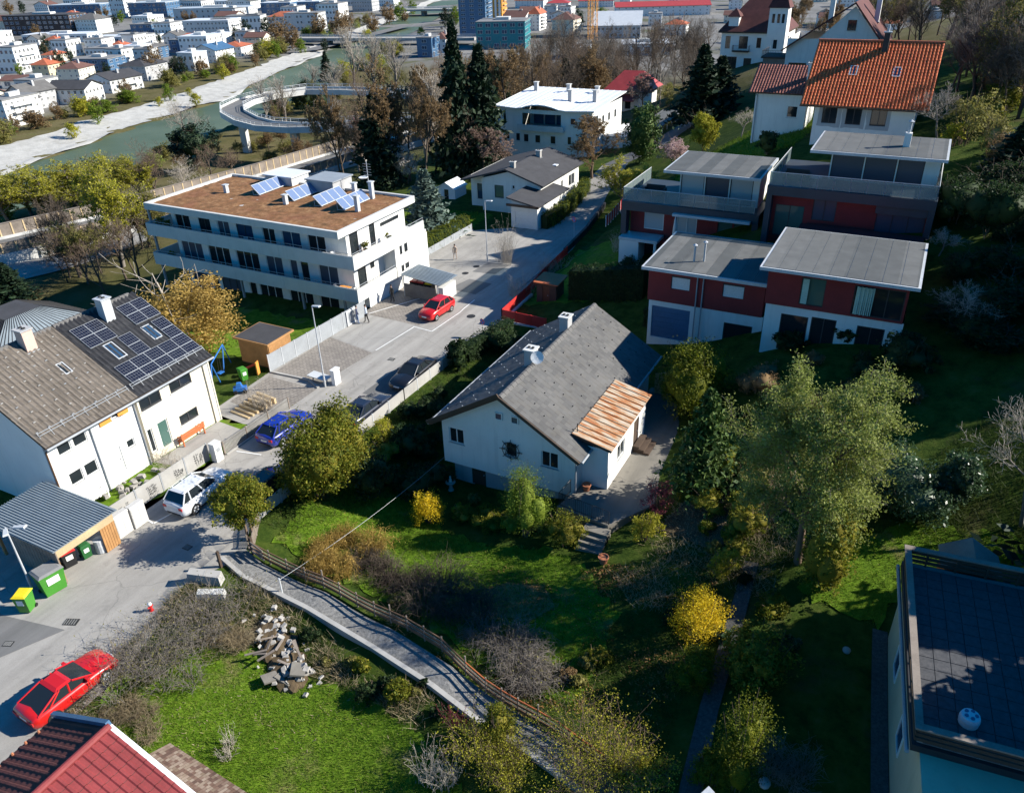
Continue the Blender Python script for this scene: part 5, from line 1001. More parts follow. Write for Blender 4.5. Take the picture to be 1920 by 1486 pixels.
# ---------------------------------------------------------------- cars
CARS = {'suv': dict(L=4.5, W=1.86, H=1.66, belt=1.08, hood=1.0, xr=(-2.05,-1.62), xf=(1.0,.12), wr=.36, tail=1.06),
        'hatch': dict(L=3.95, W=1.72, H=1.50, belt=.98, hood=.90, xr=(-1.82,-1.30), xf=(.98,.12), wr=.31, tail=.98),
        'saloon': dict(L=4.7, W=1.82, H=1.46, belt=.96, hood=.88, xr=(-1.75,-.95), xf=(.95,.05), wr=.33, tail=1.0),
        'compact': dict(L=4.35, W=1.8, H=1.5, belt=.98, hood=.90, xr=(-2.0,-1.35), xf=(1.05,.1), wr=.34, tail=1.0),
        'sports': dict(L=4.35, W=1.82, H=1.30, belt=.86, hood=.78, xr=(-1.85,-.75), xf=(.85,-.05), wr=.33, tail=.88)}
def make_car(lb, x, y, rz, paint, kind, z=.03, group='parked cars', detail=True):
    p = CARS[kind]; L, W, H, belt, hood = p['L'], p['W'], p['H'], p['belt'], p['hood']; w = W/2
    o = thing('parked_car', lb, 'car', (x,y,z), rz, group)
    secs = [(-L/2,.38,p['tail']-.22,.80),(-L/2+.07,.28,p['tail']-.05,.9),(-L/2+.28,.22,p['tail']-.01,.97),(-L*.3,.2,belt+.01,1),(-L*.1,.2,belt,1),(p['xf'][0]-.5,.2,belt-.02,1),(p['xf'][0]+.02,.2,belt-.03,.99),(L*.36,.2,hood-.02,.97),(L*.44,.22,hood-.1,.92),(L/2-.07,.25,hood-.24,.84),(L/2,.34,hood-.38,.72)]
    def sec(s):
        x_, zb, zt, k = s; q = w*k; h_ = zt-zb
        return [(0,zb),(q*.88,zb),(q*.985,zb+h_*.18),(q,zb+h_*.5),(q*.985,zb+h_*.8),(q*.92,zt-.02),(q*.80,zt+.015),(0,zt+.05)]
    m = MB(); rows = []
    for s in secs:
        hp = sec(s); full = [(-a,b) for a, b in reversed(hp[1:])]+hp; rows.append([(s[0],a,b) for a, b in full])
    base_i = len(m.v)
    for r_ in rows: m.v += r_
    n = len(rows[0]); sl = m.slot(paint)
    for i in range(len(rows)-1):
        for j in range(n-1): m.f.append((base_i+i*n+j, base_i+i*n+j+1, base_i+(i+1)*n+j+1, base_i+(i+1)*n+j)); m.m.append(sl)
    m.poly(list(reversed(rows[0])), paint); m.poly(rows[-1], paint); m.build('body', o, smooth=True)
    (xr0, xr1), (xf0, xf1) = p['xr'], p['xf']; wb, wt = w*.86, w*.66; zb = belt+.015
    B = lambda x_, s, z_: (x_, s*(wb+(wt-wb)*(z_-zb)/(H-zb)), z_)
    zt = H-.05
    fx = lambda t: xf0+(xf1-xf0)*t; rx = lambda t: xr0+(xr1-xr0)*t
    m = MB(); m.poly([B(xf0,-1,zb),B(xf0,1,zb),B(xf1,1,zt),B(xf1,-1,zt)], 'glass'); m.build('windscreen', o)
    m = MB(); m.poly([B(xr0,1,zb),B(xr0,-1,zb),B(xr1,-1,zt),B(xr1,1,zt)], 'glass'); m.build('rear_window', o)
    for s in (-1,1):
        m = MB(); q = [B(xr0,s,zb),B(xf0,s,zb),B(xf1,s,zt),B(xr1,s,zt)]; m.poly(q if s < 0 else q[::-1], 'glass'); m.build('side_window', o)
    m = MB(); r_ = [(xr1-.08,-wt),(xf1+.06,-wt*1.0),(xf1+.06,wt),(xr1-.08,wt)]
    ctr = [(xr1+.1,-wt*.8),(xf1-.12,-wt*.8),(xf1-.12,wt*.8),(xr1+.1,wt*.8)]
    m.hexa([(*q,zt-.015) for q in r_], [(*q,H) for q in ctr], paint)
    for s in (-1,1):
        for a, b in (((xf0+.03,zb-.02),(xf1+.03,zt)), ((xr0-.03,zb-.02),(xr1-.02,zt)), ((xf0*.45+xr0*.55+.3,zb-.02),(xf1*.5+xr1*.5+.15,zt)), ((xr0*.8+xf0*.2,zb-.02),(xr1*.85+xf1*.15,zt))):
            pa, pb = Vector(B(a[0],s,a[1])), Vector(B(b[0],s,b[1])); m.tube(pa, pb, .045, n=5, m=paint)
    m.build('roof', o)
    if kind == 'suv':
        m = MB()
        for s in (-1,1): m.tube((xr1,s*wt*.92,H+.05),(xf1-.05,s*wt*.92,H+.05),.022,n=5,m='chrome')
        m.build('roof_rails', o)
    for sx in (-1,1):
        for s in (-1,1):
            cx = sx*L*.30; r0 = p['wr']; m = MB(); m.tube((cx,s*(w-.2),r0),(cx,s*(w+.015),r0),r0,n=18,m='rubber'); wo_ = m.build('wheel', o)
            m = MB(); m.tube((cx,s*(w-.02),r0),(cx,s*(w+.025),r0),r0*.62,n=12,m='galvanised')
            for k in range(5): t = k*1.2566; m.tube((cx,s*(w+.028),r0),(cx+math.cos(t)*r0*.6,s*(w+.028),r0+math.sin(t)*r0*.6),.03,n=4,m='charcoal')
            m.build('rim', wo_)
    for s in (-1,1):
        m = MB(); m.hexa([(L/2-.22,s*w*.55-.12,hood-.34),(L/2-.03,s*w*.55-.12,hood-.36),(L/2-.03,s*w*.55+.12,hood-.36),(L/2-.22,s*w*.55+.12,hood-.34)], [(L/2-.3,s*w*.58-.12,hood-.16),(L/2-.10,s*w*.58-.12,hood-.2),(L/2-.14,s*w*.58+.12,hood-.2),(L/2-.34,s*w*.58+.12,hood-.16)], 'frame_white'); m.build('headlight', o)
        m = MB(); m.box(-L/2-.012,-L/2+.16,s*w*.68-.14,s*w*.68+.14,p['tail']-.34,p['tail']-.16,'red_plastic'); m.build('taillight', o)
        m = MB(); m.box(p['xf'][0]-.42,p['xf'][0]-.28,s*(w*.88)-.02 if s > 0 else s*(w*.88)-.2,s*(w*.88)+.2 if s > 0 else s*(w*.88)+.02,belt+.02,belt+.16,paint); m.build('wing_mirror', o)
    for s in (-1,1):
        for xd in (p['xf'][0]-.45, (p['xf'][0]+p['xr'][0])/2+.1): m = MB(); m.box(xd-.008,xd+.008,s*(w+.002)-.006,s*(w+.002)+.006,.32,belt-.06,'black_plastic'); m.build('door_gap', o)
        m = MB(); m.box(-L*.24,L*.24,s*(w*.985)-.02,s*(w*.985)+.02,.2,.3,'black_plastic'); m.build('sill_trim', o); m = MB(); m.box((p['xf'][0]+p['xr'][0])/2+.2,(p['xf'][0]+p['xr'][0])/2+.4,s*(w+.012)-.012,s*(w+.012)+.012,belt-.2,belt-.16,paint); m.build('door_handle', o)
    for sx, zz_ in ((1,.5),(-1,.62)): m = MB(); m.box(sx*(L/2-.01)-.02,sx*(L/2-.01)+.02,-.26,.26,zz_-.06,zz_+.06,'frame_white'); m.build('number_plate', o)
    m = MB(); m.box(L/2-.06,L/2+.004,-w*.4,w*.4,.36,.46,'black_plastic'); m.box(-L/2-.004,-L/2+.06,-w*.6,w*.6,.34,.44,'black_plastic'); m.build('bumper_trim', o)
    return o
N90 = R(90)
make_car('white estate car with dark rear window parked by the grey panel fence', -36.45, 26.3, N90+R(2), 'paint_white', 'suv')
make_car('blue car parked along the slatted fence of the cream house', -36.7, 34.5, N90, 'paint_blue', 'compact')
make_car('red hatchback parked on the pavers beside the apartment block', -37.75, 56.6, -N90+R(-4), 'paint_red', 'hatch')
make_car('black saloon car parked at the pale fence across the street', -32.75, 45.0, -N90, 'paint_black', 'saloon')
make_car('dark car in the shade behind the large laurel bush', -32.85, 38.9, N90, 'paint_dark', 'saloon')
make_car('dark car half hidden behind the small clipped tree', -32.85, 28.8, N90, 'paint_black', 'hatch')
make_car('red sports car with dark windows under bare bushes at lower left', -30.55, 12.5, N90+R(-3), 'paint_red', 'sports')
# ---------------------------------------------------------------- wheelie bins
def bin_(lb, x, y, rz, body, lid, w=.58, d=.72, h=1.05, label_panel=True, wheels=True, z=.03):
    o = thing('wheelie_bin', lb, 'bin', (x,y,z), rz, 'waste bins'); m = MB(); a, b = w/2, d/2
    m.hexa([(-a*.82,-b*.8,.06),(a*.82,-b*.8,.06),(a*.82,b*.8,.06),(-a*.82,b*.8,.06)], [(-a,-b,h*.9),(a,-b,h*.9),(a,b,h*.9),(-a,b,h*.9)], body); m.box(-a-.02,a+.02,-b-.02,b+.02,h*.9,h*.9+.04,body); m.build('body', o)
    m = MB(); m.hexa([(-a-.03,-b-.04,h*.94),(a+.03,-b-.04,h*.94),(a+.03,b+.05,h*.94),(-a-.03,b+.05,h*.94)], [(-a*.8,-b*.8,h),(a*.8,-b*.8,h),(a*.85,b*.95,h+.01),(-a*.85,b*.95,h+.01)], lid); m.build('lid', o)
    m = MB(); m.tube((-a,b+.08,h*.93),(a,b+.08,h*.93),.025,n=6,m=body); m.build('handle', o)
    if label_panel: m = MB(); m.box(-a*.5,a*.5,-b*.96-.012,-b*.9,h*.5,h*.78,'frame_white'); m.build('sticker', o)
    for s in (-1,1): m = MB(); m.tube((s*a*.9-.03,b*.75,.1),(s*a*.9+.03,b*.75,.1),.1,n=10,m='rubber'); m.build('wheel', o)
bin_('green wheelie bin with yellow lid at the roadside by the lamp post', -37.5, 15.1, R(25), 'green_plastic', 'yellow_plastic', h=1.2, w=.7)
bin_('large green waste container with grey lid by the lamp post', -37.6, 16.7, R(80), 'green_plastic', 'felt_grey', 1.3, 1.05, 1.5)
bin_('black wheelie bin with red lid beside the carport', -38.6, 18.45, R(75), 'black_plastic', 'red_plastic', .75, .8, 1.1)
bin_('plain green bin standing between red-lidded bin and grey barrel', -38.3, 19.3, R(80), 'green_dark', 'green_dark', .55, .6, .95)
bin_('green bin beside the playground poles', -45.3, 39.3, R(70), 'green_plastic', 'green_plastic')
for k, (x_, c_, lb) in enumerate(((-42.3,'red_plastic','bin with red lid inside the slatted shelter'), (-41.5,'red_plastic','second red-lidded bin inside the slatted shelter'), (-40.6,'yellow_plastic','bin with yellow lid inside the slatted shelter'))): bin_(lb, x_, 60.0, 0, 'black_plastic', c_, .75, .85, 1.5)
o = thing('barrel', 'grey metal barrel next to the green bin at the carport', 'barrel', (-37.9,20.0,.03)); m = MB(); m.lathe([(.27,0),(.29,.05),(.28,.3),(.29,.45),(.28,.6),(.3,.85),(.26,.86)],14,'galvanised'); m.build('body', o); m = MB(); m.lathe([(.30,.862),(.3,.9),(.05,.92)],14,'metal_light'); m.build('lid', o)
for x_, y_, lb in ((-38.05,21.7,'white utility cabinet nearer to the carport'), (-37.95,22.75,'white utility cabinet nearer to the white estate car')):
    o = thing('utility_cabinet', lb, 'utility cabinet', (x_,y_,.03), 0, 'utility cabinets by the fence'); m = MB(); m.box(-.22,.22,-.48,.48,0,1.45,'cover_white'); m.build('body', o); m = MB(); m.hexa([(-.25,-.5,1.45),(.25,-.5,1.45),(.25,.5,1.45),(-.25,.5,1.45)],[(-.2,-.5,1.52),(.2,-.5,1.56),(.2,.5,1.56),(-.2,.5,1.52)],'cover_white'); m.build('roof', o)
    for s in (-1,1): m = MB(); m.box(.22,.235,s*.24-.2,s*.24+.2,.12,1.38,'concrete_pale'); m.build('door', o)
o = thing('utility_cabinet', 'narrow white cabinet at the foot of the tall street lamp', 'utility cabinet', (-38.0,41.9,.03)); m = MB(); m.box(-.18,.18,-.35,.35,0,1.25,'white_plastic'); m.build('body', o); m = MB(); m.box(-.22,.22,-.39,.39,1.25,1.32,'white_plastic'); m.build('roof', o); m = MB(); m.box(.18,.19,-.28,.28,.15,1.15,'cover_white'); m.build('door', o)
o = thing('bench_board', 'flat grey metal board on short legs next to the street lamp', 'board', (-39.4,41.6,.03)); m = MB(); slab(m, (-1,-.35,.55),(.9,-.45,.5),(-.9,.45,.6),.05,'metal_light'); m.build('board', o)
for sx in (-.7,.7): m = MB(); m.box(sx-.04,sx+.04,-.04,.04,0,.5,'metal_grey'); m.build('leg', o)
# ---------------------------------------------------------------- street lamps and signs
def lamp(lb, x, y, h, heads, z=.03, r=.06):
    o = thing('street_lamp', lb, 'street lamp', (x,y,z), 0, 'street lamps'); m = MB(); m.tube((0,0,0),(0,0,.9),r*1.35,n=10,m='galvanised'); m.tube((0,0,.9),(0,0,h),r,r*.6,10,'galvanised'); m.build('pole', o)
    for az, ln in heads:
        d = Vector((math.cos(az),math.sin(az),.12)); m = MB(); m.tube((0,0,h-.1),tuple(Vector((0,0,h-.02))+d*ln),.035,n=6,m='galvanised'); ar = m.build('arm', o)
        c = Vector((0,0,h))+d*(ln+.3); t = Vector((-math.sin(az),math.cos(az),0)); dd = d.normalized()
        m = MB(); m.hexa([c-dd*.38-t*.1-Vector((0,0,.04)), c+dd*.38-t*.14-Vector((0,0,.04)), c+dd*.38+t*.14-Vector((0,0,.04)), c-dd*.38+t*.1-Vector((0,0,.04))], [c-dd*.36-t*.08+Vector((0,0,.05)), c+dd*.34-t*.12+Vector((0,0,.05)), c+dd*.34+t*.12+Vector((0,0,.05)), c-dd*.36+t*.08+Vector((0,0,.05))], 'metal_light'); hd = m.build('lamp_head', o)
        m = MB(); m.hexa([c-dd*.2-t*.07-Vector((0,0,.055)), c+dd*.3-t*.09-Vector((0,0,.055)), c+dd*.3+t*.09-Vector((0,0,.055)), c-dd*.2+t*.07-Vector((0,0,.055))], [c-dd*.2-t*.07-Vector((0,0,.042)), c+dd*.3-t*.09-Vector((0,0,.042)), c+dd*.3+t*.09-Vector((0,0,.042)), c-dd*.2+t*.07-Vector((0,0,.042))], 'frame_white'); m.build('lens', hd)
lamp('tall grey street lamp in front of the paved parking area', -38.5, 41.1, 6.9, [(R(0),.1)])
lamp('two-armed street lamp next to the green waste container', -38.75, 16.2, 4.3, [(R(20),.55),(R(-30),.3)])
lamp('street lamp at the corner of the clipped hedge on the upper street', -40.2, 70.9, 6.6, [(R(0),.2)])
lamp('street lamp head beside the garden path at the bottom edge', -2.5, 16.2, 5.0, [(R(60),.3)], z=.4)
def road_sign(lb, x, y, h, r, face):
    o = thing('road_sign', lb, 'road sign', (x,y,.03)); m = MB(); m.tube((0,0,0),(0,0,h),.03,n=8,m='galvanised'); m.build('pole', o)
    d = Vector((math.cos(face),math.sin(face),0)); t = Vector((-d.y,d.x,0)); c = Vector((0,0,h-r*.6))+d*.04
    def disc(rr, off, mm, nm, par, n=20):
        m = MB(); a = [c+d*off+(t*math.cos(2*math.pi*k/n)+Vector((0,0,1))*math.sin(2*math.pi*k/n))*rr for k in range(n)]; b = [p+d*.008 for p in a]; m.poly(b, mm); m.poly(a[::-1], mm)
        for k in range(n): m.poly([a[k],a[(k+1)%n],b[(k+1)%n],b[k]], mm)
        return m.build(nm, par)
    disc(r, 0, 'red_plastic', 'sign_plate', o); disc(r*.78, .012, 'blue_plastic', 'sign_face', o)
    m = MB(); q = (t*.7+Vector((0,0,1))*.7)*r*.8; n_ = (t*.7-Vector((0,0,1))*.7)*r*.12; m.hexa([c+d*.022-q-n_,c+d*.022+q-n_,c+d*.022+q+n_,c+d*.022-q+n_],[c+d*.03-q-n_,c+d*.03+q-n_,c+d*.03+q+n_,c+d*.03-q+n_],'red_plastic'); m.build('sign_bar', o)
road_sign('round blue and red no-stopping sign on the upper street', -33.9, 80, 2.9, .3, R(-110)); road_sign('round blue and red no-stopping sign in front of the red wall', -31.5, 54.2, 1.6, .28, R(-110))
# ---------------------------------------------------------------- fences
def fence_panels(nm, lb, pts, h, mat_, pm='metal_grey', w=2.0, base_z=None, th=.05, slats=None, gap=.03, cat='fence', z_off=0):
    """posts and one panel per bay, each panel a part; slats = width of upright slats (joined per bay)"""
    P0 = Vector((*pts[0], tz(*pts[0]))); o = thing(nm, lb, cat, P0)
    def zof(p): return base_z if base_z is not None else tz(p.x, p.y)+z_off
    for a, b in zip(pts, pts[1:]):
        a, b = Vector(a), Vector(b); n = max(1, round((b-a).length/w)); d = (b-a)/n; dn = d.normalized(); nn = Vector((-dn.y,dn.x))*th/2
        for k in range(n):
            p, q = a+d*k+dn*.06, a+d*(k+1)-dn*.06; z0, z1 = zof(p), zof(q); m = MB()
            def bar(s0, s1, lo, hi):
                A, B_ = p+(q-p)*s0, p+(q-p)*s1; za, zb = z0+(z1-z0)*s0, z0+(z1-z0)*s1
                m.hexa([(*(A-nn),za+lo),(*(B_-nn),zb+lo),(*(B_+nn),zb+lo),(*(A+nn),za+lo)],[(*(A-nn),za+hi),(*(B_-nn),zb+hi),(*(B_+nn),zb+hi),(*(A+nn),za+hi)],mat_)
            if slats:
                ns = max(2, round((q-p).length/slats)); 
                for j in range(ns): bar(j/ns+.008, (j+1)/ns-.25/ns, .08, h)
                bar(0,1,h*.25,h*.25+.05); bar(0,1,h*.8,h*.8+.05)
            else: bar(0, 1, gap, h)
            bw(m, 'fence_panel', o, kind='stuff' if slats else None)
        for k in range(n+1):
            p = a+d*k; m = MB(); m.box(p.x-.04,p.x+.04,p.y-.04,p.y+.04,zof(p)-.1,zof(p)+h+.04,pm); bw(m, 'post', o)
    return o
fp = fence_panels('panel_fence', 'grey panel fence with dark plant silhouettes in front of the white terraced house', [(-39.3,21.9),(-39.2,29.6)], 1.35, 'concrete', 'metal_grey', 1.93, base_z=0.02)
rg = random.Random(3)
for k in range(4):
    m = MB(); y0 = 22.5+k*1.93+rg.uniform(0,.5)
    for j in range(4):
        yb = y0+j*.16; zt_ = .45+rg.uniform(.3,.7); m.tube((-39.16,yb,.25),(-39.16,yb+rg.uniform(-.1,.1),zt_),.008,n=4,m='iron')
        for q in range(4): zz = .45+q*(zt_-.45)/4; dy = rg.choice((-1,1))*.12; m.poly([(-39.163,yb,zz),(-39.163,yb+dy*.6,zz+.03),(-39.163,yb+dy,zz+.10),(-39.163,yb+dy*.4,zz+.08)],'iron')
    bw(m, 'leaf_ornament', fp)
o = thing('gate_pillar', 'white gate pillar with letterbox at the end of the grey panel fence', 'pillar', (-38.7,29.9,.02)); m = MB(); m.box(-.25,.25,-.3,.3,0,1.35,'render_white'); m.build('body', o); m = MB(); m.box(-.28,.28,-.33,.33,1.35,1.42,'concrete_pale'); m.build('cap', o); m = MB(); m.box(.25,.27,-.15,.15,.75,1.05,'metal_grey'); m.build('letterbox', o)
fence_panels('slat_fence', 'weathered grey slat fence between the cream house and the blue car', [(-38.75,30.6),(-38.75,37.2)], 1.0, 'slat_grey', 'wood_grey', 2.2, .02, .03, slats=.11)
gf = fence_panels('panel_fence', 'grey-green metal panel fence between apartment garden and parking area', [(-44.25,41.2),(-43.75,53.6)], 1.55, 'metal_grey', 'galvanised', 1.55, .02)
m = MB()
for a, b in (((-43.88,51.0),(-43.84,51.0)),): pass
for y0, y1, z0, z1 in ((50.9,52.2,1.38,1.48),(50.9,52.2,.1,.2),(50.9,51.0,.2,1.38),(52.1,52.2,.2,1.38)): m.box(-43.78,-43.72,y0,y1,z0,z1,'frame_white')
bw(m, 'gate_frame', gf)
fence_panels('low_fence', 'pale concrete and mesh fence along the street in front of the white house', [(-31.55,26.2),(-31.6,34),(-31.62,42),(-31.5,49.2)], .95, 'concrete', 'galvanised', 2.0, .0)
fence_panels('low_fence', 'short fence between street corner and footpath gate', [(-29.9,23.9),(-31.4,26)], .9, 'wood_grey', 'wood_grey', 1.3, .0, slats=.12)
fence_panels('red_wall', 'red metal garden wall on the corner below the tool shed', [(-26.8,57.2),(-31.3,57.4),(-31.6,64)], 1.0, 'red_paint', 'red_paint', 1.5, .35)
m = MB(); m.prism([(-26.8,57.0),(-31.45,57.2),(-31.8,64),(-31.4,64),(-31.05,57.6),(-26.8,57.4)], -.6, .35, 'concrete_pale'); tag(m.build('plinth_wall'), 'pale concrete plinth carrying the red metal garden wall', 'wall')
fence_panels('red_fence', 'red slatted fence along the upper end of the street', [(-32.0,64.4),(-32.6,70),(-33.0,76)], .9, 'red_paint', 'red_paint', 1.5, .1, slats=.14)
fence_panels('red_fence', 'red and white fence panels at the top of the street ramp', [(-31.6,84),(-32.6,93)], 1.2, 'red_paint', 'sheet_white', 1.1, None, slats=.3, z_off=.9)
fence_panels('ramp_wall', 'dark low wall along the sloping drive beside the street', [(-33.3,76),(-34.0,84),(-35.6,94)], .75, 'charcoal', 'charcoal', 2.4, .0, .3)
fence_panels('garden_fence', 'green mesh fence under the yellow clipped hedge beside the apartment block', [(-47.1,67.2),(-46.9,79.2)], .9, 'metal_grey', 'galvanised', 2.0, .0, .03)
# footpath fence: posts, rails, wire
pf = thing('footpath_fence', 'wooden rail and wire fence along the upper side of the gravel footpath', 'fence', (-29,23.3,0))
FP = [(-29.9,23.6),(-28.2,23.42),(-24.3,23.3),(-20.6,22.85),(-18.4,22.6),(-16.1,22.2),(-14.4,21.55),(-13.1,21.15),(-11.2,20.7),(-9.0,20.25),(-6.6,19.5)]
def along(pts, step):
    out = []; 
    for a, b in zip(pts, pts[1:]):
        a, b = Vector(a), Vector(b); n = max(1, round((b-a).length/step)); out += [a+(b-a)*k/n for k in range(n)]
    return out+[Vector(pts[-1])]
fpp = along(FP, 1.25)
for i, p in enumerate(fpp):
    m = MB(); z = tz(p.x,p.y); m.tube((p.x,p.y,z-.2),(p.x+.02,p.y,z+1.05+(.25 if i % 4 == 0 else 0)),.04,n=6,m='wood_grey'); bw(m, 'post', pf)
for a, b in zip(fpp, fpp[1:]):
    for zz, hh, mm in ((.14,.2,'wood_brown'),(.5,.12,'wood_brown'),(.84,.09,'wood_brown' if a.x < -15 else 'bench_red')):
        m = MB(); za, zb = tz(a.x,a.y)+zz, tz(b.x,b.y)+zz; d = (b-a).normalized(); n = Vector((-d.y,d.x))*.02
        m.hexa([(*(a-n),za),(*(b-n),zb),(*(b+n),zb),(*(a+n),za)],[(*(a-n),za+hh),(*(b-n),zb+hh),(*(b+n),zb+hh),(*(a+n),za+hh)],mm); bw(m, 'rail', pf)
m = MB()
for a, b in zip(fpp, fpp[1:]):
    for zz in (.42,.56,.7): m.tube((a.x,a.y,tz(a.x,a.y)+zz),(b.x,b.y,tz(b.x,b.y)+zz),.006,n=3,m='galvanised',cap=False)
bw(m, 'wires', pf, kind='stuff')
gp = thing('garden_gate', 'old wooden gate and posts where the footpath leaves the street', 'gate', (-29.8,22.6,0))
for x_, y_ in ((-29.6,23.6),(-30.4,21.9)): m = MB(); m.box(x_-.07,x_+.07,y_-.07,y_+.07,-.1,1.3,'wood_dark'); bw(m, 'post', gp)
for k in range(3): m = MB(); m.hexa([(-29.6,23.5,.3+k*.32),(-28.4,23.2,.3+k*.32),(-28.4,23.25,.3+k*.32),(-29.6,23.55,.3+k*.32)],[(-29.6,23.5,.44+k*.32),(-28.4,23.2,.44+k*.32),(-28.4,23.25,.44+k*.32),(-29.6,23.55,.44+k*.32)],'wood_grey'); bw(m, 'board', gp)
# ---------------------------------------------------------------- expressway with timber noise barriers, ramp loop, bridges
ROADC = [(-117,36),(-110.5,50),(-106.5,59),(-100.5,77),(-96.6,100),(-95.0,119),(-92,140),(-86,165),(-76,200)]
L_, R_ = ribbon(ROADC, 4.2, 4.2)
mb = MB()
for i in range(len(ROADC)-1): mb.poly([(*R_[i],-3.3),(*R_[i+1],-3.3),(*L_[i+1],-3.3),(*L_[i],-3.3)], 'asphalt_patch')
mb.build('expressway', kind='structure')
mb = MB()
for side in (L_, R_):
    for a, b in zip(side, side[1:]): mb.hexa([(*a,-6),(*b,-6),(*(b+Vector((.5,.1))),-6),(*(a+Vector((.5,.1))),-6)],[(*a,-3.0),(*b,-3.0),(*(b+Vector((.5,.1))),-3.0),(*(a+Vector((.5,.1))),-3.0)],'concrete_pale')
mb.build('expressway_edge_wall', kind='structure')
def barrier(lb, pts, h):
    o = thing('noise_barrier', lb, 'noise barrier', (*pts[0],-3.2))
    P = along([tuple(p) for p in pts], 1.6)
    for a, b in zip(P, P[1:]):
        d = (b-a).normalized(); n = Vector((-d.y,d.x))*.06; p, q = a+d*.1, b-d*.1; m = MB(); m.hexa([(*(p-n),-3.3),(*(q-n),-3.3),(*(q+n),-3.3),(*(p+n),-3.3)],[(*(p-n),-3.3+h),(*(q-n),-3.3+h),(*(q+n),-3.3+h),(*(p+n),-3.3+h)],'wood_grey')
        bw(m, 'barrier_panel', o); m = MB(); m.box(a.x-.1,a.x+.1,a.y-.1,a.y+.1,-3.4,-3.25+h,'wood_pale'); bw(m, 'batten', o)
    m = MB()
    for a, b in zip(P, P[1:]): d = (b-a).normalized(); n = Vector((-d.y,d.x))*.14; m.hexa([(*(a-n),-3.24+h),(*(b-n),-3.24+h),(*(b+n),-3.24+h),(*(a+n),-3.24+h)],[(*(a-n),-3.16+h),(*(b-n),-3.16+h),(*(b+n),-3.16+h),(*(a+n),-3.16+h)],'wood_grey')
    bw(m, 'coping', o)
barrier('brown timber noise barrier on the river side of the expressway', L_[:7], 1.9); barrier('brown timber noise barrier on the near side of the expressway', R_[:7], 1.6)
sheet('concrete_bank', [tuple(R_[k]+Vector((.7,0))) for k in range(0,5)]+[(-90.5,100),(-90,84),(-91,68),(-95,50),(-101,34)], 'concrete_slab', .12, 1.5)
LOOP = [(-101,148),(-109.1,141.5),(-115.6,136.6),(-121.6,133.4),(-129,132.7),(-137,135.5),(-147,141.5),(-152.5,147),(-156,155),(-156.4,165),(-152,174),(-141.5,177),(-128,178),(-115,176)]
rp = thing('road_ramp', 'curved concrete road ramp on pillars above the riverside trees', 'road ramp', (-130,150,-9))
LL, RR = ribbon(LOOP, 2.7, 2.7)
for i in range(len(LOOP)-1):
    m = MB(); m.hexa([(*RR[i],-3.6),(*RR[i+1],-3.6),(*LL[i+1],-3.6),(*LL[i],-3.6)],[(*RR[i],-2.95),(*RR[i+1],-2.95),(*LL[i+1],-2.95),(*LL[i],-2.95)],'concrete'); m.poly([(*(RR[i]),-2.93),(*(RR[i+1]),-2.93),(*(LL[i+1]),-2.93),(*(LL[i]),-2.93)],'asphalt_patch'); bw(m, 'deck_segment', rp)
    for S in (LL, RR):
        a, b = S[i], S[i+1]; d = (b-a).normalized(); n = Vector((-d.y,d.x))*.15; m = MB(); m.hexa([(*(a-n),-3.7),(*(b-n),-3.7),(*(b+n),-3.7),(*(a+n),-3.7)],[(*(a-n),-2.45),(*(b-n),-2.45),(*(b+n),-2.45),(*(a+n),-2.45)],'concrete_pale'); bw(m, 'parapet', rp)
for S in (LL, RR):
    m = MB()
    for a, b in zip(S, S[1:]): m.tube((*a,-1.75),(*b,-1.75),.06,n=5,m='metal_light'); m.tube((*a,-2.1),(*b,-2.1),.04,n=4,m='metal_light')
    for p in along([tuple(q) for q in S], 2.0): m.tube((*p,-2.45),(*p,-1.75),.05,n=4,m='metal_light')
    bw(m, 'railing', rp)
for (x_, y_) in ((-121.5,133.2),(-140,137),(-154.5,151),(-112,139),(-146,176),(-105,144)):
    m = MB(); m.box(x_-.9,x_+.9,y_-.5,y_+.5,-13,-3.6,'concrete_pale'); bw(m, 'pillar', rp)
def bridge(lb, a, b, z, w, piers):
    a, b = Vector(a), Vector(b); o = thing('river_bridge', lb, 'bridge', (*((a+b)/2),z)); d = (b-a).normalized(); n = Vector((-d.y,d.x))*w/2
    m = MB(); m.hexa([(*(a-n),z-1.2),(*(b-n),z-1.2),(*(b+n),z-1.2),(*(a+n),z-1.2)],[(*(a-n),z),(*(b-n),z),(*(b+n),z),(*(a+n),z)],'concrete'); bw(m, 'deck', o)
    for s in (-1,1): m = MB(); m.tube((*(a+n*s),z+1),(*(b+n*s),z+1),.12,n=5,m='metal_light'); m.tube((*(a+n*s),z+.5),(*(b+n*s),z+.5),.08,n=4,m='metal_light'); bw(m, 'railing', o)
    for t in piers: p = a+(b-a)*t; m = MB(); m.hexa([(*(p-n*.7-d),-14),(*(p-n*.7+d),-14),(*(p+n*.7+d),-14),(*(p+n*.7-d),-14)],[(*(p-n*.7-d),z-1.2),(*(p-n*.7+d),z-1.2),(*(p+n*.7+d),z-1.2),(*(p+n*.7-d),z-1.2)],'concrete_dark'); bw(m, 'pier', o)
bridge('concrete bridge over the river near the top edge beside the tower block', (-352,490), (-268,512), -7.5, 10, (.35,.7)); bridge('low dark bridge across the river behind the ramp', (-300,322), (-196,344), -7.5, 7, (.3,.6))
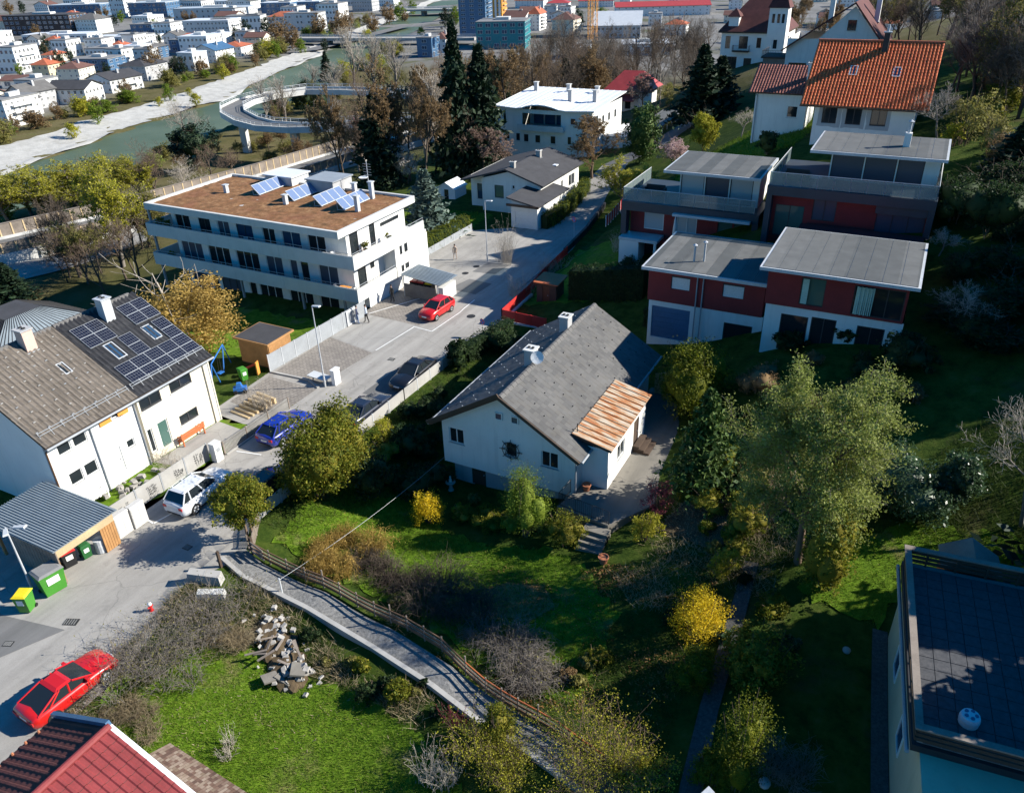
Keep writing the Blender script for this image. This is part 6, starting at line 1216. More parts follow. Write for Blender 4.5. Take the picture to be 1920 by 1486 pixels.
# ---------------------------------------------------------------- people
def person(lb, x, y, rz, h, top, legs, z=.04, stride=.1, bag=False):
    o = thing('person', lb, 'person', (x,y,z), rz, None); s = h/1.78
    V = [(0,0,.96,.15,.11),(0,0,1.14,.155,.11),(0,.01,1.33,.18,.115),(0,.01,1.46,.10,.085),(0,.02,1.53,.055,.055),(0,.03,1.62,.08,.095),(0,.03,1.72,.075,.085)]
    E = [(i,i+1) for i in range(6)]
    def add(p, r, par): V.append((*p, r, r)); E.append((par, len(V)-1)); return len(V)-1
    for sx in (-1,1):
        k = add((sx*.2,.0,1.43),.065,2); k = add((sx*.27,-.02,1.17),.05,k); k = add((sx*.27,.07,.95),.04,k); k = add((sx*.265,.10,.86),.038,k)
        for q in range(5):   # fingers and thumb
            kk = add((sx*(.265+(-.03 if q == 4 else 0)), .085+.018*q, .80 if q < 4 else .83), .010, k); add((sx*(.258+(-.04 if q == 4 else 0)), .09+.018*q, (.765-.008*(1.5-abs(q-1.5))) if q < 4 else .81), .009, kk)
        k = add((sx*.1,sx*stride*.2,.88),.095,0); k = add((sx*.11,sx*stride*.6+.03,.5),.065,k); k = add((sx*.11,sx*stride-.01,.09),.045,k); add((sx*.12,sx*stride+.15,.045),.042,k)
    me = bpy.data.meshes.new('body'); me.from_pydata([(a*s,b*s,c*s) for a,b,c,*_ in V], E, []); me.materials.append(MAT[legs])
    b = link('body', me, o); md = b.modifiers.new('skin','SKIN'); sd_ = me.skin_vertices[0].data
    for i, v in enumerate(V): sd_[i].radius = (v[3]*s, v[4]*s)
    sd_[0].use_root = True; md.use_smooth_shade = True; ss = b.modifiers.new('sub','SUBSURF'); ss.levels = 1; ss.render_levels = 1
    nm = 'person_'+lb.split()[2]+str(round(x*10)); m_, t_, bs = base(nm); tc = t_.nodes.new('ShaderNodeTexCoord'); sp = t_.nodes.new('ShaderNodeSeparateXYZ'); t_.links.new(tc.outputs['Object'], sp.inputs[0]); mr = t_.nodes.new('ShaderNodeMath'); mr.operation = 'DIVIDE'; mr.inputs[1].default_value = 1.8*s; t_.links.new(sp.outputs[2], mr.inputs[0])
    cl = lambda k: {'cloth_navy':(.03,.04,.09),'cloth_pale':(.45,.50,.58),'cloth_black':(.02,.02,.022),'cloth_beige':(.48,.38,.30),'jeans':(.10,.16,.30)}[k]
    t_.links.new(ramp(t_, mr.outputs[0], [(0,(.02,.02,.02)),(.045,cl(legs)),(.535,cl(top)),(.83,(.50,.32,.24))], 'CONSTANT'), bs.inputs['Base Color']); bs.inputs['Roughness'].default_value = .85; me.materials[0] = m_
    m = MB(); m.lathe([(.02,-.02),(.085,0),(.098,.05),(.085,.1),(.05,.13),(.01,.14)],12,'hair_dark'); m.build('hair', o, loc=(0,.02*s,1.67*s), smooth=True)
    m = MB(); m.lathe([(.012,0),(.014,.02),(.004,.035)],6,'skin'); m.build('nose', o, loc=(0,.125*s,1.615*s))
    for sx in (-1,1): m = MB(); m.box(-.012,.012,0,.01,-.006,.006,'hair_dark'); m.build('eye', o, loc=(sx*.03*s,.117*s,1.65*s)); m = MB(); m.lathe([(.008,-.03),(.018,0),(.008,.03)],6,'skin'); m.build('ear', o, loc=(sx*.082*s,.03*s,1.63*s))
    m = MB(); m.box(-.02,.02,0,.008,-.004,.004,'terracotta'); m.build('mouth', o, loc=(0,.118*s,1.575*s))
    return o
cl_ok = MAT
mat('jeans', (.10,.16,.30), .9)
person('person in a dark jacket and blue jeans standing at the fence gate', -43.4, 51.9, R(-60), 1.76, 'cloth_navy', 'jeans')
person('person in a pale jacket and black trousers beside the person in jeans', -42.7, 52.4, R(120), 1.80, 'cloth_pale', 'cloth_black', stride=.2)
person('person in black clothes standing at the apartment block wall', -43.3, 57.4, R(160), 1.78, 'cloth_black', 'cloth_black')
person('person in a beige coat at the clipped hedge on the upper street', -43.7, 70.0, R(180), 1.72, 'cloth_beige', 'cloth_beige', stride=.15)
# ---------------------------------------------------------------- garden furniture and small things
def bench(lb, x, y, rz, L, m1, n_slat=4):
    o = thing('garden_bench', lb, 'bench', (x,y,.08), rz); m = MB()
    for k in range(n_slat): s = MB(); s.box(-L/2,L/2,-.05-k*.12,.05-k*.12,.42,.46,m1); s.build('seat_slat', o)
    for k in range(3): s = MB(); s.box(-L/2,L/2,.09,.13,.55+k*.15,.66+k*.15,m1); s.build('back_slat', o)
    for sx in (-1,1):
        for y_ in (-.4,.08): s = MB(); s.box(sx*L/2*.9-.04,sx*L/2*.9+.04,y_-.04,y_+.04,0,.98 if y_ > 0 else .42,m1); s.build('leg', o)
        s = MB(); s.box(sx*L/2*.9-.05,sx*L/2*.9+.05,-.46,.1,.62,.67,m1); s.build('armrest', o)
bench('orange-red wooden bench against the cream house front', -42.1, 31.0, R(90)*-1, 2.1, 'bench_red'); bench('white slatted bench against the white terraced house front', -42.0, 23.0, R(-90), 1.7, 'frame_white')
o = thing('swing_frame', 'blue metal playground swing frame beside the larch shed', 'swing', (-47,38.6,0)); 
for a, b in (((-46.0,36.6,0),(-46.4,37.4,2.1)),((-46.8,38.2,0),(-46.4,37.4,2.1)),((-47.8,39.6,0),(-48.2,40.4,2.1)),((-48.6,41.2,0),(-48.2,40.4,2.1))): m = MB(); m.tube(a,b,.05,n=8,m='blue_plastic'); bw(m, 'leg', o)
m = MB(); m.tube((-46.4,37.4,2.1),(-48.2,40.4,2.1),.05,n=8,m='blue_plastic'); bw(m, 'top_bar', o)
m = MB(); m.box(-47.5,-47.1,38.6,39.1,.45,.5,'blue_plastic'); m.tube((-47.3,38.7,.5),(-47.2,38.75,2.1),.012,n=4,m='iron'); m.tube((-47.3,39.0,.5),(-47.4,39.1,2.1),.012,n=4,m='iron'); bw(m, 'seat', o)
o = thing('toy_digger', 'blue plastic toy vehicle on the gravel near the wooden sleeper steps', 'toy', (-44.0,37.6,.05), R(40)); m = MB(); m.box(-.5,.5,-.25,.25,.2,.5,'blue_plastic'); m.hexa([(-.3,-.2,.5),(.2,-.2,.5),(.2,.2,.5),(-.3,.2,.5)],[(-.2,-.15,.85),(.1,-.15,.85),(.1,.15,.85),(-.2,.15,.85)],'blue_plastic'); m.build('body', o)
for sx in (-.35,.35):
    for sy in (-.27,.27): m = MB(); m.tube((sx,sy-.05,.16),(sx,sy+.05,.16),.16,n=12,m='rubber'); m.build('wheel', o)
o = thing('toy_slide', 'red and orange plastic toy slide beside the green bin', 'toy', (-45.6,40.3,.05), R(20)); m = MB(); slab(m,(-.9,-.25,.1),(-.9,.25,.1),(.7,-.25,.9),.06,'red_plastic'); m.build('slide', o); m = MB(); m.box(.7,.8,-.25,.25,0,1.1,'orange_paint'); m.build('ladder', o)
st = thing('sleeper_steps', 'stepped timber sleepers climbing from the cream house terrace', 'steps', (-41.5,35.6,0))
for k in range(7): m = MB(); y = 35.0+k*.42; m.hexa([(-42.6+k*.05,y,-.05),(-40.6+k*.05,y-.2,-.05),(-40.6+k*.05,y,-.05),(-42.6+k*.05,y+.2,-.05)],[(-42.6+k*.05,y,.12+.06*k),(-40.6+k*.05,y-.2,.12+.06*k),(-40.6+k*.05,y,.12+.06*k),(-42.6+k*.05,y+.2,.12+.06*k)],'wood_pale'); bw(m, 'sleeper', st)
o = thing('fountain', 'small pale stone garden figure on a basin by the basement wall', 'fountain', (-23.5,35.2,-1.3)); m = MB(); m.lathe([(.2,0),(.14,.1),(.1,.45),(.32,.6),(.34,.66),(.28,.64)],14,'stone'); m.build('basin', o); m = MB(); m.lathe([(.09,.62),(.11,.72),(.08,.9),(.05,.96),(.07,1.02),(.05,1.1),(.01,1.13)],12,'cover_white'); m.build('figure', o)
o = thing('garden_disc', 'white round dish-shaped object standing in the shaded garden', 'dish', (-24.9,33.6,-1.0)); m = MB(); m.lathe([(.03,0),(.03,.9)],8,'galvanised'); m.build('pole', o); m = MB(); m.lathe([(.05,.9),(.3,.94),(.38,1.02),(.36,1.03),(.28,.97),(.04,.93)],18,'fabric_white'); m.build('bowl', o)
o = thing('hydrant', 'red and white hydrant in the shade beside the bare roadside bushes', 'hydrant', (-31.4,17.9,.03)); m = MB(); m.lathe([(.14,0),(.14,.05),(.09,.07),(.09,.42),(.11,.44)],12,'red_plastic'); m.build('body', o); m = MB(); m.lathe([(.11,.44),(.1,.54),(.03,.6)],12,'white_plastic'); m.build('cap', o)
for s in (-1,1): m = MB(); m.tube((0,s*.08,.3),(0,s*.16,.3),.045,n=8,m='red_plastic'); m.build('outlet', o)
def pot(lb, x, y, z, r, h): o = thing('plant_pot', lb, 'plant pot', (x,y,z)); m = MB(); m.lathe([(r*.7,0),(r,h),(r*1.1,h),(r*1.1,h+.05),(r*.9,h+.05),(r*.85,h-.02)],14,'terracotta'); m.build('pot', o); return o
pot('terracotta pot with a bare shrub on the terrace corner', -14.3, 36.2, .91, .26, .4); pot('orange terracotta pot on the grass below the terrace steps', -11.3, 31.4, tz(-11.3,31.4), .28, .4)
o = thing('power_cable', 'slack cable running from the white house corner down to the footpath fence', 'cable', (-24.1,35.6,.8)); m = MB(); A_, B_ = Vector((-24.1,35.6,.9)), Vector((-26.0,21.9,1.0)); prev = None
for k in range(21): t = k/20; p = A_.lerp(B_,t)-Vector((0,0,1.0*4*t*(1-t)*.35)); (m.tube(prev,p,.010,n=5,m='metal_grey',cap=False) if prev else None); prev = p
bw(m, 'cable', o); m = MB(); m.tube((-26,21.9,-.1),(-26,21.9,1.1),.045,n=6,m='metal_light'); bw(m, 'anchor_post', o)
# rubble heap and broken concrete beside the lawn
def stone_mesh(seed):
    r_ = random.Random(seed); m = MB(); q = lambda s, z: [(s*r_.uniform(.7,1.2)*a, s*r_.uniform(.7,1.2)*b, z+r_.uniform(-.1,.1)) for a, b in ((-.5,-.5),(.5,-.5),(.5,.5),(-.5,.5))]
    m.hexa(q(1,0), q(.8,r_.uniform(.35,.7)), 'rubble_stone'); return m.mesh('rubble_block')
SM = [stone_mesh(k) for k in range(6)]; rg = random.Random(11)
rp_ = thing('rubble_heap', 'heap of broken stones, boards and concrete slabs beside the lawn', 'rubble heap', (-23.6,19.0,tz(-23.6,19)))
for mx, my, mr in ((-25.2,19.9,.9),(-24.1,19.3,1.0),(-23,18.6,1.0),(-22.2,18.1,.8)):
    bm = bmesh.new(); bmesh.ops.create_icosphere(bm, subdivisions=3, radius=1)
    for v in bm.verts: c = v.co; k = 1+.15*math.sin(c.x*7+mx)*math.sin(c.y*6)+rg.uniform(-.07,.07); v.co = Vector((c.x*mr*k, c.y*mr*k, max(-.3, c.z*.42*k)))
    me = bpy.data.meshes.new('earth_mound'); bm.to_mesh(me); bm.free(); me.materials.append(MAT['soil']); link('earth_mound', me, rp_, Vector((mx,my,tz(mx,my)))-rp_.location)
for k in range(220):
    t = rg.random(); x = -25.6+t*4.0+rg.gauss(0,.45); y = 20.2-t*2.2+rg.gauss(0,.4); s = rg.uniform(.08,.32)**1.0; b = link('rubble_block', SM[k % 6], rp_, Vector((x,y,tz(x,y)+max(0,.4-.45*abs(rg.gauss(0,.6)))))-rp_.location); b.scale = (s*rg.uniform(.7,1.6),s,s*.8); b.rotation_euler = (rg.uniform(-.4,.4),rg.uniform(-.4,.4),rg.uniform(0,6.28))
for k in range(9):
    m = MB(); L = rg.uniform(.6,1.3); m.box(-L/2,L/2,-.06,.06,0,.035,'wood_grey'); x = -25+rg.random()*2.6; y = 19.6-rg.random()*1.6; b = m.build('plank', rp_, loc=Vector((x,y,tz(x,y)+.45+rg.random()*.2))-rp_.location); b.rotation_euler = (rg.uniform(-.3,.3),rg.uniform(-.3,.3),rg.uniform(0,3))
for k, (x, y, a, b_) in enumerate(((-22.4,17.9,.45,.35),(-23.0,17.5,.38,.3),(-22.0,18.4,.5,.35))): m = MB(); m.box(-a,a,-b_,b_,0,.09,'terrace_concrete'); q = m.build('concrete_slab', rp_, loc=Vector((x,y,tz(x,y)+.25+.12*k))-rp_.location); q.rotation_euler = (.25*(k-1),.2,k*1.1)
for k, (x, y, L, w, h_, a, lb) in enumerate(((-30.3,20.7,1.9,.6,.75,.35,'pale broken concrete block at the street corner'), (-29.2,20.0,1.5,.5,.5,.5,'whitish stone slab leaning below the broken concrete block'))):
    m = MB(); m.hexa([(-L/2,-w/2,0),(L/2,-w/2*.9,0),(L/2,w/2,0),(-L/2,w/2*.9,0)],[(-L/2*.9,-w/2*.85,h_),(L/2*.95,-w/2*.8,h_*.8),(L/2*.9,w/2*.9,h_*.85),(-L/2*.95,w/2*.8,h_)],'concrete_pale' if k else 'concrete'); tag(m.build('concrete_block', loc=(x,y,tz(x,y)-.05), rz=a), lb, 'concrete block')
wp = thing('stone_pile', 'pile of pale garden stones against the white terraced house', 'stone pile', (-41.2,25.4,.05))
for k in range(26): b = link('rubble_block', SM[k % 6], wp, (rg.gauss(0,.5),rg.gauss(0,.9),max(0,rg.gauss(.12,.12)))); s = rg.uniform(.2,.4); b.scale = (s,s*1.4,s); b.rotation_euler[2] = rg.uniform(0,6)
for k, (x, y, s, lb) in enumerate(((-.6,21.4,.4,'white boulder left of the dry shrub ring'), (1.4,29.4,.32,'pale stone at the corner of the terrace house'))):
    m = MB(); m.lathe([(.3,0),(.55,.15),(.6,.35),(.4,.55),(.1,.62)],9,'stone'); b = m.build('boulder', loc=(x,y,tz(x,y)-.05), smooth=True); b.scale = (s,s*1.2,s*.9); tag(b, lb, 'boulder', 'garden boulders')

# ---------------------------------------------------------------- things on the apartment balconies
o = thing('garden_table', 'orange table on the corner of the lower apartment balcony', 'table', (-46.6,54.6,1.37)); m = MB(); m.box(-.6,.6,-.35,.35,.7,.74,'orange_paint'); m.build('tabletop', o)
for sx in (-.5,.5):
    for sy in (-.28,.28): m = MB(); m.tube((sx,sy,0),(sx,sy,.7),.025,n=6,m='frame_white'); m.build('leg', o)
def chair(lb, x, y, z, rz, mm='frame_white'):
    o = thing('balcony_chair', lb, 'chair', (x,y,z), rz, 'balcony chairs'); m = MB(); m.box(-.22,.22,-.22,.22,.43,.46,mm); m.build('seat', o); m = MB(); m.box(-.22,.22,.19,.22,.46,.88,mm); m.build('backrest', o)
    for sx in (-.19,.19):
        for sy in (-.19,.19): m = MB(); m.tube((sx,sy,0),(sx,sy,.43),.018,n=5,m=mm); m.build('leg', o)
chair('white chair left of the orange balcony table', -47.6, 54.6, 1.37, R(90)); chair('white chair right of the orange balcony table', -45.6, 54.6, 1.37, R(-90)); chair('white chair on the upper balcony near the corner', -47.4, 54.6, 4.57, R(60)); chair('second white chair on the upper balcony near the corner', -48.6, 54.7, 4.57, R(-40)); chair('white chair in the middle of the upper balcony', -58.4, 54.6, 4.57, R(20))

# ---------------------------------------------------------------- plants: generators
def skel(seed, H=10., trunk=.28, n=(9,6,5,4), ang=(50,45,40), ratio=(.55,.55,.5), up=.18, r0=.17, narrow=1.0, droop=0.0, taper=.5, wob=.22, lead=True):
    """branch segments (p0, p1, r0, r1, level) of a tree H metres tall, base at the origin"""
    rg = random.Random(seed); S = []
    def grow(p, d, L, r, lv, nseg):
        pts = [p]; dd = d
        for k in range(nseg):
            dd = (dd+Vector((rg.gauss(0,wob),rg.gauss(0,wob),rg.gauss(0,wob*.6)))*.5+Vector((0,0,up-droop*lv*.35))*(.5 if lv else 0)).normalized()
            q = pts[-1]+dd*(L/nseg); r1 = r*(1-(1-taper)*(k+1)/nseg); S.append((pts[-1], q, r*(1-(1-taper)*k/nseg), r1, lv)); pts.append(q)
        if lv < len(n):
            m = n[lv]
            for j in range(m):
                t = (trunk if lv == 0 else .25)+(1-(trunk if lv == 0 else .25))*(j+rg.random()*.8)/m; t = min(t, .99)
                f = t*nseg; i = min(int(f), nseg-1); b = pts[i].lerp(pts[i+1], f-i); ax = (pts[i+1]-pts[i]).normalized()
                o = ax.orthogonal().normalized(); o.rotate(Matrix.Rotation(j*2.399+rg.random(), 3, ax)); a = R(ang[min(lv,2)]*rg.uniform(.75,1.2))*narrow
                nd = (ax*math.cos(a)+o*math.sin(a)).normalized(); grow(b, nd, L*ratio[min(lv,2)]*rg.uniform(.75,1.15)*((1.1-.45*t) if lv == 0 else 1), r*(1-(1-taper)*t)*.55, lv+1, 3 if lv < 2 else 2)
    grow(Vector((0,0,0)), Vector((0,0,1)), H*(.92 if lead else .6), r0*H/10, 0, 6)
    return S
def seg_mesh(name, S, m, minr=.008):
    if not S: return None
    P0 = np.array([s[0] for s in S]); P1 = np.array([s[1] for s in S]); r0 = np.maximum([s[2] for s in S], minr); r1 = np.maximum([s[3] for s in S], minr*.8)
    d = P1-P0; d /= np.linalg.norm(d, axis=1, keepdims=True)+1e-9; a = np.cross(d, np.where(np.abs(d[:,2:3]) < .9, [[0,0,1.]], [[1.,0,0]])); a /= np.linalg.norm(a, axis=1, keepdims=True); b = np.cross(d, a)
    ns = 5 if r0.mean() > .04 else 3; V = []; 
    for k in range(ns):
        t = 2*math.pi*k/ns; o = a*math.cos(t)+b*math.sin(t); V += [P0+o*r0[:,None], P1+o*r1[:,None]]
    V = np.stack(V, 1); N = len(S); V = V.reshape(-1,3); base_ = np.arange(N)[:,None]*(2*ns)
    F = np.concatenate([base_+np.array([2*k, 2*((k+1)%ns), 2*((k+1)%ns)+1, 2*k+1])[None] for k in range(ns)])
    return fast_mesh(name, V, 4, [m], F)
def leaf_mesh(name, C, size, m, seed=0, out=None, bias=.5, elong=.6, jit=.35, droop=0):
    rg = np.random.default_rng(seed); C = np.asarray(C, float); N = len(C); n = rg.normal(size=(N,3)); n /= np.linalg.norm(n, axis=1, keepdims=True)
    if out is not None: n = n*(1-bias)+out*bias; n /= np.linalg.norm(n, axis=1, keepdims=True)+1e-9
    a = np.cross(n, rg.normal(size=(N,3))); 
    if droop: a = a*(1-droop)+np.array([[0,0,-1.]])*droop
    a /= np.linalg.norm(a, axis=1, keepdims=True)+1e-9; b = np.cross(n, a); s = size*(1+jit*rg.normal(size=(N,1))).clip(.4,1.9)/2
    V = np.stack([C+a*s, C+b*s*elong, C-a*s, C-b*s*elong], 1); return fast_mesh(name, V.reshape(-1,3), 4, [m])
def clumps(seed, n_cl, per, rx, rz, zc, rad, shell=.55, flat=1.0, lo=-1.0):
    """leaf centres in clumps spread over an ellipsoid; returns centres and outward directions"""
    rg = np.random.default_rng(seed); c = rg.normal(size=(n_cl,3)); c /= np.linalg.norm(c, axis=1, keepdims=True); c[:,2] = np.where(c[:,2] < lo, -c[:,2], c[:,2])
    rr = (shell+(1-shell)*rg.random((n_cl,1)))*(1+.16*rg.normal(size=(n_cl,1))).clip(.6,1.3); cc = c*rr*np.array([[rx,rx,rz]]); rad_ = rad*(.6+.7*rg.random((n_cl,1)))
    q = rg.normal(size=(n_cl,per,3)); q /= np.linalg.norm(q, axis=2, keepdims=True); q *= (rg.random((n_cl,per,1))**.45)
    P = cc[:,None,:]+q*rad_[:,None,:]*np.array([[[1,1,flat]]]); O = q+c[:,None,:]*.6; O /= np.linalg.norm(O, axis=2, keepdims=True)+1e-9
    P = P.reshape(-1,3); P[:,2] += zc; return P, O.reshape(-1,3)
def conifer_points(seed, H, W, whorls, nb, per, droop=.35, jag=.25):
    rg = np.random.default_rng(seed); C = []; 
    for i in range(whorls):
        t = (i+.5)/whorls; z = H*(.06+.94*t); L = W/2*(1-t)**.85*(1+jag*rg.normal())+.12
        for j in range(nb):
            az = 2*math.pi*(j+rg.random())/nb; l = L*(.75+.4*rg.random()); s = (np.arange(per)+rg.random(per))/per
            x = np.cos(az)*l*s; y = np.sin(az)*l*s; zz = z-droop*l*s**1.5+.1*l*s+rg.normal(0,.05,per); w = .16*l*(1-s*.6); pr = rg.normal(0,1,per)*w
            C.append(np.stack([x-np.sin(az)*pr, y+np.cos(az)*pr, zz], 1))
    return np.concatenate(C)
def lump(name, rx, rz, zc, m, seed=0):
    bm = bmesh.new(); bmesh.ops.create_icosphere(bm, subdivisions=2, radius=1); rg = random.Random(seed); ph = [rg.uniform(0,6) for _ in range(6)]
    for v in bm.verts:
        c = v.co; k = 1+.12*math.sin(c.x*4+ph[0])*math.sin(c.y*4+ph[1])+.1*math.sin(c.z*5+ph[2]+c.x*3)+rg.uniform(-.03,.03); v.co = Vector((c.x*rx*k, c.y*rx*k, max(.02, zc+c.z*rz*k)))
    me = bpy.data.meshes.new(name); bm.to_mesh(me); bm.free(); me.materials.append(MAT[m]); me.polygons.foreach_set('use_smooth', [True]*len(me.polygons)); return me
KIT = {}
def kit(key, fn):
    if key not in KIT: KIT[key] = fn()
    return KIT[key]
def nskel(var):
    def f():
        S = skel(100+var, **BARE[var]); Q = np.array([tuple(s[1]) for s in S]); kz = 10/Q[:,2].max(); kx = (7.5,6.5,8.5,4.0)[var]*.5/np.percentile(np.hypot(Q[:,0],Q[:,1]), 97)
        return [(Vector((a.x*kx,a.y*kx,a.z*kz)), Vector((b.x*kx,b.y*kx,b.z*kz)), r0, r1, l) for a, b, r0, r1, l in S]
    return kit(('nskel', var), f)
def bare_kit(var, **kw):
    def f():
        S = nskel(var); return seg_mesh('trunk', [s for s in S if s[4] <= 1], 'bark', .02), seg_mesh('branches', [s for s in S if s[4] > 1], 'bark', .011)
    return kit(('bare', var), f)
def place(name, lb, cat, x, y, parts, sx, sz, rz=0, group=None, z=None, mats=None):
    o = thing(name, lb, cat, (x, y, (tz(x, y) if z is None else z)-.05), rz, group)
    for i, (nm, me) in enumerate(parts):
        if me is None: continue
        c = link(nm, me, o); c.scale = (sx, sx, sz)
        if mats and mats[i] and me.materials[0].name != mats[i]: c.material_slots[0].link = 'OBJECT'; c.material_slots[0].material = MAT[mats[i]]
    return o
BARE = [dict(n=(9,6,6,4)), dict(n=(10,7,5,4), ang=(40,40,40), up=.3), dict(n=(8,6,6,5), ang=(60,48,42), lead=False, trunk=.45, up=.22), dict(n=(12,6,5,3), ang=(30,35,40), narrow=.7, ratio=(.42,.5,.5), up=.45)]
def bare_tree(name, lb, x, y, h, w, var, bark, twig, bud=None, cat='tree', group=None, rz=None, seed=0):
    t, b = bare_kit(var, **BARE[var]); base_w = (7.5,6.5,8.5,4.0)[var]; parts = [('trunk', t), ('crown', b)]; ms = [bark, twig]
    if bud:
        def f():
            S = [s for s in nskel(var) if s[4] >= 3]; rg = np.random.default_rng(5); A = np.array([s[0] for s in S]); B = np.array([s[1] for s in S]); n = 12000
            i = rg.integers(0, len(S), n); return leaf_mesh('leaf_buds', A[i]+(B[i]-A[i])*rg.random((n,1))+rg.normal(0,.07,(n,3)), .15, 'leaf_spring', 3)
        parts.append(('leaf_buds', kit(('bud', var), f))); ms.append(bud)
    return place(name, lb, cat, x, y, parts, w/base_w, h/10., rz if rz is not None else (x*7+y*3) % 6.28, group, mats=ms)
def conifer(name, lb, x, y, h, w, leaf, var=0, group=None, dens=1.0):
    def f():
        C = conifer_points(20+var, 10, 4.2, 36, 13, 14, .34); S = [(Vector((0,0,0)), Vector((0,0,9.8)), .2, .03, 0)]
        rg = np.random.default_rng(1)
        return seg_mesh('trunk', S, 'bark', .02), leaf_mesh('crown', C, .46, 'needle_dark', 2, elong=.5, droop=.3)
    t, c = kit(('con', var), f); return place(name, lb, 'tree', x, y, [('trunk', t), ('crown', c)], w/3.2, h/10., (x+y) % 6.28, group, mats=['bark', leaf])
def blob_tree(name, lb, x, y, h, w, leaf, key, cl=(90,55), rad=1.0, lsize=.3, zc=.6, rzf=.42, trunk='bark', group=None, cat='tree', shell=.5, core=0):
    """leafy crown of clumps on a real skeleton (10 m high, 7 m wide before scaling)"""
    def f():
        S = skel(40+len(key)*7+ord(key[0]), n=(8,5,4), up=.25); P, O = clumps(ord(key[-1])+len(key), cl[0], cl[1], 3.1, 10*rzf, 10*zc, rad, shell)
        return seg_mesh('trunk', [s for s in S if s[4] <= 2], 'bark', .02), leaf_mesh('crown', P, lsize, leaf, 4, O, .4), (lump('inner_foliage', 3.1*core, 10*rzf*core, 10*zc, leaf, 3) if core else None)
    t, c, i_ = kit(('blob', key), f); return place(name, lb, cat, x, y, [('trunk', t), ('crown', c), ('inner_foliage', i_)], w/7.4, h/10.2, (x*3+y) % 6.28, group, mats=[trunk, leaf, leaf])
def shrub(name, lb, x, y, h, w, leaf, n=3500, ls=.12, seed=0, stems=14, cat='shrub', group=None, stemm='bark_brown', shell=.6, rad=None, bias=.4, elong=.6, zc=.5, ncl=None, core=0):
    rg = random.Random(seed*13+int(x*10)); o = thing(name, lb, cat, (x, y, tz(x,y)-.04), 0, group)
    S = []
    for k in range(stems):
        a = rg.uniform(0,6.28); p = Vector((math.cos(a)*w*.06, math.sin(a)*w*.06, 0)); q = Vector((math.cos(a)*w*.25*rg.random(), math.sin(a)*w*.25*rg.random(), h*.45)); t = Vector((math.cos(a)*w*.4*rg.random(), math.sin(a)*w*.4*rg.random(), h*rg.uniform(.7,.95))); S += [(p, q, .03, .02, 1), (q, t, .02, .008, 2)]
    link('stems', seg_mesh('stems', S, stemm), o)
    g = random.Random(seed*7+3); k_ = 4 if w > 1.6 else 2; lob = [(0,0,h*zc,w*.34,h*.44)]+[(math.cos(t)*w*.22, math.sin(t)*w*.22, h*g.uniform(.32,.62), w*g.uniform(.2,.3), h*g.uniform(.22,.36)) for t in [g.uniform(0,1.2)+6.28*j/k_ for j in range(k_)]]
    tot = sum(l[3]*(l[3]+l[4]) for l in lob); Ps = []; Os = []
    for j, (lx, ly, lz, lr, lh) in enumerate(lob):
        nj = int(n*lr*(lr+lh)/tot); nc = max(8, nj//60); P, O = clumps(seed+j*31+int(abs(x)*17), nc, max(8, nj//nc), lr, lh, lz, (rad or .2*(lr+lh)), shell, .85, -.8); P[:,0] += lx; P[:,1] += ly; Ps.append(P); Os.append(O)
        if core: link('inner_foliage', lump('inner_foliage', lr*core, lh*core, lz, leaf, seed+j), o, loc=(lx,ly,0))
    P = np.concatenate(Ps); O = np.concatenate(Os); P[:,2] = np.maximum(P[:,2], .03)
    link('foliage', leaf_mesh('foliage', P, ls, leaf, seed, O, bias, elong), o); return o
def stems_bush(name, lb, x, y, h, w, m, n=160, seed=0, arch=.5, r=.012, twigs=2, leaf=None, nl=0, ls=.08, group=None, cat='shrub', spread=.5):
    """bare or sprouting bush: arching stems from the ground"""
    rg = random.Random(seed+int(x*100)); S = []; tips = []; CN = [Vector((rg.gauss(0,.22)*w, rg.gauss(0,.16)*w, 0)) for _ in range(5)]; HK = [rg.uniform(.55,1.1) for _ in CN]
    for k in range(n):
        a = rg.uniform(0,6.28); b0 = rg.random()**.5*w*.32*spread*2*.5; p = Vector((math.cos(a)*b0, math.sin(a)*b0, 0))+CN[k % len(CN)]; hk = HK[k % len(CN)]; a2 = a+rg.gauss(0,.6); L = h*rg.uniform(.55,1.1)*hk; out = w*.5*rg.uniform(.2,.9)*hk
        pts = [p]
        for j in range(1, 6):
            t = j/5; pts.append(p+Vector((math.cos(a2)*(out-b0*.4)*t**1.3, math.sin(a2)*(out-b0*.4)*t**1.3, L*(t-arch*t*t)/(1-arch*.5 if arch < 1 else .5)))+Vector((rg.gauss(0,.05),rg.gauss(0,.05),rg.gauss(0,.04)))*w*.3)
        for j in range(5): S.append((pts[j], pts[j+1], r*(1.3-.2*j), r*(1.1-.2*j), 2))
        for q in range(twigs):
            j = rg.randint(2,5); v = Vector((rg.gauss(0,1),rg.gauss(0,1),rg.gauss(.5,.8))).normalized()*w*.12*rg.uniform(.5,1.3); S.append((pts[j], pts[j]+v, r*.6, r*.35, 3)); tips.append(pts[j]+v)
        tips += pts[2:]
    for i, s in enumerate(S):
        if s[0].z < 0: s[0].z = .01
        if s[1].z < 0: s[1].z = .02
    o = thing(name, lb, cat, (x, y, tz(x,y)-.03), 0, group); link('stems', seg_mesh('stems', S, m, .005), o)
    if leaf:
        g = np.random.default_rng(seed); T = np.array([tuple(t) for t in tips]); i = g.integers(0, len(T), nl); link('foliage', leaf_mesh('foliage', T[i]+g.normal(0,w*.035,(nl,3)), ls, leaf, seed), o)
    return o
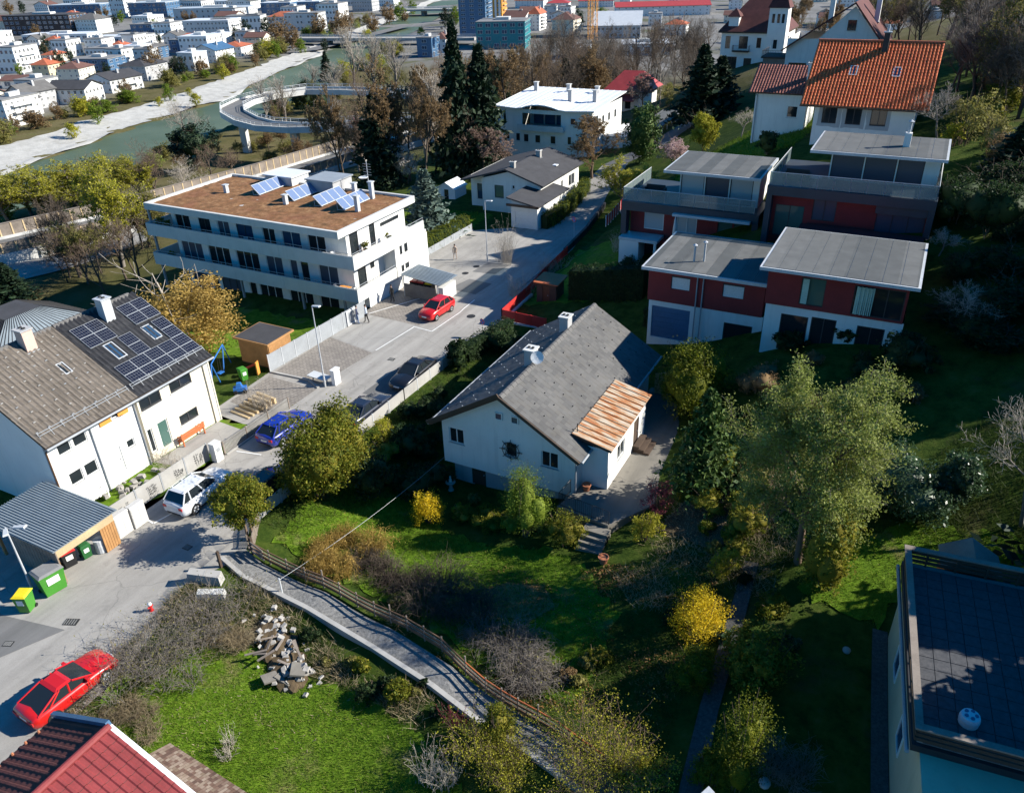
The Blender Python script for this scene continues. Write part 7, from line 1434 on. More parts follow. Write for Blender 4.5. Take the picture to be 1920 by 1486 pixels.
def hedge(name, lb, pts, wd, h, leaf, ls=.09, dens=260, seed=0, group=None):
    """clipped hedge: leaves over the faces of a box swept along pts, dark woody core inside"""
    rg = np.random.default_rng(seed); P0 = Vector((*pts[0], tz(*pts[0]))); o = thing(name, lb, 'hedge', P0); C = []; O = []; m = MB()
    for a, b in zip(pts, pts[1:]):
        a, b = np.array(a, float), np.array(b, float); L = np.linalg.norm(b-a); d = (b-a)/L; n = np.array([-d[1], d[0]]); N = int(dens*L*(2*h+wd)); s = rg.random(N)*L; u = rg.random(N)*(2*h+wd)
        off = np.where(u < h, -wd/2, np.where(u < h+wd, u-h-wd/2, wd/2)); zz = np.where(u < h, u, np.where(u < h+wd, h, 2*h+wd-u)); x = a[0]+d[0]*s+n[0]*off; y = a[1]+d[1]*s+n[1]*off
        nz = np.where((u >= h) & (u < h+wd), 1., 0.); sg = np.where(u < h, -1., np.where(u < h+wd, 0., 1.)); bump_ = .12*np.sin(s*3.1+off*2)+.1*np.sin(s*7.7+zz*5)+rg.normal(0,.06,N)
        ox, oy, oz = n[0]*sg, n[1]*sg, nz; z0 = tzs(x, y); C.append(np.stack([x+ox*bump_, y+oy*bump_, z0+zz+oz*bump_], 1)); O.append(np.stack([ox, oy, oz], 1))
        za, zb = tz(*a), tz(*b); k = wd/2-.18; m.hexa([(a[0]-n[0]*k,a[1]-n[1]*k,za-.1),(b[0]-n[0]*k,b[1]-n[1]*k,zb-.1),(b[0]+n[0]*k,b[1]+n[1]*k,zb-.1),(a[0]+n[0]*k,a[1]+n[1]*k,za-.1)], [(a[0]-n[0]*k,a[1]-n[1]*k,za+h-.2),(b[0]-n[0]*k,b[1]-n[1]*k,zb+h-.2),(b[0]+n[0]*k,b[1]+n[1]*k,zb+h-.2),(a[0]+n[0]*k,a[1]+n[1]*k,za+h-.2)], 'leaf_dark')
    bw(m, 'woody_core', o); link('foliage', leaf_mesh('foliage', np.concatenate(C), ls, leaf, seed, np.concatenate(O), .55), o, loc=rel(o)); return o
def inpoly(x, y, poly):
    c = np.zeros(len(x), bool); n = len(poly)
    for i in range(n):
        (x1, y1), (x2, y2) = poly[i], poly[(i+1) % n]; k = ((y1 > y) != (y2 > y)) & (x < (x2-x1)*(y-y1)/(y2-y1+1e-12)+x1); c ^= k
    return c
def grass(name, poly, dens, hgt, m, seed=0, w=.012, lean=.5, patchy=0., label=None):
    rg = np.random.default_rng(seed); P = np.array(poly); lo, hi = P.min(0), P.max(0); N = int(dens*(hi-lo).prod()); x = lo[0]+rg.random(N)*(hi[0]-lo[0]); y = lo[1]+rg.random(N)*(hi[1]-lo[1]); k = inpoly(x, y, poly)
    if patchy: k &= (np.sin(x*1.3+seed)+np.sin(y*1.7+x*.6)+np.sin(x*.5-y*.9+2)+rg.normal(0,.6,N)) > patchy
    x, y = x[k], y[k]; z = tzs(x, y)+.03; N = len(x); a = rg.random(N)*6.28; h = hgt*(.5+rg.random(N)); dx, dy = np.cos(a)*w, np.sin(a)*w; lx, ly = rg.normal(0,lean,N)*h, rg.normal(0,lean,N)*h
    V = np.stack([np.stack([x-dx,y-dy,z],1), np.stack([x+dx,y+dy,z],1), np.stack([x+dx*.3+lx,y+dy*.3+ly,z+h],1), np.stack([x-dx*.3+lx,y-dy*.3+ly,z+h],1)], 1)
    o = link(name, fast_mesh(name, V.reshape(-1,3), 4, [m]), kind='stuff')
    if label: o['label'] = label; o['category'] = 'grass'
    return o

PLANTS = [
('spring', -1.62, 33.59, 13.2, 7.7, 'leafy_tree', 'large tree with fresh pale green leaves right of the white house'),
('ivy', -0.23, 32.56, 5.6, 2.8, 'ivy_bush', 'ivy-covered leafy growth at the foot of the large pale green tree'),
('yew', -11.2, 47.2, 5.6, 5.3, 'evergreen_bush', 'round yellow-green evergreen bush behind the wooden partition'),
('fir', -7.82, 38.06, 7.2, 4.2, 'fir_tree', 'dark green fir beside the terrace of the white house'),
('gloss', 2.33, 39.02, 3.2, 5.9, 'laurel_bush', 'wide glossy laurel bush right of the large pale green tree'),
('gloss', 4.97, 39.85, 3.0, 2.8, 'laurel_bush', 'smaller glossy laurel bush under the bare tree at the right edge'),
('barepale', 7.98, 38.63, 7.7, 6.4, 'bare_tree', 'bare pale-barked tree reaching in from the right edge'),
('purple', -9.7, 35.82, 2.5, 2.2, 'purple_shrub', 'purple-leaved round shrub at the terrace edge'),
('limeshrub', -9.72, 33.62, 2.1, 2.1, 'lime_shrub', 'yellow-green shrub below the purple shrub'),
('limetall', -16.52, 32.3, 5.4, 3.4, 'leafy_shrub', 'bright green upright shrub in front of the white gable'),
('laurel', -13.95, 32.21, 2.5, 3.0, 'leafy_shrub', 'lower broad-leaved bush below the terrace railing'),
('laurel', -19.21, 32.53, 1.1, 2.6, 'leafy_shrub', 'loose green bush between forsythia and upright shrub'),
('forsythia', -22.9, 31.5, 2.7, 2.5, 'forsythia', 'small yellow forsythia by the basement door of the white house'),
('forsythia', -5.11, 27.58, 3.4, 3.2, 'forsythia', 'large yellow forsythia beside the garden path'),
('yewdark', -4.58, 25.05, 2.2, 2.5, 'hedge_shrub', 'dark green shrub below the large forsythia'),
('magnolia', -2.1, 26.12, 3.2, 3.8, 'broadleaf_bush', 'round broad-leaved bush right of the garden path'),
('yewdark', -1.56, 20.75, 5.3, 2.5, 'hedge_shrub', 'dense green hedge bush at the bottom right of the garden path'),
('yewdark', -2.46, 20.68, 1.6, 1.9, 'hedge_shrub', 'low green hedge bush beside the lamp head at the bottom edge'),
('drysheaf', 0.11, 22.2, 1.2, 2.9, 'dry_shrub', 'ring of dry grey stems with boulders in the shaded lawn'),
('laureltree', -29.93, 30.0, 6.0, 5.5, 'laurel_bush', 'large yellow-green laurel bush at the street fence'),
('laureltree', -29.34, 31.81, 6.8, 3.6, 'laurel_bush', 'tall right-hand bush grown into the large laurel at the fence'),
('topiary', -30.63, 24.44, 4.3, 3.8, 'clipped_tree', 'small clipped tree with two stems at the footpath gate'),
('limeshrub', -30.03, 37.16, 2.1, 2.3, 'leafy_shrub', 'small pale green shrub behind the dark parked car'),
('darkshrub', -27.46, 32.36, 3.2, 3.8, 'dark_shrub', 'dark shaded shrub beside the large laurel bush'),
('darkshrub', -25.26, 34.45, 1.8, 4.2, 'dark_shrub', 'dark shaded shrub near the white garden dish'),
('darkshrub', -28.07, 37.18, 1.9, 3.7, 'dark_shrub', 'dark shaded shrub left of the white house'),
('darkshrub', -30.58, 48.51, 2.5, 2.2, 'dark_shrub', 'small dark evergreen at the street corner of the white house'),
('darkshrub', -29.01, 52.49, 2.1, 4.3, 'dark_shrub', 'dark evergreen hedge bush behind the slate roof'),
('drygold', -25.07, 26.9, 2.3, 3.4, 'dry_shrub', 'golden brown dry shrub nearest to the forsythia'),
('drygold', -25.48, 24.86, 2.7, 2.7, 'dry_shrub', 'golden brown dry shrub nearest to the footpath fence'),
('bramble', -21.64, 26.24, 2.3, 3.5, 'bramble', 'dark bramble thicket right of the golden dry shrubs'),
('bramble', -16.97, 24.82, 2.5, 4.6, 'bramble', 'dark bramble thicket in the middle of the garden'),
('bramblegrey', -12.87, 23.41, 2.3, 4.5, 'bramble', 'pale grey tangled bramble thicket by the footpath'),
('bramblegrey', -11.32, 23.11, 1.4, 2.7, 'bramble', 'small grey tangle at the lower end of the footpath fence'),
('sprig', -7.24, 19.05, 2.8, 5.1, 'sprouting_shrub', 'large sprouting shrub at the bottom edge with long upright sprigs'),
('sprig', -10.19, 18.18, 1.8, 3.3, 'sprouting_shrub', 'sprouting shrub overhanging the lower footpath'),
('sprig', -5.04, 19.93, 1.4, 2.6, 'sprouting_shrub', 'sprouting shrub next to the lamp head at the bottom'),
('laurel', -11.32, 19.14, 2.2, 2.0, 'leafy_shrub', 'green shrub at the lower edge of the footpath wall'),
('barebush', -12.92, 16.35, 2.4, 2.0, 'bare_shrub', 'pale bare shrub on the lawn at the bottom edge'),
('barebush', -22.07, 13.79, 1.3, 1.3, 'bare_shrub', 'small dry shrub in the middle of the front lawn'),
('bareshrub', -29.57, 17.11, 2.1, 5.1, 'bare_shrub', 'wide bare grey shrub spreading over the street edge'),
('bareshrub', -27.98, 19.12, 2.0, 4.7, 'bare_shrub', 'bare grey shrub between hydrant and rubble heap'),
('bareshrub', -29.11, 14.44, 1.8, 4.3, 'bare_shrub', 'bare grey shrub over the red sports car'),
('bareshrub', -27.13, 15.72, 1.5, 3.6, 'bare_shrub', 'bare brown shrub left of the lawn'),
('tansheaf', -27.0, 13.02, 1.1, 2.7, 'dry_grass_clump', 'tan dry grass clump above the red metal roof'),
('tansheaf', -26.33, 18.35, 1.0, 2.4, 'dry_grass_clump', 'tan dry grass clump left of the rubble heap'),
('tansheaf', -28.43, 11.99, 0.8, 1.9, 'dry_grass_clump', 'tan dry grass clump beside the red sports car'),
('redstem', -13.63, 18.93, 1.8, 1.2, 'red_stemmed_shrub', 'small red-stemmed shrub at the lower lawn edge'),
('laurel', -16.76, 19.29, 1.2, 1.5, 'leafy_shrub', 'small leafy shrub at the foot of the retaining wall'),
('limeshrub', -5.01, 31.8, 1.8, 2.1, 'lime_shrub', 'bright green shrub in the shaded garden left of the large tree'),
('laurel', 0.08, 32.49, 2.1, 1.4, 'leafy_shrub', 'sapling shrub on the upper lawn'),
('laurel', -2.17, 30.44, 0.9, 2.1, 'leafy_shrub', 'low leafy shrub in the shade below the large tree'),
('goldtree', -52.3, 41.73, 7.9, 8.6, 'weeping_tree', 'golden brown weeping tree between solar roof and apartment block'),
('spruce', -90.55, 48.29, 4.7, 4.6, 'spruce_tree', 'small spruce at the left edge beside the black hipped roof'),
('willow', -87.55, 61.2, 14.2, 10.1, 'willow_tree', 'tall yellow-green tree in front of the timber noise barrier'),
('barebrown', -89.94, 56.64, 6.7, 7.9, 'bare_tree', 'bare dark tree below the noise barrier'),
('barebrown', -83.05, 59.26, 6.7, 6.5, 'bare_tree', 'bare brown tree left of the apartment block'),
('barebrown', -79.59, 52.42, 6.9, 6.7, 'bare_tree', 'bare brown tree behind the solar roof'),
('spruce', -72.68, 96.62, 13.3, 6.3, 'spruce_tree', 'tall dark spruce behind the apartment block'),
('bluespruce', -50.93, 75.83, 7.8, 5.3, 'spruce_tree', 'blue spruce right of the apartment block'),
('whiteblossom', -69.0, 98.44, 5.5, 4.8, 'blossom_tree', 'white blossoming tree behind the tall spruce'),
('pinktree', -59.1, 103.96, 7.4, 9.3, 'bare_tree', 'pinkish bare tree left of the curved white building'),
('orangetree', -41.9, 105.19, 8.9, 9.5, 'budding_tree', 'orange-brown budding tree in front of the curved building'),
('willow', -32.8, 92.54, 7.2, 7.4, 'willow_tree', 'yellow-green shrub tree behind the bungalow drive'),
('willow', -29.97, 91.21, 5.5, 5.2, 'willow_tree', 'yellow-green twiggy tree beside the pink magnolia'),
('cypress', -36.65, 111.19, 8.2, 4.8, 'cypress_tree', 'dense dark cypress beside the grey carport'),
('magnoliapink', -29.75, 103.54, 3.9, 4.5, 'magnolia_tree', 'pink magnolia behind the left roof terrace'),
('roundgreen', -25.42, 101.61, 5.3, 4.1, 'round_tree', 'round yellow-green tree above the left roof terrace'),
('roundgreen', -14.32, 97.51, 4.3, 3.2, 'round_tree', 'small green tree at the corner of the annex'),
('barepale', -20.78, 101.21, 3.8, 5.2, 'bare_tree', 'whitish bare fruit tree in the villa garden'),
('bush', -14.54, 83.8, 2.7, 2.4, 'dark_shrub', 'dark clipped bush in the villa garden'),
('spruce', -62.77, 103.35, 21.2, 5.7, 'spruce_tree', 'very tall dark spruce left of the curved building'),
('spruce', -60.7, 106.85, 17.8, 6.6, 'spruce_tree', 'second tall dark spruce right of the very tall one'),
('pine', -76.34, 139.26, 14.4, 7.8, 'pine_tree', 'dark pine in front of the teal building'),
('birch', -102.05, 205.14, 18.3, 11.9, 'birch_tree', 'bare pale birch left of the white metal roof'),
('birch', -100.34, 193.7, 16.9, 8.5, 'birch_tree', 'bare pale birch nearest to the dark pine'),
('barebrown', -71.01, 98.5, 18.7, 9.8, 'bare_tree', 'large rust-brown bare tree above the tall spruce'),
('barebrown', -64.72, 97.02, 14.7, 9.4, 'bare_tree', 'rust-brown bare tree left of the very tall spruce'),
('barebrown', -95.61, 123.86, 17.1, 10.3, 'bare_tree', 'brown bare tree right of the ramp'),
('barebrown', -62.07, 103.44, 10.8, 7.3, 'bare_tree', 'brown bare tree at the foot of the very tall spruce'),
('poplar', -164.43, 210.93, 21.1, 10.1, 'poplar_tree', 'bare grey poplar nearest to the far river bridge'),
('poplar', -152.42, 204.77, 19.6, 11.3, 'poplar_tree', 'bare grey poplar between ramp loop and small tower house'),
('poplar', -147.65, 209.21, 18.3, 9.8, 'poplar_tree', 'bare grey poplar next to the small tower house'),
('spruce', -91.62, 208.97, 12.9, 7.4, 'spruce_tree', 'slim green spruce behind the white metal roof'),
('pinktree', -49.62, 149.53, 7.0, 8.6, 'blossom_tree', 'pinkish weeping tree in front of the bright red hipped roof'),
('darkfir', -32.76, 126.52, 11.5, 7.1, 'fir_tree', 'dark fir left of the villa lane'),
('darkfir', -31.04, 130.81, 8.6, 5.9, 'fir_tree', 'dark fir beside the villa lane'),
('goldbush', -44.06, 147.42, 4.9, 4.4, 'budding_shrub', 'golden shrub right of the bright red hipped roof'),
('bush', -37.64, 150.0, 3.8, 5.8, 'dark_shrub', 'olive hedge bush at the villa gate'),
('barebrown', 0.63, 99.08, 7.0, 6.8, 'bare_tree', 'round brown bare tree right of the red tiled roof'),
('barepale', 0.49, 83.63, 5.5, 5.4, 'bare_tree', 'pale bare fruit tree beside the red-roofed house'),
('goldbush', 2.66, 83.02, 5.3, 5.3, 'budding_shrub', 'olive budding shrub on the hillside path'),
('forsythia2', 1.76, 82.7, 2.4, 2.9, 'yellow_shrub', 'yellow-green flowering shrub beside the pale fruit tree'),
('limetree', 6.05, 100.32, 7.0, 6.1, 'leafy_tree', 'bright green leafy tree at the upper right edge'),
('limetree', 4.09, 106.08, 4.8, 4.7, 'leafy_tree', 'green leafy tree on the hillside below the bare wood'),
('darkfir', 6.56, 75.55, 4.4, 3.9, 'fir_tree', 'dark evergreen at the right edge of the hillside'),
('darkshrub', 2.87, 68.23, 3.9, 5.7, 'dark_shrub', 'dark shaded shrub right of the upper red house'),
('darkshrub', 5.27, 65.51, 4.7, 4.7, 'dark_shrub', 'dark shaded shrub at the right edge beside the hillside lawn'),
('barepale', 2.28, 63.49, 2.4, 3.2, 'bare_shrub', 'pale bare shrub at the corner of the upper red house'),
('barepale', 4.25, 54.42, 3.7, 4.5, 'bare_shrub', 'pale bare shrub in the shade right of the lower red house'),
('darkshrub', 1.36, 50.36, 2.6, 4.4, 'dark_shrub', 'dark shaded shrub below the lower red house'),
('darkshrub', -2.33, 53.01, 1.2, 2.2, 'dark_shrub', 'dark shrub against the white base of the lower red house'),
('darkshrub', -5.87, 52.07, 1.6, 2.6, 'dark_shrub', 'dark shrub at the terrace door of the lower red house'),
('darkhedge', -23.18, 62.64, 3.0, 7.2, 'hedge', 'dark hedge between tool shed and red house garage'),
('darkhedge', -16.15, 58.26, 1.6, 3.9, 'hedge', 'dark hedge in front of the blue garage door'),
('barebush', -31.93, 63.51, 3.1, 3.1, 'bare_shrub', 'pale bare shrub beside the tool shed'),
('barebush', -33.11, 70.93, 2.0, 3.3, 'bare_shrub', 'purplish bare shrub at the red slatted fence'),
('barebush', -25.85, 73.27, 2.4, 2.4, 'bare_shrub', 'bare sapling in the red house garden'),
('barebush', -38.92, 71.33, 6.0, 3.5, 'bare_shrub', 'brown bare shrub by the hedge corner lamp'),
('barebush', -40.58, 36.49, 2.7, 2.4, 'bare_shrub', 'bare shrub at the sleeper steps'),
('barebush', -41.59, 28.15, 1.4, 3.2, 'bare_shrub', 'bare brown shrub behind the grey panel fence'),
('pine', -138.18, 119.92, 9.7, 10.8, 'pine_tree', 'dark green pine left of the ramp pillars'),
('willow', -141.65, 84.01, 9.9, 14.4, 'willow_tree', 'yellow-green riverside willow at the left edge'),
('willow', -136.14, 89.72, 10.1, 14.7, 'willow_tree', 'yellow-green riverside willow right of the left edge'),
('willow', -131.52, 95.28, 10.2, 11.9, 'willow_tree', 'yellow-green riverside willow nearest to the water'),
('barebrown', -127.3, 100.29, 12.2, 11.1, 'bare_tree', 'brown bare tree behind the apartment block corner'),
('birch', -120.46, 100.02, 8.2, 8.9, 'birch_tree', 'pale bare birch behind the sedum roof'),
('barepale', -147.53, 126.49, 15.2, 10.8, 'bare_tree', 'white bare tree standing against the river gravel'),
('barebrown', -126.08, 118.56, 6.6, 7.7, 'bare_tree', 'brown bare tree left of the ramp'),
('poplar', -154.0, 159.68, 13.2, 6.9, 'poplar_tree', 'tan bare poplar inside the ramp loop, left one'),
('poplar', -151.09, 163.56, 13.5, 8.4, 'poplar_tree', 'tan bare poplar inside the ramp loop, middle one'),
('pine', -157.74, 179.0, 9.1, 6.8, 'pine_tree', 'dark pine inside the ramp loop'),
('pine', -155.91, 183.79, 6.4, 6.1, 'pine_tree', 'second dark pine inside the ramp loop'),
('poplar', -156.14, 190.64, 13.2, 9.3, 'poplar_tree', 'tan bare poplar behind the ramp loop'),
('poplar', -168.3, 195.84, 11.5, 8.1, 'poplar_tree', 'tan bare poplar on the river bank behind the ramp'),
('spruce', -190.05, 228.96, 9.9, 4.6, 'spruce_tree', 'small dark spruce on the river bank'),
('barebrown', -104.66, 128.63, 4.7, 6.5, 'bare_tree', 'brown bare tree in front of the ramp road'),
('barebrown', -115.18, 127.69, 4.6, 6.7, 'bare_tree', 'brown bare tree below the ramp deck'),
('willow', -139.3, 78.36, 11.0, 12.1, 'willow_tree', 'yellow-green willow in the left corner above the noise barrier'),
('willow', -134.44, 83.59, 10.7, 11.3, 'willow_tree', 'yellow-green willow behind the noise barrier, second from the left edge'),
('willow', -129.54, 89.05, 10.3, 11.5, 'willow_tree', 'yellow-green willow behind the tall tree at the barrier'),
('willow', -126.79, 96.74, 9.7, 9.9, 'willow_tree', 'yellow-green willow behind the left corner of the sedum roof'),
('barebrown', -125.64, 112.23, 7.8, 8.5, 'bare_tree', 'brown bare tree behind the sedum roof left of the ramp pillar'),
('barebrown', -78.03, 100.45, 12.8, 8.5, 'bare_tree', 'brown bare tree left of the tall dark spruce'),
('barebrown', -69.5, 99.92, 16.0, 9.0, 'bare_tree', 'tall brown bare tree right of the tall dark spruce'),
('poplar', -72.77, 112.93, 14.9, 7.1, 'bare_tree', 'grey bare tree between the spruces'),
]
RAMPBUSH = [(-140.92, 143.2, 2.9), (-117.32, 131.99, 2.5), (-136.3, 130.06, 3.1), (-140.96, 139.67, 2.3), (-104.86, 121.3, 3.2), (-152.65, 129.68, 3.5), (-103.89, 127.45, 4.5), (-136.01, 139.88, 3.7), (-119.39, 126.44, 3.9), (-153.22, 124.62, 4.1), (-158.58, 136.7, 2.6), (-141.1, 129.21, 3.0), (-130.98, 141.81, 3.0), (-115.7, 127.2, 4.5), (-106.8, 134.14, 3.0), (-125.93, 129.53, 3.1), (-112.95, 136.76, 3.3), (-138.06, 116.36, 3.6), (-106.38, 137.35, 3.9), (-135.84, 144.67, 4.2), (-115.8, 141.21, 4.5), (-107.96, 125.16, 3.5), (-151.97, 138.56, 3.3), (-112.41, 136.32, 3.3)]
LEFTWOOD = [(-86.35, 65.89, 5.9), (-89.48, 65.93, 8.4), (-90.53, 57.28, 7.3), (-89.08, 66.77, 8.0), (-89.75, 54.83, 5.1), (-89.65, 64.65, 5.7), (-98.02, 58.74, 6.1), (-98.55, 61.33, 8.3), (-88.25, 67.37, 8.2), (-83.76, 58.45, 8.0), (-100.56, 61.59, 5.5), (-88.64, 58.73, 6.9), (-87.35, 55.79, 7.9), (-92.03, 66.57, 5.5), (-97.08, 61.06, 7.0), (-90.87, 55.94, 6.2), (-87.84, 56.2, 8.3), (-95.21, 59.21, 8.4), (-107.38, 67.99, 5.7), (-79.44, 57.03, 8.3)]
HILLWOOD = [(-6.48, 150.87, 8.3), (-9.05, 159.8, 8.3), (7.12, 94.4, 9.9), (-4.97, 141.12, 7.0), (5.92, 94.82, 10.1), (3.0, 98.98, 10.3), (6.93, 127.69, 9.2), (3.48, 107.48, 7.3), (-0.86, 141.29, 10.7), (6.45, 103.85, 7.9), (7.07, 102.51, 10.5), (6.19, 105.58, 8.4), (2.22, 111.84, 7.2), (-12.72, 169.36, 9.3), (8.69, 118.47, 8.4), (4.59, 115.35, 9.0), (7.32, 126.07, 6.8), (2.26, 122.82, 8.0), (6.79, 89.7, 9.8), (8.42, 131.07, 7.8), (7.76, 94.89, 8.3), (7.54, 100.43, 10.2), (-4.46, 138.37, 8.5), (7.99, 112.08, 6.5), (-11.07, 152.07, 10.0), (-12.06, 166.79, 7.3), (3.3, 128.03, 6.7), (8.82, 122.79, 8.9), (5.05, 110.64, 10.9), (-2.52, 150.42, 8.4), (5.94, 106.14, 6.6), (6.69, 123.95, 6.7), (7.35, 102.61, 11.0), (4.62, 107.2, 6.9), (6.84, 90.58, 8.0), (1.39, 102.77, 9.6), (8.24, 126.85, 10.9), (7.77, 98.57, 6.7), (7.19, 124.31, 10.9), (3.08, 136.43, 7.3), (2.97, 105.18, 9.9), (7.56, 118.22, 6.5), (7.79, 132.51, 10.4), (5.3, 92.79, 9.0), (6.78, 119.95, 9.5), (5.06, 107.87, 8.9), (-13.51, 173.02, 9.2), (2.01, 131.1, 8.1), (4.98, 105.76, 6.5), (6.04, 94.07, 6.9), (1.19, 115.29, 10.0), (-10.23, 156.29, 9.3), (6.75, 105.06, 8.5), (6.31, 95.63, 6.8), (6.83, 120.26, 7.9), (6.03, 109.34, 10.1), (-7.67, 148.33, 8.7), (6.96, 97.54, 6.5), (-0.67, 142.32, 7.6), (6.21, 112.22, 10.0), (8.12, 99.86, 9.5), (2.25, 117.98, 10.6), (5.3, 102.03, 8.5), (-9.49, 158.65, 7.1), (5.63, 122.74, 10.6), (7.74, 120.32, 9.4), (7.52, 93.23, 10.1), (5.64, 90.25, 7.2), (2.06, 108.97, 9.1), (7.4, 95.59, 10.9), (3.73, 98.11, 9.3), (5.96, 115.09, 10.7), (6.86, 97.84, 7.9), (6.99, 109.65, 8.3), (5.74, 116.28, 8.4), (-11.81, 151.89, 8.9), (3.9, 102.8, 8.1), (7.64, 100.27, 7.2), (7.97, 90.2, 9.2), (-4.62, 148.58, 7.7)]
BACKWOOD = [(-86.1, 207.19, 19.4), (-76.82, 277.12, 15.4), (-81.79, 207.16, 15.0), (-95.61, 235.93, 14.9), (-124.54, 276.62, 15.9), (-121.52, 274.06, 20.0), (-83.95, 211.14, 18.2), (-80.19, 242.59, 14.9), (-120.31, 262.6, 19.2), (-100.28, 246.33, 18.1), (-91.72, 246.03, 14.2), (-74.39, 291.95, 19.8), (-115.39, 265.23, 19.1), (-71.87, 270.05, 17.3), (-78.73, 225.59, 15.1), (-89.81, 277.86, 17.7), (-91.34, 285.19, 17.8), (-86.49, 212.71, 18.0), (-82.9, 211.09, 17.8), (-82.9, 215.66, 19.3), (-76.7, 241.58, 19.9), (-105.57, 276.24, 18.3), (-82.01, 238.37, 17.6), (-107.49, 262.85, 14.4), (-82.71, 278.83, 19.9), (-99.8, 209.15, 17.7), (-90.57, 287.57, 18.4), (-110.09, 235.47, 14.9), (-80.46, 212.39, 18.5), (-70.64, 263.97, 16.3), (-91.15, 285.6, 16.5), (-73.46, 250.32, 15.0), (-97.5, 206.42, 19.6), (-88.17, 219.72, 16.4), (-89.54, 229.87, 15.5), (-97.32, 284.35, 15.6), (-83.36, 209.41, 14.8), (-79.81, 282.9, 19.9), (-117.25, 271.77, 15.3), (-110.49, 248.04, 16.7)]

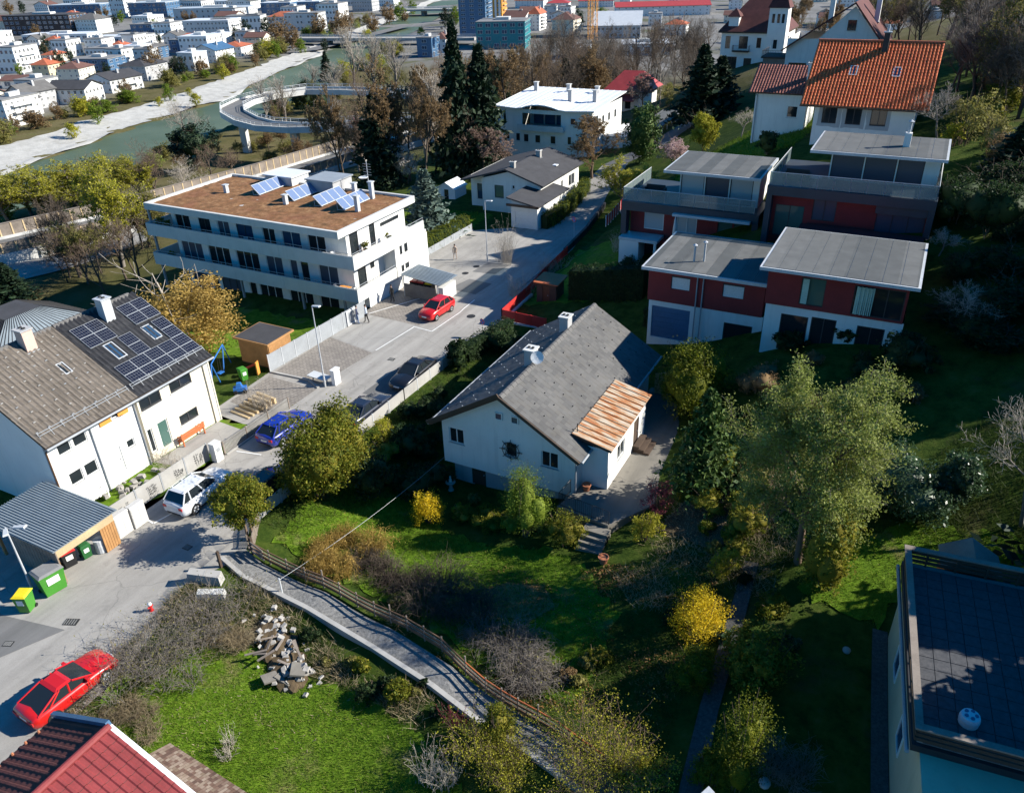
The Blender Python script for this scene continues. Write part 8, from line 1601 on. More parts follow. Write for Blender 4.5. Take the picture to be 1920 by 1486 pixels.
CITY = [
(-488.5, 337.0, -10.5, 42.6, 18, 10.3, 'flat', 'brown_clad', 'felt_dark', 4, 20, 'long dark brown office block at the upper left'),
(-459.1, 346.8, -10.5, 14.2, 14, 10.8, 'hip', 'render_white', 'tile_grey', 4, 14, 'white block with grey hipped roof right of the brown office block'),
(-681.6, 474.3, -10.5, 13.3, 12, 8.3, 'gable', 'render_white', 'tile_brown', 3, 14, 'white gabled house at the top left above the brown office block'),
(-601.8, 447.5, -10.5, 40.6, 20, 8.0, 'flat', 'blue_clad', 'metal_light', 2, 20, 'long blue-grey glass hall at the top left'),
(-557.8, 450.2, -10.5, 12.7, 14, 25.2, 'flat', 'render_white', 'felt_grey', 8, 12, 'white high-rise cut by the top edge'),
(-523.0, 448.5, -10.5, 28.8, 20, 9.6, 'flat', 'blue_clad', 'metal_light', 3, 20, 'dark blue hall right of the white high-rise'),
(-399.9, 335.3, -10.5, 12.3, 14, 6.7, 'flat', 'blue_clad', 'felt_grey', 3, 20, 'blue glass office cube with white wing'),
(-380.9, 333.9, -10.5, 10.4, 14, 7.8, 'flat', 'render_white', 'felt_grey', 3, 14, 'white office wing right of the blue glass cube'),
(-434.8, 306.8, -10.5, 37.5, 14, 3.7, 'flat', 'render_white', 'sheet_white', 1, 22, 'low white hall with long bright roof'),
(-382.4, 307.3, -10.5, 32.2, 12, 3.5, 'flat', 'concrete_pale', 'sheet_white', 1, 22, 'low pale hall below the blue glass cube'),
(-337.8, 216.6, -10.5, 8.6, 14, 9.5, 'flat', 'render_white', 'felt_grey', 3, 16, 'white cubic house with dark balconies at the left edge'),
(-311.4, 210.5, -10.5, 7.4, 10, 6.5, 'hip', 'render_yellow', 'tile_terracotta', 2, 16, 'yellow house with orange hipped roof'),
(-352.7, 242.8, -10.5, 6.1, 9, 4.5, 'hip', 'render_cream', 'tile_terracotta', 2, 16, 'small house with pale red roof between dark trees'),
(-287.0, 204.1, -10.5, 8.8, 10, 6.9, 'hip', 'render_cream', 'tile_brown', 3, 20, 'beige house with brown hipped roof'),
(-253.6, 193.9, -10.5, 11.6, 13, 6.1, 'gable', 'render_white', 'felt_dark', 2, 0, 'white gabled house with dark roof and red balcony'),
(-245.2, 172.3, -10.5, 12.7, 10, 6.5, 'gable_x', 'render_white', 'felt_dark', 2, 20, 'white house with long dark roof near the river'),
(-249.1, 160.1, -10.5, 7.6, 11, 7.3, 'gable', 'render_grey', 'tile_grey', 3, 5, 'grey gabled house near the left edge by the river'),
(-229.0, 141.2, -10.5, 5.7, 12, 7.0, 'flat', 'render_white', 'felt_grey', 4, 10, 'white balcony block at the left edge by the river'),
(-331.3, 253.4, -10.5, 13.3, 12, 5.1, 'flat', 'render_white', 'felt_grey', 2, 20, 'white flat-roofed house with two dark windows'),
(-317.4, 264.3, -10.5, 11.0, 12, 6.5, 'hip', 'blue_clad', 'tile_grey', 3, 14, 'grey house with dark shaded front'),  # shade on the grey front is put into the dark blue wall colour
(-266.0, 217.1, -10.5, 11.2, 13, 7.2, 'hip', 'render_grey', 'felt_dark', 3, 12, 'grey house with dark roof behind the brown riverside trees'),
(-296.7, 188.2, -10.5, 9.1, 9, 3.9, 'gable_x', 'render_white', 'tile_brown', 1, 24, 'low house with maroon roof left of the beige house'),
(-295.7, 221.7, -10.5, 14.9, 12, 5.7, 'flat', 'blue_clad', 'felt_grey', 3, 18, 'blue and white modern house behind the beige house'),
(-351.0, 335.9, -10.5, 25.2, 16, 9.1, 'flat', 'concrete_pale', 'sheet_white', 4, 20, 'big pale office block with banded balconies'),
(-305.5, 283.3, -10.5, 13.7, 14, 7.5, 'flat', 'render_white', 'sheet_white', 3, 18, 'white modern block with terrace'),
(-324.9, 288.4, -10.5, 5.0, 10, 5.0, 'flat', 'blue_clad', 'felt_grey', 2, 18, 'small blue cube house'),
(-278.2, 263.8, -10.5, 11.6, 12, 7.0, 'gable', 'render_white', 'blue_clad', 3, 6, 'white house with blue roof near the riverside bushes'),
(-284.5, 283.1, -10.5, 10.8, 11, 5.6, 'hip', 'render_white', 'tile_terracotta', 2, 16, 'white house with red roof above the riverside bushes'),
(-288.3, 299.7, -10.5, 12.5, 11, 4.3, 'hip', 'render_yellow', 'tile_grey', 2, 18, 'yellow house with flat grey hipped roof'),
(-461.5, 447.0, -10.5, 52.9, 18, 6.6, 'flat', 'concrete_pale', 'metal_light', 2, 24, 'long pale hall with grey roof'),
(-435.9, 483.6, -10.5, 22.0, 16, 7.5, 'flat', 'blue_clad', 'sheet_white', 2, 20, 'blue hall with white roof at the top'),
(-424.0, 503.1, -10.5, 19.3, 16, 6.9, 'flat', 'blue_clad', 'sheet_white', 2, 20, 'second blue hall at the top next to the white office'),
(-332.3, 388.2, -10.5, 19.7, 14, 8.7, 'flat', 'concrete_pale', 'felt_grey', 3, 20, 'pale grey office block above the riverside trees'),
(-331.5, 413.4, -10.5, 12.6, 14, 11.9, 'flat', 'render_white', 'felt_grey', 4, 14, 'white office slab at the top above the river'),
(-524.8, 532.9, -10.5, 34.4, 14, 5.4, 'flat', 'render_white', 'sheet_white', 2, 22, 'white hall at the top edge'),
(-194.2, 301.0, -10.5, 6.6, 9, 7.3, 'flat', 'blue_clad', 'felt_grey', 3, 10, 'small blue-fronted tower house at the wood edge'),
(-195.7, 315.1, -10.5, 5.9, 9, 7.9, 'hip', 'render_white', 'tile_brown', 3, 10, 'white house with brown roof beside the small tower house'),
(-212.8, 374.3, -10.5, 13.1, 16, 30.4, 'flat', 'blue_clad', 'felt_dark', 16, 18, 'dark blue tower block cut by the top edge'),
(-253.4, 472.2, -10.5, 9.7, 12, 24.6, 'flat', 'orange_clad', 'felt_grey', 10, 14, 'tower with orange stripes beside the dark blue tower'),
(-178.6, 339.0, -10.5, 21.5, 18, 10.6, 'flat', 'teal_clad', 'felt_grey', 4, 18, 'teal office building behind the pine'),
(-204.7, 404.6, -10.5, 11.9, 12, 9.5, 'gable_x', 'render_white', 'tile_brown', 4, 5, 'white apartment house with brown roof behind the teal building'),
(-196.8, 411.5, -10.5, 6.1, 12, 11.0, 'hip', 'render_white', 'tile_terracotta', 5, 8, 'narrow white apartment house with red roof'),
(-168.9, 385.9, -10.5, 10.8, 12, 10.7, 'hip', 'render_cream', 'tile_brown', 5, 6, 'cream apartment house with brown hipped roof'),
(-241.0, 537.4, -10.5, 14.9, 12, 6.3, 'hip', 'render_white', 'sheet_red', 3, 16, 'white house with bright red roof at the top edge'),
(-160.1, 507.7, -10.5, 55.4, 16, 7.4, 'gable_x', 'render_white', 'sheet_red', 3, 24, 'long building with red roof at the top'),
(-144.4, 390.2, -10.5, 22.5, 20, 9.9, 'shed', 'metal_light', 'metal_light', 2, 18, 'grey industrial hall with slanted roof'),
(-131.5, 312.8, -10.5, 9.2, 14, 3.8, 'flat', 'render_white', 'sheet_white', 1, 18, 'low white hall seen through the bare wood'),
(-110.1, 332.4, -10.5, 20.1, 16, 3.9, 'flat', 'render_white', 'sheet_white', 1, 20, 'second low white hall seen through the bare wood'),
(-399.4, 564.2, -10.5, 16.5, 14, 8.1, 'flat', 'render_white', 'felt_grey', 4, 14, 'pale block at the top edge left of the river'),
(-383.8, 515.6, -10.5, 15.3, 14, 11.6, 'flat', 'render_grey', 'felt_grey', 5, 14, 'grey block at the top edge above the poplars'),
(-268.8, 553.2, -10.5, 20.4, 12, 7.3, 'gable_x', 'render_white', 'tile_terracotta', 4, 10, 'white houses with red roof at the top edge right of the orange tower'),
(-225.6, 566.7, -10.5, 23.8, 14, 5.9, 'gable_x', 'render_white', 'sheet_red', 3, 20, 'white hall with red roof between the two cranes'),
]
CITY0 = list(CITY)
CITY_TREES = [('dark', -277.26, 209.69, 6.4), ('dark', -381.33, 245.53, 7.9), ('dark', -378.38, 250.15, 0.0), ('dark', -388.1, 263.96, 8.2), ('dark', -378.88, 255.96, 5.7), ('dark', -309.83, 214.32, 9.3), ('dark', -359.42, 306.32, 5.9), ('dark', -250.95, 217.38, 7.6), ('dark', -247.85, 218.29, 8.5), ('dark', -319.74, 319.75, 7.8), ('dark', -321.4, 329.02, 10.8), ('dark', -326.49, 348.39, 10.3), ('brown', -269.97, 225.62, 10.3), ('brown', -262.61, 216.64, 8.8), ('brown', -328.8, 310.75, 5.6), ('dark', -320.15, 261.04, 3.3), ('lime', -258.82, 280.59, 7.0), ('lime', -259.67, 297.16, 6.6), ('lime', -207.92, 150.23, 6.6), ('yellow', -198.17, 135.05, 4.9), ('yellow', -203.33, 181.92, 4.7), ('yellow', -233.02, 223.23, 6.3), ('yellow', -218.59, 193.25, 2.0), ('brown', -233.76, 181.79, 6.0), ('brown', -283.22, 309.89, 13.7), ('brown', -269.11, 302.93, 11.1), ('brown', -247.2, 254.99, 5.9), ('brown', -219.5, 138.21, 4.9), ('brown', -216.97, 131.83, 4.8), ('brown', -222.79, 148.76, 5.0), ('lime', -322.32, 467.85, 11.8), ('lime', -339.74, 509.98, 10.0), ('brown', -308.07, 435.3, 13.1), ('brown', -284.74, 386.29, 11.9), ('yellow', -263.79, 352.67, 8.6), ('brown', -312.96, 459.92, 7.6), ('dark', -249.39, 404.71, 11.3), ('dark', -238.57, 392.35, 8.9), ('lime', -251.35, 419.49, 10.8), ('lime', -163.21, 419.66, 10.7), ('dark', -170.38, 404.8, 10.9), ('yellow', -239.83, 365.68, 5.4), ('dark', -268.62, 199.35, 5.3), ('brown', -222.43, 157.23, 4.5), ('lime', -244.19, 240.1, 5.7), ('yellow', -213.09, 176.28, 3.4), ('brown', -286.9, 343.92, 12.2), ('dark', -254.36, 307.34, 6.7), ('brown', -274.36, 344.95, 14.5), ('brown', -300.33, 385.77, 10.7), ('lime', -216.52, 183.62, 5.5), ('dark', -337.0, 238.74, 6.8), ('brown', -676.88, 438.07, 11.5), ('dark', -675.03, 448.29, 10.8), ('brown', -446.55, 405.41, 7.8)]

# ---------------------------------------------------------------- plants: placement
for i, (k, x, y, h, w, nm, lb) in enumerate(PLANTS):
    if k == 'spring':
        o = thing(nm, lb, 'tree', (x,y,tz(x,y)-.1)); S = skel(7, h*.97, .22, (13,6,5,4), (50,46,42), (.46,.6,.52), .2, .24, wob=.22)
        Q3 = np.array([tuple(s[1]) for s in S]); kz = h*.90/Q3[:,2].max(); kx = w*.47/np.percentile(np.abs(Q3[:,:2]), 99.3); S = [(Vector((a.x*kx,a.y*kx,a.z*kz)), Vector((b.x*kx,b.y*kx,b.z*kz)), r0*kx, r1*kx, l) for a, b, r0, r1, l in S]
        link('trunk', seg_mesh('trunk', [s for s in S if s[4] <= 1], 'bark_brown', .025), o); link('branches', seg_mesh('branches', [s for s in S if s[4] > 1], 'bark_grey', .009), o)
        g = np.random.default_rng(2); T3 = [s for s in S if s[4] >= 3]; A3 = np.array([s[0] for s in T3]); B3 = np.array([s[1] for s in T3]); j3 = g.integers(0, len(T3), 68000); P = A3[j3]+(B3[j3]-A3[j3])*g.random((len(j3),1))+g.normal(0,.17,(len(j3),3)); O = g.normal(size=P.shape); O[:,2] += .8; O /= np.linalg.norm(O, axis=1, keepdims=True)
        P2, O2 = clumps(9, 150, 70, w*.40, h*.26, h*.42, .55, .6); P = np.concatenate([P, P2]); O = np.concatenate([O, O2])
        link('crown', leaf_mesh('crown', P, .115, 'leaf_spring', 3, O, .3, .5), o)
    elif k in ('barebrown','barepale','birch','poplar','pinktree','orangetree','willow'):
        v = {'barebrown':i % 3,'barepale':2,'birch':1,'poplar':3,'pinktree':0,'orangetree':0,'goldtree':2,'willow':1}[k]
        bk, tw, bd = {'barebrown':('bark','bark_brown',None),'barepale':('bark_grey','bark_pale',None),'birch':('bark_pale','bark_pale',None),'poplar':('bark_grey','bark_pale',None),'pinktree':('bark_brown','bark_brown','bud_pink'),'orangetree':('bark_brown','bark_brown','bud_brown'),'goldtree':('bark_pale','bark_brown','dry_gold'),'willow':('bark_grey','bark_grey','leaf_yellowgreen')}[k]
        if 'rust-brown' in lb: bd = 'bud_brown'
        bare_tree(nm, lb, x, y, h, w, v, bk, tw, bd, cat='shrub' if 'shrub' in nm else 'tree')
    elif k in ('spruce','bluespruce','darkfir','fir'):
        if k == 'fir':
            o = thing(nm, lb, 'tree', (x,y,tz(x,y))); C_ = conifer_points(4, h*.95, w*1.05, 30, 13, 16, .30, .3); link('trunk', seg_mesh('trunk', [(Vector((0,0,0)),Vector((0,0,h*.9)),.16,.03,0)], 'bark', .02), o); link('crown', leaf_mesh('crown', C_, .34, 'needle_green', 2, elong=.45, droop=.2), o)
        else: conifer(nm, lb, x, y, h, w, {'spruce':'needle_dark','bluespruce':'needle_blue','darkfir':'needle_dark'}[k], i % 2)
    elif k == 'goldtree': blob_tree(nm, lb, x, y, h, w*1.05, 'dry_gold', 'golden', (200,70), .8, .18, .56, .44, 'bark_pale', shell=.4)
    elif k == 'pine': blob_tree(nm, lb, x, y, h, w, 'needle_dark', 'pine', (60,80), 1.0, .36, .58, .42, core=.6)
    elif k == 'cypress': blob_tree(nm, lb, x, y, h, w*1.1, 'needle_green', 'cypress', (150,60), .9, .34, .5, .49, shell=.75, core=.8)
    elif k in ('roundgreen','limetree'): blob_tree(nm, lb, x, y, h, w, 'leaf_yellowgreen' if k == 'roundgreen' else 'leaf_lime', 'round', (110,70), .8, .34, .62, .38, core=.55)
    elif k in ('whiteblossom','magnoliapink'): blob_tree(nm, lb, x, y, h, w, 'blossom_white' if k == 'whiteblossom' else 'blossom_pink', 'blossom', (110,40), .8, .3, .6, .40, 'bark_brown', shell=.35)
    elif k == 'topiary':
        o = thing(nm, lb, 'tree', (x,y,tz(x,y))); S = [(Vector((-.18,0,0)),Vector((-.3,.1,h*.6)),.09,.06,0),(Vector((.2,.1,0)),Vector((.35,-.1,h*.6)),.1,.06,0)]
        for q in range(26): a = q*2.4; S.append((Vector((-.3 if q % 2 else .35,0,h*.42)),Vector((math.cos(a)*w*.36,math.sin(a)*w*.36,h*(.55+.02*q % .4))),.04,.012,1))
        link('trunk', seg_mesh('trunk', S, 'bark_brown'), o); P, O = clumps(3, 130, 110, w*.44, h*.27, h*.7, .38, .65); link('inner_foliage', lump('inner_foliage', w*.32, h*.2, h*.7, 'leaf_laurel', 2), o); link('crown', leaf_mesh('crown', P, .125, 'leaf_laurel', 5, O, .35), o)
    elif k in ('drygold','drysheaf','tansheaf','redstem','barebush','bareshrub','bramble','bramblegrey','sprig'):
        m_, n_, ar, lf, nl, r_ = {'drygold':('dry_gold',420,.85,'dry_gold',2600,.010),'drysheaf':('bark_grey',300,.5,None,0,.009),'tansheaf':('dry_tan',420,.7,None,0,.010),'redstem':('leaf_purple',60,.3,'leaf_purple',160,.012),'barebush':('bark_pale',110,.25,None,0,.011),'bareshrub':('bark_grey',170,.45,'bud_olive',700,.012),'bramble':('bark',620,.85,'grass_dark',900,.012),'bramblegrey':('bark_grey',560,.85,'bud_olive',700,.012),'sprig':('bark_brown',190,.3,'leaf_yellowgreen',8500,.012)}[k]
        stems_bush(nm, lb, x, y, h, w, m_, int(n_*(.6 if w < 2 else 1)), i, ar, r_, 3, lf, nl, .065 if k == 'sprig' else .07, cat='grass clump' if k == 'tansheaf' else 'shrub')
    elif k == 'darkhedge': hedge(nm, lb, [(x-w/2,y),(x+w/2,y-.4)], 1.4, h, 'leaf_dark', .13, 150, i)
    else:
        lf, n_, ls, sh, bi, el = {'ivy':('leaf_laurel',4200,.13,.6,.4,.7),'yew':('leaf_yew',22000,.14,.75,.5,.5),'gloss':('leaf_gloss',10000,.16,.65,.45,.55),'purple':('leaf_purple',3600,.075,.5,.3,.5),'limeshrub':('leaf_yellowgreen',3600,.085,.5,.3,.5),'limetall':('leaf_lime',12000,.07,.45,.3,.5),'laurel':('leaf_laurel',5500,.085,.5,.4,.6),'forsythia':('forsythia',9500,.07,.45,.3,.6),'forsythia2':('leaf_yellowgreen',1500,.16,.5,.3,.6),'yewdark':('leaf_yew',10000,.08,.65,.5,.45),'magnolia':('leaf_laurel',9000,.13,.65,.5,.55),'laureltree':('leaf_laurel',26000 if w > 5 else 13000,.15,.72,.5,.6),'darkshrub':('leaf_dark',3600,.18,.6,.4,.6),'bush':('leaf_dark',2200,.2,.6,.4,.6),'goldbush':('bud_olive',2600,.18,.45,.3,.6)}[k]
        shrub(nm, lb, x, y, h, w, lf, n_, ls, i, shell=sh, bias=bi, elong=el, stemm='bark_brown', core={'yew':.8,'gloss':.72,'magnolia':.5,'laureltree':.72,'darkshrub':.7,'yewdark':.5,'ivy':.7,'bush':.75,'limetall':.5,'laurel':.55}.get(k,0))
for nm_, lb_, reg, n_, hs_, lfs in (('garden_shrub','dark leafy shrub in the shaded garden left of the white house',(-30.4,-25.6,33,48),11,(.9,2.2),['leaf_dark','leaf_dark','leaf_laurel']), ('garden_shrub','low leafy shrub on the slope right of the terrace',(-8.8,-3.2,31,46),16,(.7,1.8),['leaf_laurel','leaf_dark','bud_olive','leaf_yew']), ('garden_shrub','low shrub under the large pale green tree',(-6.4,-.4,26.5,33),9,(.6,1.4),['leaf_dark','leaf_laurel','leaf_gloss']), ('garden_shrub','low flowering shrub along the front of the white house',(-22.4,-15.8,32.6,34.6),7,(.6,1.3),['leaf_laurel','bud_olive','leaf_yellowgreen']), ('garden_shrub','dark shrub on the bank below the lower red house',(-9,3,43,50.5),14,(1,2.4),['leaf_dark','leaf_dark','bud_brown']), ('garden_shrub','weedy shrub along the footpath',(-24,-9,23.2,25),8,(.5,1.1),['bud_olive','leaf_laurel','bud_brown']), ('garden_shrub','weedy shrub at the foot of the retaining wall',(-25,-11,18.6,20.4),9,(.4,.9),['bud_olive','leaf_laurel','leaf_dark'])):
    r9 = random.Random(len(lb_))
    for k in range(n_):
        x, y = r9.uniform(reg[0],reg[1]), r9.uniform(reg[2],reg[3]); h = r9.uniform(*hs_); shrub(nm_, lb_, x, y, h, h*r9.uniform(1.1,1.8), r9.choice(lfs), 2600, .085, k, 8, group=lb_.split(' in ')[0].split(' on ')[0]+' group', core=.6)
hedge('clipped_hedge', 'long clipped hedge with sunlit yellow top beside the apartment parking', [(-47.9,67.5),(-47.7,79.5)], 1.2, 1.9, 'leaf_yew', .12, 150, 3)
hedge('clipped_hedge', 'dark hedge along the drive right of the small garage', [(-39.2,83.3),(-38.9,86),(-39.3,91),(-40.2,99)], 1.2, 1.8, 'leaf_yew', .13, 130, 4)
hedge('clipped_hedge', 'hedge behind the black parked car along the white house garden', [(-30.6,49.6),(-29.5,55.5)], 1.2, 1.6, 'leaf_dark', .12, 130, 5)
hedge('clipped_hedge', 'low dark hedge around the lawn of the left red house', [(-22.6,62.6),(-23.4,70)], 1.0, 1.2, 'leaf_dark', .13, 120, 6)
# grass, weeds and leaf litter: uncountable
grass('lawn_grass', [(-29,14),(-27.4,17.2),(-25.2,18.6),(-21.5,18.4),(-18,18.7),(-14,17.7),(-11,16.2),(-9,13),(-9,9),(-24,9),(-28,10.5)], 420, .10, 'grass_blade', 1, .016, .6, label='bright green grass of the front lawn')
grass('lawn_grass', [(-29.5,25.2),(-30.8,31),(-27,34),(-23,31.5),(-18.5,30.6),(-14.5,31.6),(-12,30.5),(-9,28),(-9,22),(-14,22.5),(-20,24),(-26,24.5)], 160, .12, 'grass_blade', 2, .018, .6, label='grass of the garden in front of the white house')
grass('lawn_grass', [(-1.2,31.8),(-1,35.5),(3.2,38),(8,38),(8,34),(3,33),(2.4,31.2)], 260, .10, 'grass_blade', 3, .016, .6, label='bright grass of the upper lawn by the roof terrace')
grass('rough_grass', [(-29.5,9),(-31.2,19.5),(-29.6,22),(-10,19),(-11,17),(-18,18.8),(-25,18.6),(-28,15),(-27,10)], 200, .28, 'dry_tan', 4, .012, .8, .3, label='dry tan grass around the lawn edge')
grass('rough_grass', [(-29.5,9),(-31.2,19.5),(-29.6,22),(-10,19),(-11,17),(-18,18.8),(-25,18.6),(-28,15),(-27,10)], 160, .2, 'grass_dark', 5, .014, .7, -.3, label='green weeds around the lawn edge')
grass('rough_grass', [(-11,31),(-9,36),(-8,44),(-2,44),(2,40),(-1,34),(-3,30),(-8,28)], 110, .22, 'dry_tan', 6, .014, .9, .5, label='dry grass on the slope right of the terrace')
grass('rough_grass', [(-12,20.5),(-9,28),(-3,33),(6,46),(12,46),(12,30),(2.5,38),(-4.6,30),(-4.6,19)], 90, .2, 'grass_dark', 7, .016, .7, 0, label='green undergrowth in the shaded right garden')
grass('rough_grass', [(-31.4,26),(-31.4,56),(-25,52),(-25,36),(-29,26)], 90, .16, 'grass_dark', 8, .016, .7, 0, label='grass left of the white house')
grass('leaf_litter', [(-20,22.6),(-19,29),(-13,30),(-8,33),(-5,33),(-5,21),(-11,20.6)], 110, .05, 'litter', 9, .045, 1.2, .2, label='brown leaf litter in the garden')
grass('leaf_litter', [(-17.2,26.2),(-15.6,28.4),(-13.4,28.8),(-12.2,27.4),(-13.2,25.8),(-15.4,25.4)], 260, .05, 'litter', 12, .05, 1.2, 0, label='orange leaf litter on the bare soil patch in the garden')
grass('leaf_litter', [(-9.4,34.6),(-8,38.4),(-5,40.4),(-2.6,38.4),(-3.6,35),(-6,33)], 200, .06, 'dry_tan', 13, .04, 1.2, 0, label='dry leaves on the slope beside the terrace')
grass('lawn_weeds', [(-29,14),(-27.4,17.2),(-25.2,18.6),(-21.5,18.4),(-18,18.7),(-14,17.7),(-11,16.2),(-9,13),(-9,9),(-24,9),(-28,10.5)], 26, .08, 'dry_tan', 14, .03, .9, .5, label='dry tufts in the front lawn')
grass('rough_grass', [(-48,60+10),(-60,70),(-60,86),(-48,86)], 40, .2, 'grass_blade', 10, .03, .6, 0, label='grass of the garden beside the bungalow')
grass('rough_grass', [(-26,84),(-27,96),(-20,106),(-8,104),(-11,96),(-12,84)], 40, .22, 'grass_blade', 11, .03, .6, 0, label='grass of the villa garden')
# woods and river bank: single trees, alike ones share a label
rg = random.Random(21)
def wood(n, fn, lb, gr, nm, hh, ww, barks, bud=None, vs_=(0,1,2), cond=None):
    c = 0
    while c < n:
        x, y = fn()
        if cond and not cond(x, y): continue
        h = rg.uniform(*hh); bk, tw = rg.choice(barks); bare_tree(nm, lb, x, y, h, h*rg.uniform(*ww), rg.choice(vs_), bk, tw, bud if bud and rg.random() < .6 else None, group=gr, rz=rg.uniform(0,6)); c += 1
wood(44, lambda: (rg.uniform(-125,-45), rg.uniform(185,300)), 'dark bare tree in the wood behind the curved building', 'bare wood behind the curved building', 'bare_tree', (12,18), (.5,.75), [('bark','bark'),('bark','bark_brown'),('bark_grey','bark_grey')])
wood(36, lambda: (rg.uniform(-104,-66), rg.uniform(95,190)), 'brown bare tree in the wood left of the curved building', 'bare wood left of the curved building', 'bare_tree', (11,17), (.5,.75), [('bark','bark_brown'),('bark_grey','bark_brown'),('bark','bark')], 'bud_brown', cond=lambda x, y: x > (-86 if y < 140 else -97) and not (x > -72 and y > 108 and y < 135))
wood(26, lambda: (rg.uniform(-165,-108), rg.uniform(70,235)), 'olive bare tree on the near river bank', 'trees on the near river bank', 'bare_tree', (5,9), (.6,.9), [('bark_grey','bark_grey'),('bark_brown','bark_pale'),('bark','bark_brown')], 'bud_olive', cond=lambda x, y: x-float(river_mid(y)) > 33 and not (-156 < x < -96 and 92 < y < 152) and not ((x+133)**2+(y-155)**2 < 34**2 and (x+133)**2+(y-155)**2 > 16**2))
wood(34, lambda: (rg.uniform(-75,6), rg.uniform(300,470)), 'bare tree in the far wood between the villas and the long red roof', 'far wood behind the villas', 'bare_tree', (11,16), (.55,.8), [('bark','bark'),('bark','bark_brown'),('bark_grey','bark_grey')], 'bud_brown')
wood(6, lambda: (rg.uniform(10,48), rg.uniform(112,170)), 'grey bare tree in the hillside wood at the upper right', 'hillside wood', 'bare_tree', (9,15), (.55,.8), [('bark','bark'),('bark_grey','bark_grey'),('bark_brown','bark_brown')], 'bud_olive', cond=lambda x, y: not (x < -5 and 130 < y < 150))
for k in range(30):
    x, y = (rg.uniform(12,26), rg.uniform(54.5,70)) if k < 16 else (rg.uniform(11,19), rg.uniform(24,36))
    conifer('fir_tree', 'dark fir in the steep wood beyond the right edge', x, y, rg.uniform(7,10) if k < 16 else rg.uniform(8.5,10.5), rg.uniform(5,6.5), 'needle_dark', k % 2, 'hillside firs')
for k in range(10):
    x, y = rg.uniform(8,30), rg.uniform(90,150); blob_tree('leafy_tree', 'dark evergreen tree on the upper right hillside', x, y, rg.uniform(6,10), rg.uniform(4,6), 'leaf_dark', 'round', core=.55, group='hillside evergreens')
import re
def near(x, y, pre):
    n = min(CITY0, key=lambda c: (c[0]-x)**2+(c[1]-y)**2); dx, dy = x-n[0], y-n[1]; r_ = dx*.883+dy*.469; f_ = -dx*.469+dy*.883
    return pre+(' right of the ' if r_ > 0 else ' left of the ' if r_ < 0 else '')*(abs(r_) > abs(f_))+(' behind the ' if f_ > 0 else ' in front of the ')*(abs(r_) <= abs(f_))+re.split(r' (?:at the|above|below|right of|left of|near|behind|between|beside|cut by|seen|by the|next to|in front) ?', n[-1])[0]
for k in range(70):
    y = rg.uniform(85,430); x = float(river_mid(y))-np.interp(y,[100,200,300,500],[18,19,13,10])-rg.uniform(0,13); lf = rg.choice(['leaf_yellowgreen','bud_olive','bud_olive','leaf_spring','leaf_lime','bud_brown']); h = rg.uniform(3,7)
    blob_tree('bank_bush', {'leaf_yellowgreen':'yellow-green bush on the far river bank','bud_olive':'olive bush on the far river bank','leaf_spring':'pale green bush on the far river bank','leaf_lime':'bright green bush on the far river bank','bud_brown':'brown bush on the far river bank'}[lf].replace('on the far river bank','on the far river bank,') if False else near(x, y, {'leaf_yellowgreen':'yellow-green bank bush','bud_olive':'olive bank bush','leaf_spring':'pale green bank bush','leaf_lime':'bright green bank bush','bud_brown':'brown bank bush'}[lf]), x, y, h, h*rg.uniform(.9,1.5), lf, 'bush', (70,40), 1.2, .5, .45, .44, 'bark_brown', 'bushes on the far river bank', 'shrub', .4)
for k in range(34):
    x, y = rg.uniform(3.2,13), rg.uniform(51,80)
    blob_tree('slope_shrub', 'dark evergreen shrub on the shaded slope right of the red houses', x, y, rg.uniform(1.4,3.4), rg.uniform(2.2,4.5), 'leaf_dark', 'dshrub', (60,60), 1.2, .42, .45, .44, 'bark', 'shrubs on the shaded slope', 'shrub', .5, .65)
for k in range(26):
    x, y = rg.uniform(3.5,15), rg.uniform(76,112)
    blob_tree('slope_shrub', 'olive shrub on the upper right hillside below the bare wood', x, y, rg.uniform(1.6,3.6), rg.uniform(2.4,4.6), rg.choice(['bud_olive','leaf_dark','leaf_laurel','bud_brown']), 'dshrub', (60,60), 1.2, .42, .45, .44, 'bark', 'shrubs on the upper hillside', 'shrub', .5, .65)
for i, (x, y, h) in enumerate(RAMPBUSH):
    if i % 3: bare_tree('bare_tree', 'low brown bare tree on the ground below the ramp', x, y, h+1.5, h*1.2, i % 3, 'bark', 'bark_brown', 'bud_brown' if i % 2 else 'bud_olive', group='low trees below the ramp', rz=i)
    else: blob_tree('bank_bush', 'olive bush on the ground below the ramp', x, y, h, h*1.4, 'bud_olive', 'bush', (70,40), 1.2, .5, .45, .44, 'bark_brown', 'bushes below the ramp', 'shrub', .4)
for x, y, h in LEFTWOOD: k = rg.random(); bare_tree('bare_tree', 'brown bare tree on the bank between noise barrier and apartment block', x, y, h, h*rg.uniform(.7,.95), rg.choice((0,1,2)), 'bark', rg.choice(['bark','bark_brown','bark_grey']), 'bud_olive' if k < .45 else None, group='bare trees below the noise barrier', rz=k*6)
for x, y, h in HILLWOOD: k = rg.random(); bare_tree('bare_tree', 'grey bare tree in the hillside wood at the upper right', x, y, h, h*rg.uniform(.6,.85), rg.choice((0,1,2)), 'bark', rg.choice(['bark','bark_grey','bark_brown','bark_grey']), 'bud_olive' if k < .3 else None, group='hillside wood', rz=k*6)
for x, y, h in BACKWOOD: k = rg.random(); bare_tree('bare_tree', 'dark bare tree in the wood behind the curved building', x, y, h, h*rg.uniform(.5,.75), rg.choice((0,1,2)), 'bark', rg.choice(['bark','bark','bark_brown','bark_grey']), None, group='bare wood behind the curved building', rz=k*6)
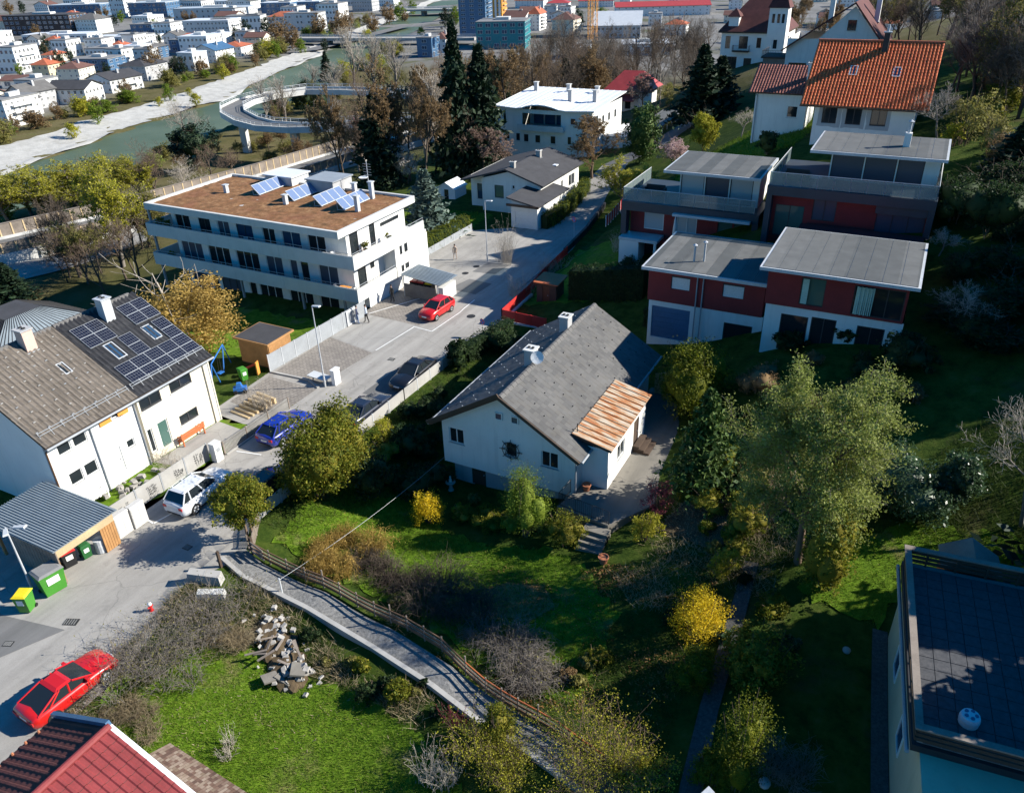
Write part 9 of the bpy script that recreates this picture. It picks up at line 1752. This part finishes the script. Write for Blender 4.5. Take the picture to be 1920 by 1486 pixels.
for k in range(54):
    y = rg.uniform(60,320); x = float(river_mid(y))+rg.uniform(33,44); lf = rg.choice(['leaf_yellowgreen','bud_olive','leaf_spring','bud_olive']); h = rg.uniform(3,6)
    if (x+133)**2+(y-155)**2 > 30**2: blob_tree('bank_bush', {'leaf_yellowgreen':'yellow-green bush on the near river bank','bud_olive':'olive bush on the near river bank','leaf_spring':'pale green bush on the near river bank'}[lf], x, y, h, h*rg.uniform(.9,1.4), lf, 'bush', (60,26), 1.2, .42, .45, .44, 'bark_brown', 'bushes on the near river bank', 'shrub', .4)

for i, (x, y, z, h, lb) in enumerate(((-70.2,54.6,4.57,1.5,'potted plant at the left end of the upper apartment balcony'), (-68.9,54.5,4.57,1.1,'smaller potted plant on the upper balcony beside the left end'), (-46.0,57.6,4.57,.9,'potted plant on the end terrace of the apartment block'), (-45.6,60.8,4.57,.8,'low potted plant on the end terrace further back'), (-69.6,54.6,1.37,1.0,'potted plant at the left end of the lower balcony'))):
    o = shrub('potted_plant', lb, x, y, h, h*.9, 'leaf_laurel', 700, .11, i, 6, cat='plant'); o.location.z = z+.3
    m = MB(); m.lathe([(.16,-.3),(.24,.05),(.26,.05),(.26,.1),(.2,.1)],12,'terracotta'); m.build('pot', o)

# ---------------------------------------------------------------- the town beyond the river
WM = {}
def town_window(w, h, gm):
    k = (w, h, gm)
    if k not in WM:
        m = MB(); m.box(-w/2,w/2,-.06,.02,0,h,'frame_white'); 
        for s in (-1,1): m.box(s*w/4-w/4+.05,s*w/4+w/4-.05,-.075,-.06,.06,h-.06,gm)
        WM[k] = m.mesh('window')
    return WM[k]
rf = random.Random(8)
while len(CITY) < 178:
    x, y = (rf.uniform(-640,-300), rf.uniform(210,640)) if len(CITY) < 92 else (rf.uniform(-230,-10), rf.uniform(400,640)) if len(CITY) > 149 else (rf.uniform(-430,-225), rf.uniform(125,330))
    if (x > float(river_mid(y))-(60 if len(CITY) < 92 else 38) and len(CITY) < 150) or any((x-c[0])**2+(y-c[1])**2 < (c[3]*.6+(13 if len(CITY) < 92 else 7))**2 for c in CITY): continue
    k = rf.choice([('flat','render_white','felt_grey'),('hip','render_white','tile_terracotta'),('gable_x','render_cream','tile_brown'),('flat','render_white','sheet_white'),('flat','concrete_pale','felt_grey'),('gable','render_white','tile_grey')])
    CITY.append((x,y,-10.5,rf.uniform(10,22) if len(CITY) < 92 else rf.uniform(6.5,10),rf.uniform(10,14) if len(CITY) < 92 else rf.uniform(7,10),rf.uniform(6,10) if len(CITY) < 92 else rf.uniform(5,7.5),*k,3 if rf.random() < .5 else 2,rf.uniform(2,26),near(x, y, {'flat':'small flat-roofed building','hip':'small red-roofed white house','gable_x':'small brown-roofed cream house','gable':'small grey-gabled white house'}[k[0]]),'small buildings of the far town'))
for x, y, z, w, d, h, roof, wm, rm, st, rot, lb, *gr in CITY:
    o = thing('town_building', lb, 'building', (x,y,z), R(rot), gr[0] if gr else None); a, b = w/2, d/2; hw = h if roof == 'flat' else h*.72 if roof != 'shed' else h*.55
    m = MB(); m.box(-a,a,-b,b,-1,hw,wm)
    if roof == 'gable': m.poly([(-a,-b,hw),(a,-b,hw),(0,-b,h)], wm); m.poly([(a,b,hw),(-a,b,hw),(0,b,h)], wm)
    if roof == 'gable_x': m.poly([(a,-b,hw),(a,b,hw),(a,0,h)], wm); m.poly([(-a,b,hw),(-a,-b,hw),(-a,0,h)], wm)
    if roof == 'shed': m.poly([(-a,b,hw),(-a,-b,hw),(-a,b,h)], wm); m.poly([(a,-b,hw),(a,b,hw),(a,b,h)], wm); m.poly([(a,b,hw),(-a,b,hw),(-a,b,h),(a,b,h)], wm)
    m.build('wall', o); m = MB(); e = .5
    if roof == 'flat': m.box(-a-.15,a+.15,-b-.15,b+.15,hw,hw+.35,rm); (m.box(-a*.3,a*.25,-b*.2,b*.4,hw+.35,hw+1.4,'concrete_pale') if int(abs(x)) % 3 else m.box(a*.1,a*.8,-b*.5,b*.1,hw+.35,hw+.9,'felt_grey'))
    elif roof == 'gable': 
        k = (h-hw)/a; slab(m,(a+e,-b-e,hw-k*e),(a+e,b+e,hw-k*e),(0,-b-e,h+.1),.2,rm); slab(m,(-a-e,b+e,hw-k*e),(-a-e,-b-e,hw-k*e),(0,b+e,h+.1),.2,rm)
    elif roof == 'gable_x':
        k = (h-hw)/b; slab(m,(-a-e,-b-e,hw-k*e),(a+e,-b-e,hw-k*e),(-a-e,0,h+.1),.2,rm); slab(m,(a+e,b+e,hw-k*e),(-a-e,b+e,hw-k*e),(a+e,0,h+.1),.2,rm)
    elif roof == 'shed': slab(m,(-a-e,-b-e,hw),(a+e,-b-e,hw),(-a-e,b+e,h+.2),.25,rm)
    else:
        r_ = min(a,b)*.85; t0, t1 = ((-a-e+r_+e,0,h),(a+e-r_-e,0,h)) if a >= b else ((0,-b+r_,h),(0,b-r_,h)); q = [(-a-e,-b-e,hw-.1),(a+e,-b-e,hw-.1),(a+e,b+e,hw-.1),(-a-e,b+e,hw-.1)]
        if a >= b: F = [[q[0],q[1],t1,t0],[q[1],q[2],t1],[q[2],q[3],t0,t1],[q[3],q[0],t0]]
        else: F = [[q[0],q[1],t0],[q[1],q[2],t1,t0],[q[2],q[3],t1],[q[3],q[0],t0,t1]]
        for f in F: m.poly(f, rm)
    ro = m.build('roof', o)
    if roof in ('hip','gable','gable_x') and w < 20: m = MB(); m.box(a*.3,a*.3+.7,-.2,.5,h*.8,h+.7,'render_grey'); m.build('chimney', ro)
    fh = hw/st; big = wm in ('blue_clad','brown_clad','teal_clad') or st == 1; ww, wh = (min(2.2,fh*1.1), fh*.55) if big else (min(1.0,fh*.36), fh*.42); gap = 3.4 if big else max(1.9, ww*2)
    if wm == 'orange_clad': gap = 4
    me = town_window(round(ww,1), round(wh,1), 'glass_blue' if big else 'glass')
    rr = random.Random(int(abs(x)))
    for s in range(st):
        n = min(14, max(1, int(w/gap))); 
        for k in range(n):
            if rr.random() < .92: link('window', me, o, (-a+(k+.5)*w/n, -b-.02, s*fh+fh*.28))
        n = min(6, max(1, int(d/gap)))
        for k in range(n):
            if rr.random() < .9: link('window', me, o, (a+.02, -b+(k+.5)*d/n, s*fh+fh*.28), R(90))
    if 'balcon' in lb or st >= 8 or 'apartment' in lb:
        for s in range(1, st):
            m = MB(); m.box(a+.02,a+1.1,-b*.6,b*.6,s*fh-.15,s*fh,'concrete_pale'); m.box(a+1.0,a+1.1,-b*.6,b*.6,s*fh,s*fh+.8,'orange_clad' if wm == 'orange_clad' else wm); m.build('balcony', o)
    if wm == 'orange_clad':
        for k in range(4): m = MB(); m.box(-a+.4+k*w/4,-a+.4+k*w/4+w/8,-b-.3,-b-.05,0,hw,'render_white'); m.build('facade_stripe', o)
TLAB = {'dark':('evergreen_tree','dark evergreen tree between the town houses','needle_dark','tpine'),'brown':('budding_tree','brown budding tree between the town houses','bud_brown','tbrown'),'lime':('green_tree','fresh green tree near the river edge of the town','leaf_lime','tlime'),'yellow':('yellow_bush','yellow-green bush at the river edge of the town','leaf_yellowgreen','tyell')}
for k, x, y, h in CITY_TREES:
    nm, lb, lf, key = TLAB[k]; h = max(3, h); blob_tree(nm, near(x, y, lb.split(' between')[0].split(' near')[0].split(' at the')[0]), x, y, h, h*(.62 if k == 'dark' else .8), lf, key, (60,34), 1.1, .5, .52, .45, 'bark', 'town trees, '+k, 'tree', .45)
rg = random.Random(5)
for k in range(150):
    x = rg.uniform(-560,-235); y = rg.uniform(140,520)
    if x > float(river_mid(y))-45 or any((x-c[0])**2+(y-c[1])**2 < (c[3]*.6+7)**2 for c in CITY): continue
    t = rg.choice(['dark','brown','brown','lime']); nm, lb, lf, key = TLAB[t]; h = rg.uniform(4,8); blob_tree(nm, near(x, y, lb.split(' between')[0].split(' near')[0].split(' at the')[0]), x, y, h, h*rg.uniform(.6,.9), lf, key, (60,34), 1.1, .5, .52, .45, 'bark', 'town trees, '+t, 'tree', .45)
def crane(lb, x, y, h, ang):
    o = thing('tower_crane', lb, 'crane', (x,y,-10.5)); m = MB(); s = .8
    for sx in (-s,s):
        for sy in (-s,s): m.tube((sx,sy,0),(sx,sy,h),.14,n=4,m='orange_clad')
    for k in range(int(h/2)): z = k*2; m.tube((-s,-s,z),(s,-s,z+2),.09,n=3,m='orange_clad'); m.tube((s,-s,z),(s,s,z+2),.09,n=3,m='orange_clad'); m.tube((-s,s,z),(-s,-s,z+2),.09,n=3,m='orange_clad')
    m.build('mast', o); m = MB(); d = Vector((math.cos(ang),math.sin(ang),0))
    for off in ((0,0,0),(0,0,1.4)): m.tube(tuple(d*-10+Vector((0,0,h))+Vector(off)),tuple(d*32+Vector((0,0,h))+Vector(off)*.6),.14,n=4,m='orange_clad')
    for k in range(20): m.tube(tuple(d*(k*1.6)+Vector((0,0,h))),tuple(d*(k*1.6+.8)+Vector((0,0,h+1.2))),.07,n=3,m='orange_clad')
    m.build('jib', o); m = MB(); m.box(-1,1,-1,1,h-2.4,h-.2,'frame_white'); m.build('cab', o); m = MB(); c = d*-9+Vector((0,0,h-1)); m.box(c.x-1,c.x+1,c.y-1,c.y+1,c.z-1.5,c.z+.8,'concrete'); m.build('counterweight', o)
crane('orange tower crane left of the slanted grey hall', -151, 372, 42, 2.2); crane('orange tower crane in front of the slanted grey hall', -135, 338, 44, 1.2)
# town streets and cars
for k, pts in enumerate(([(-520,250),(-420,262),(-300,290),(-262,305)], [(-330,175),(-290,250),(-262,305),(-285,420)], [(-480,330),(-420,420),(-380,520)], [(-140,300),(-150,380),(-210,520)])):
    L_, R_ = ribbon(pts, 4, 4); mb = MB()
    for i in range(len(pts)-1): mb.poly([(*R_[i],-10.44-.004*k),(*R_[i+1],-10.44-.004*k),(*L_[i+1],-10.44-.004*k),(*L_[i],-10.44-.004*k)], 'asphalt_patch')
    mb.build('town_road', kind='structure')
for k, (x, y, pt, lb) in enumerate(((-92,128,'paint_white','white car on the expressway near the ramp'), (-110,139.5,'paint_red','red car driving on the curved ramp'), (-118,158,'paint_white','white car parked under the bare trees by the ramp'))):
    make_car(lb, x, y, R(110) if k != 1 else R(150), pt, 'hatch', z=(-3.28,-2.92,tz(-118,158))[k], group=None)
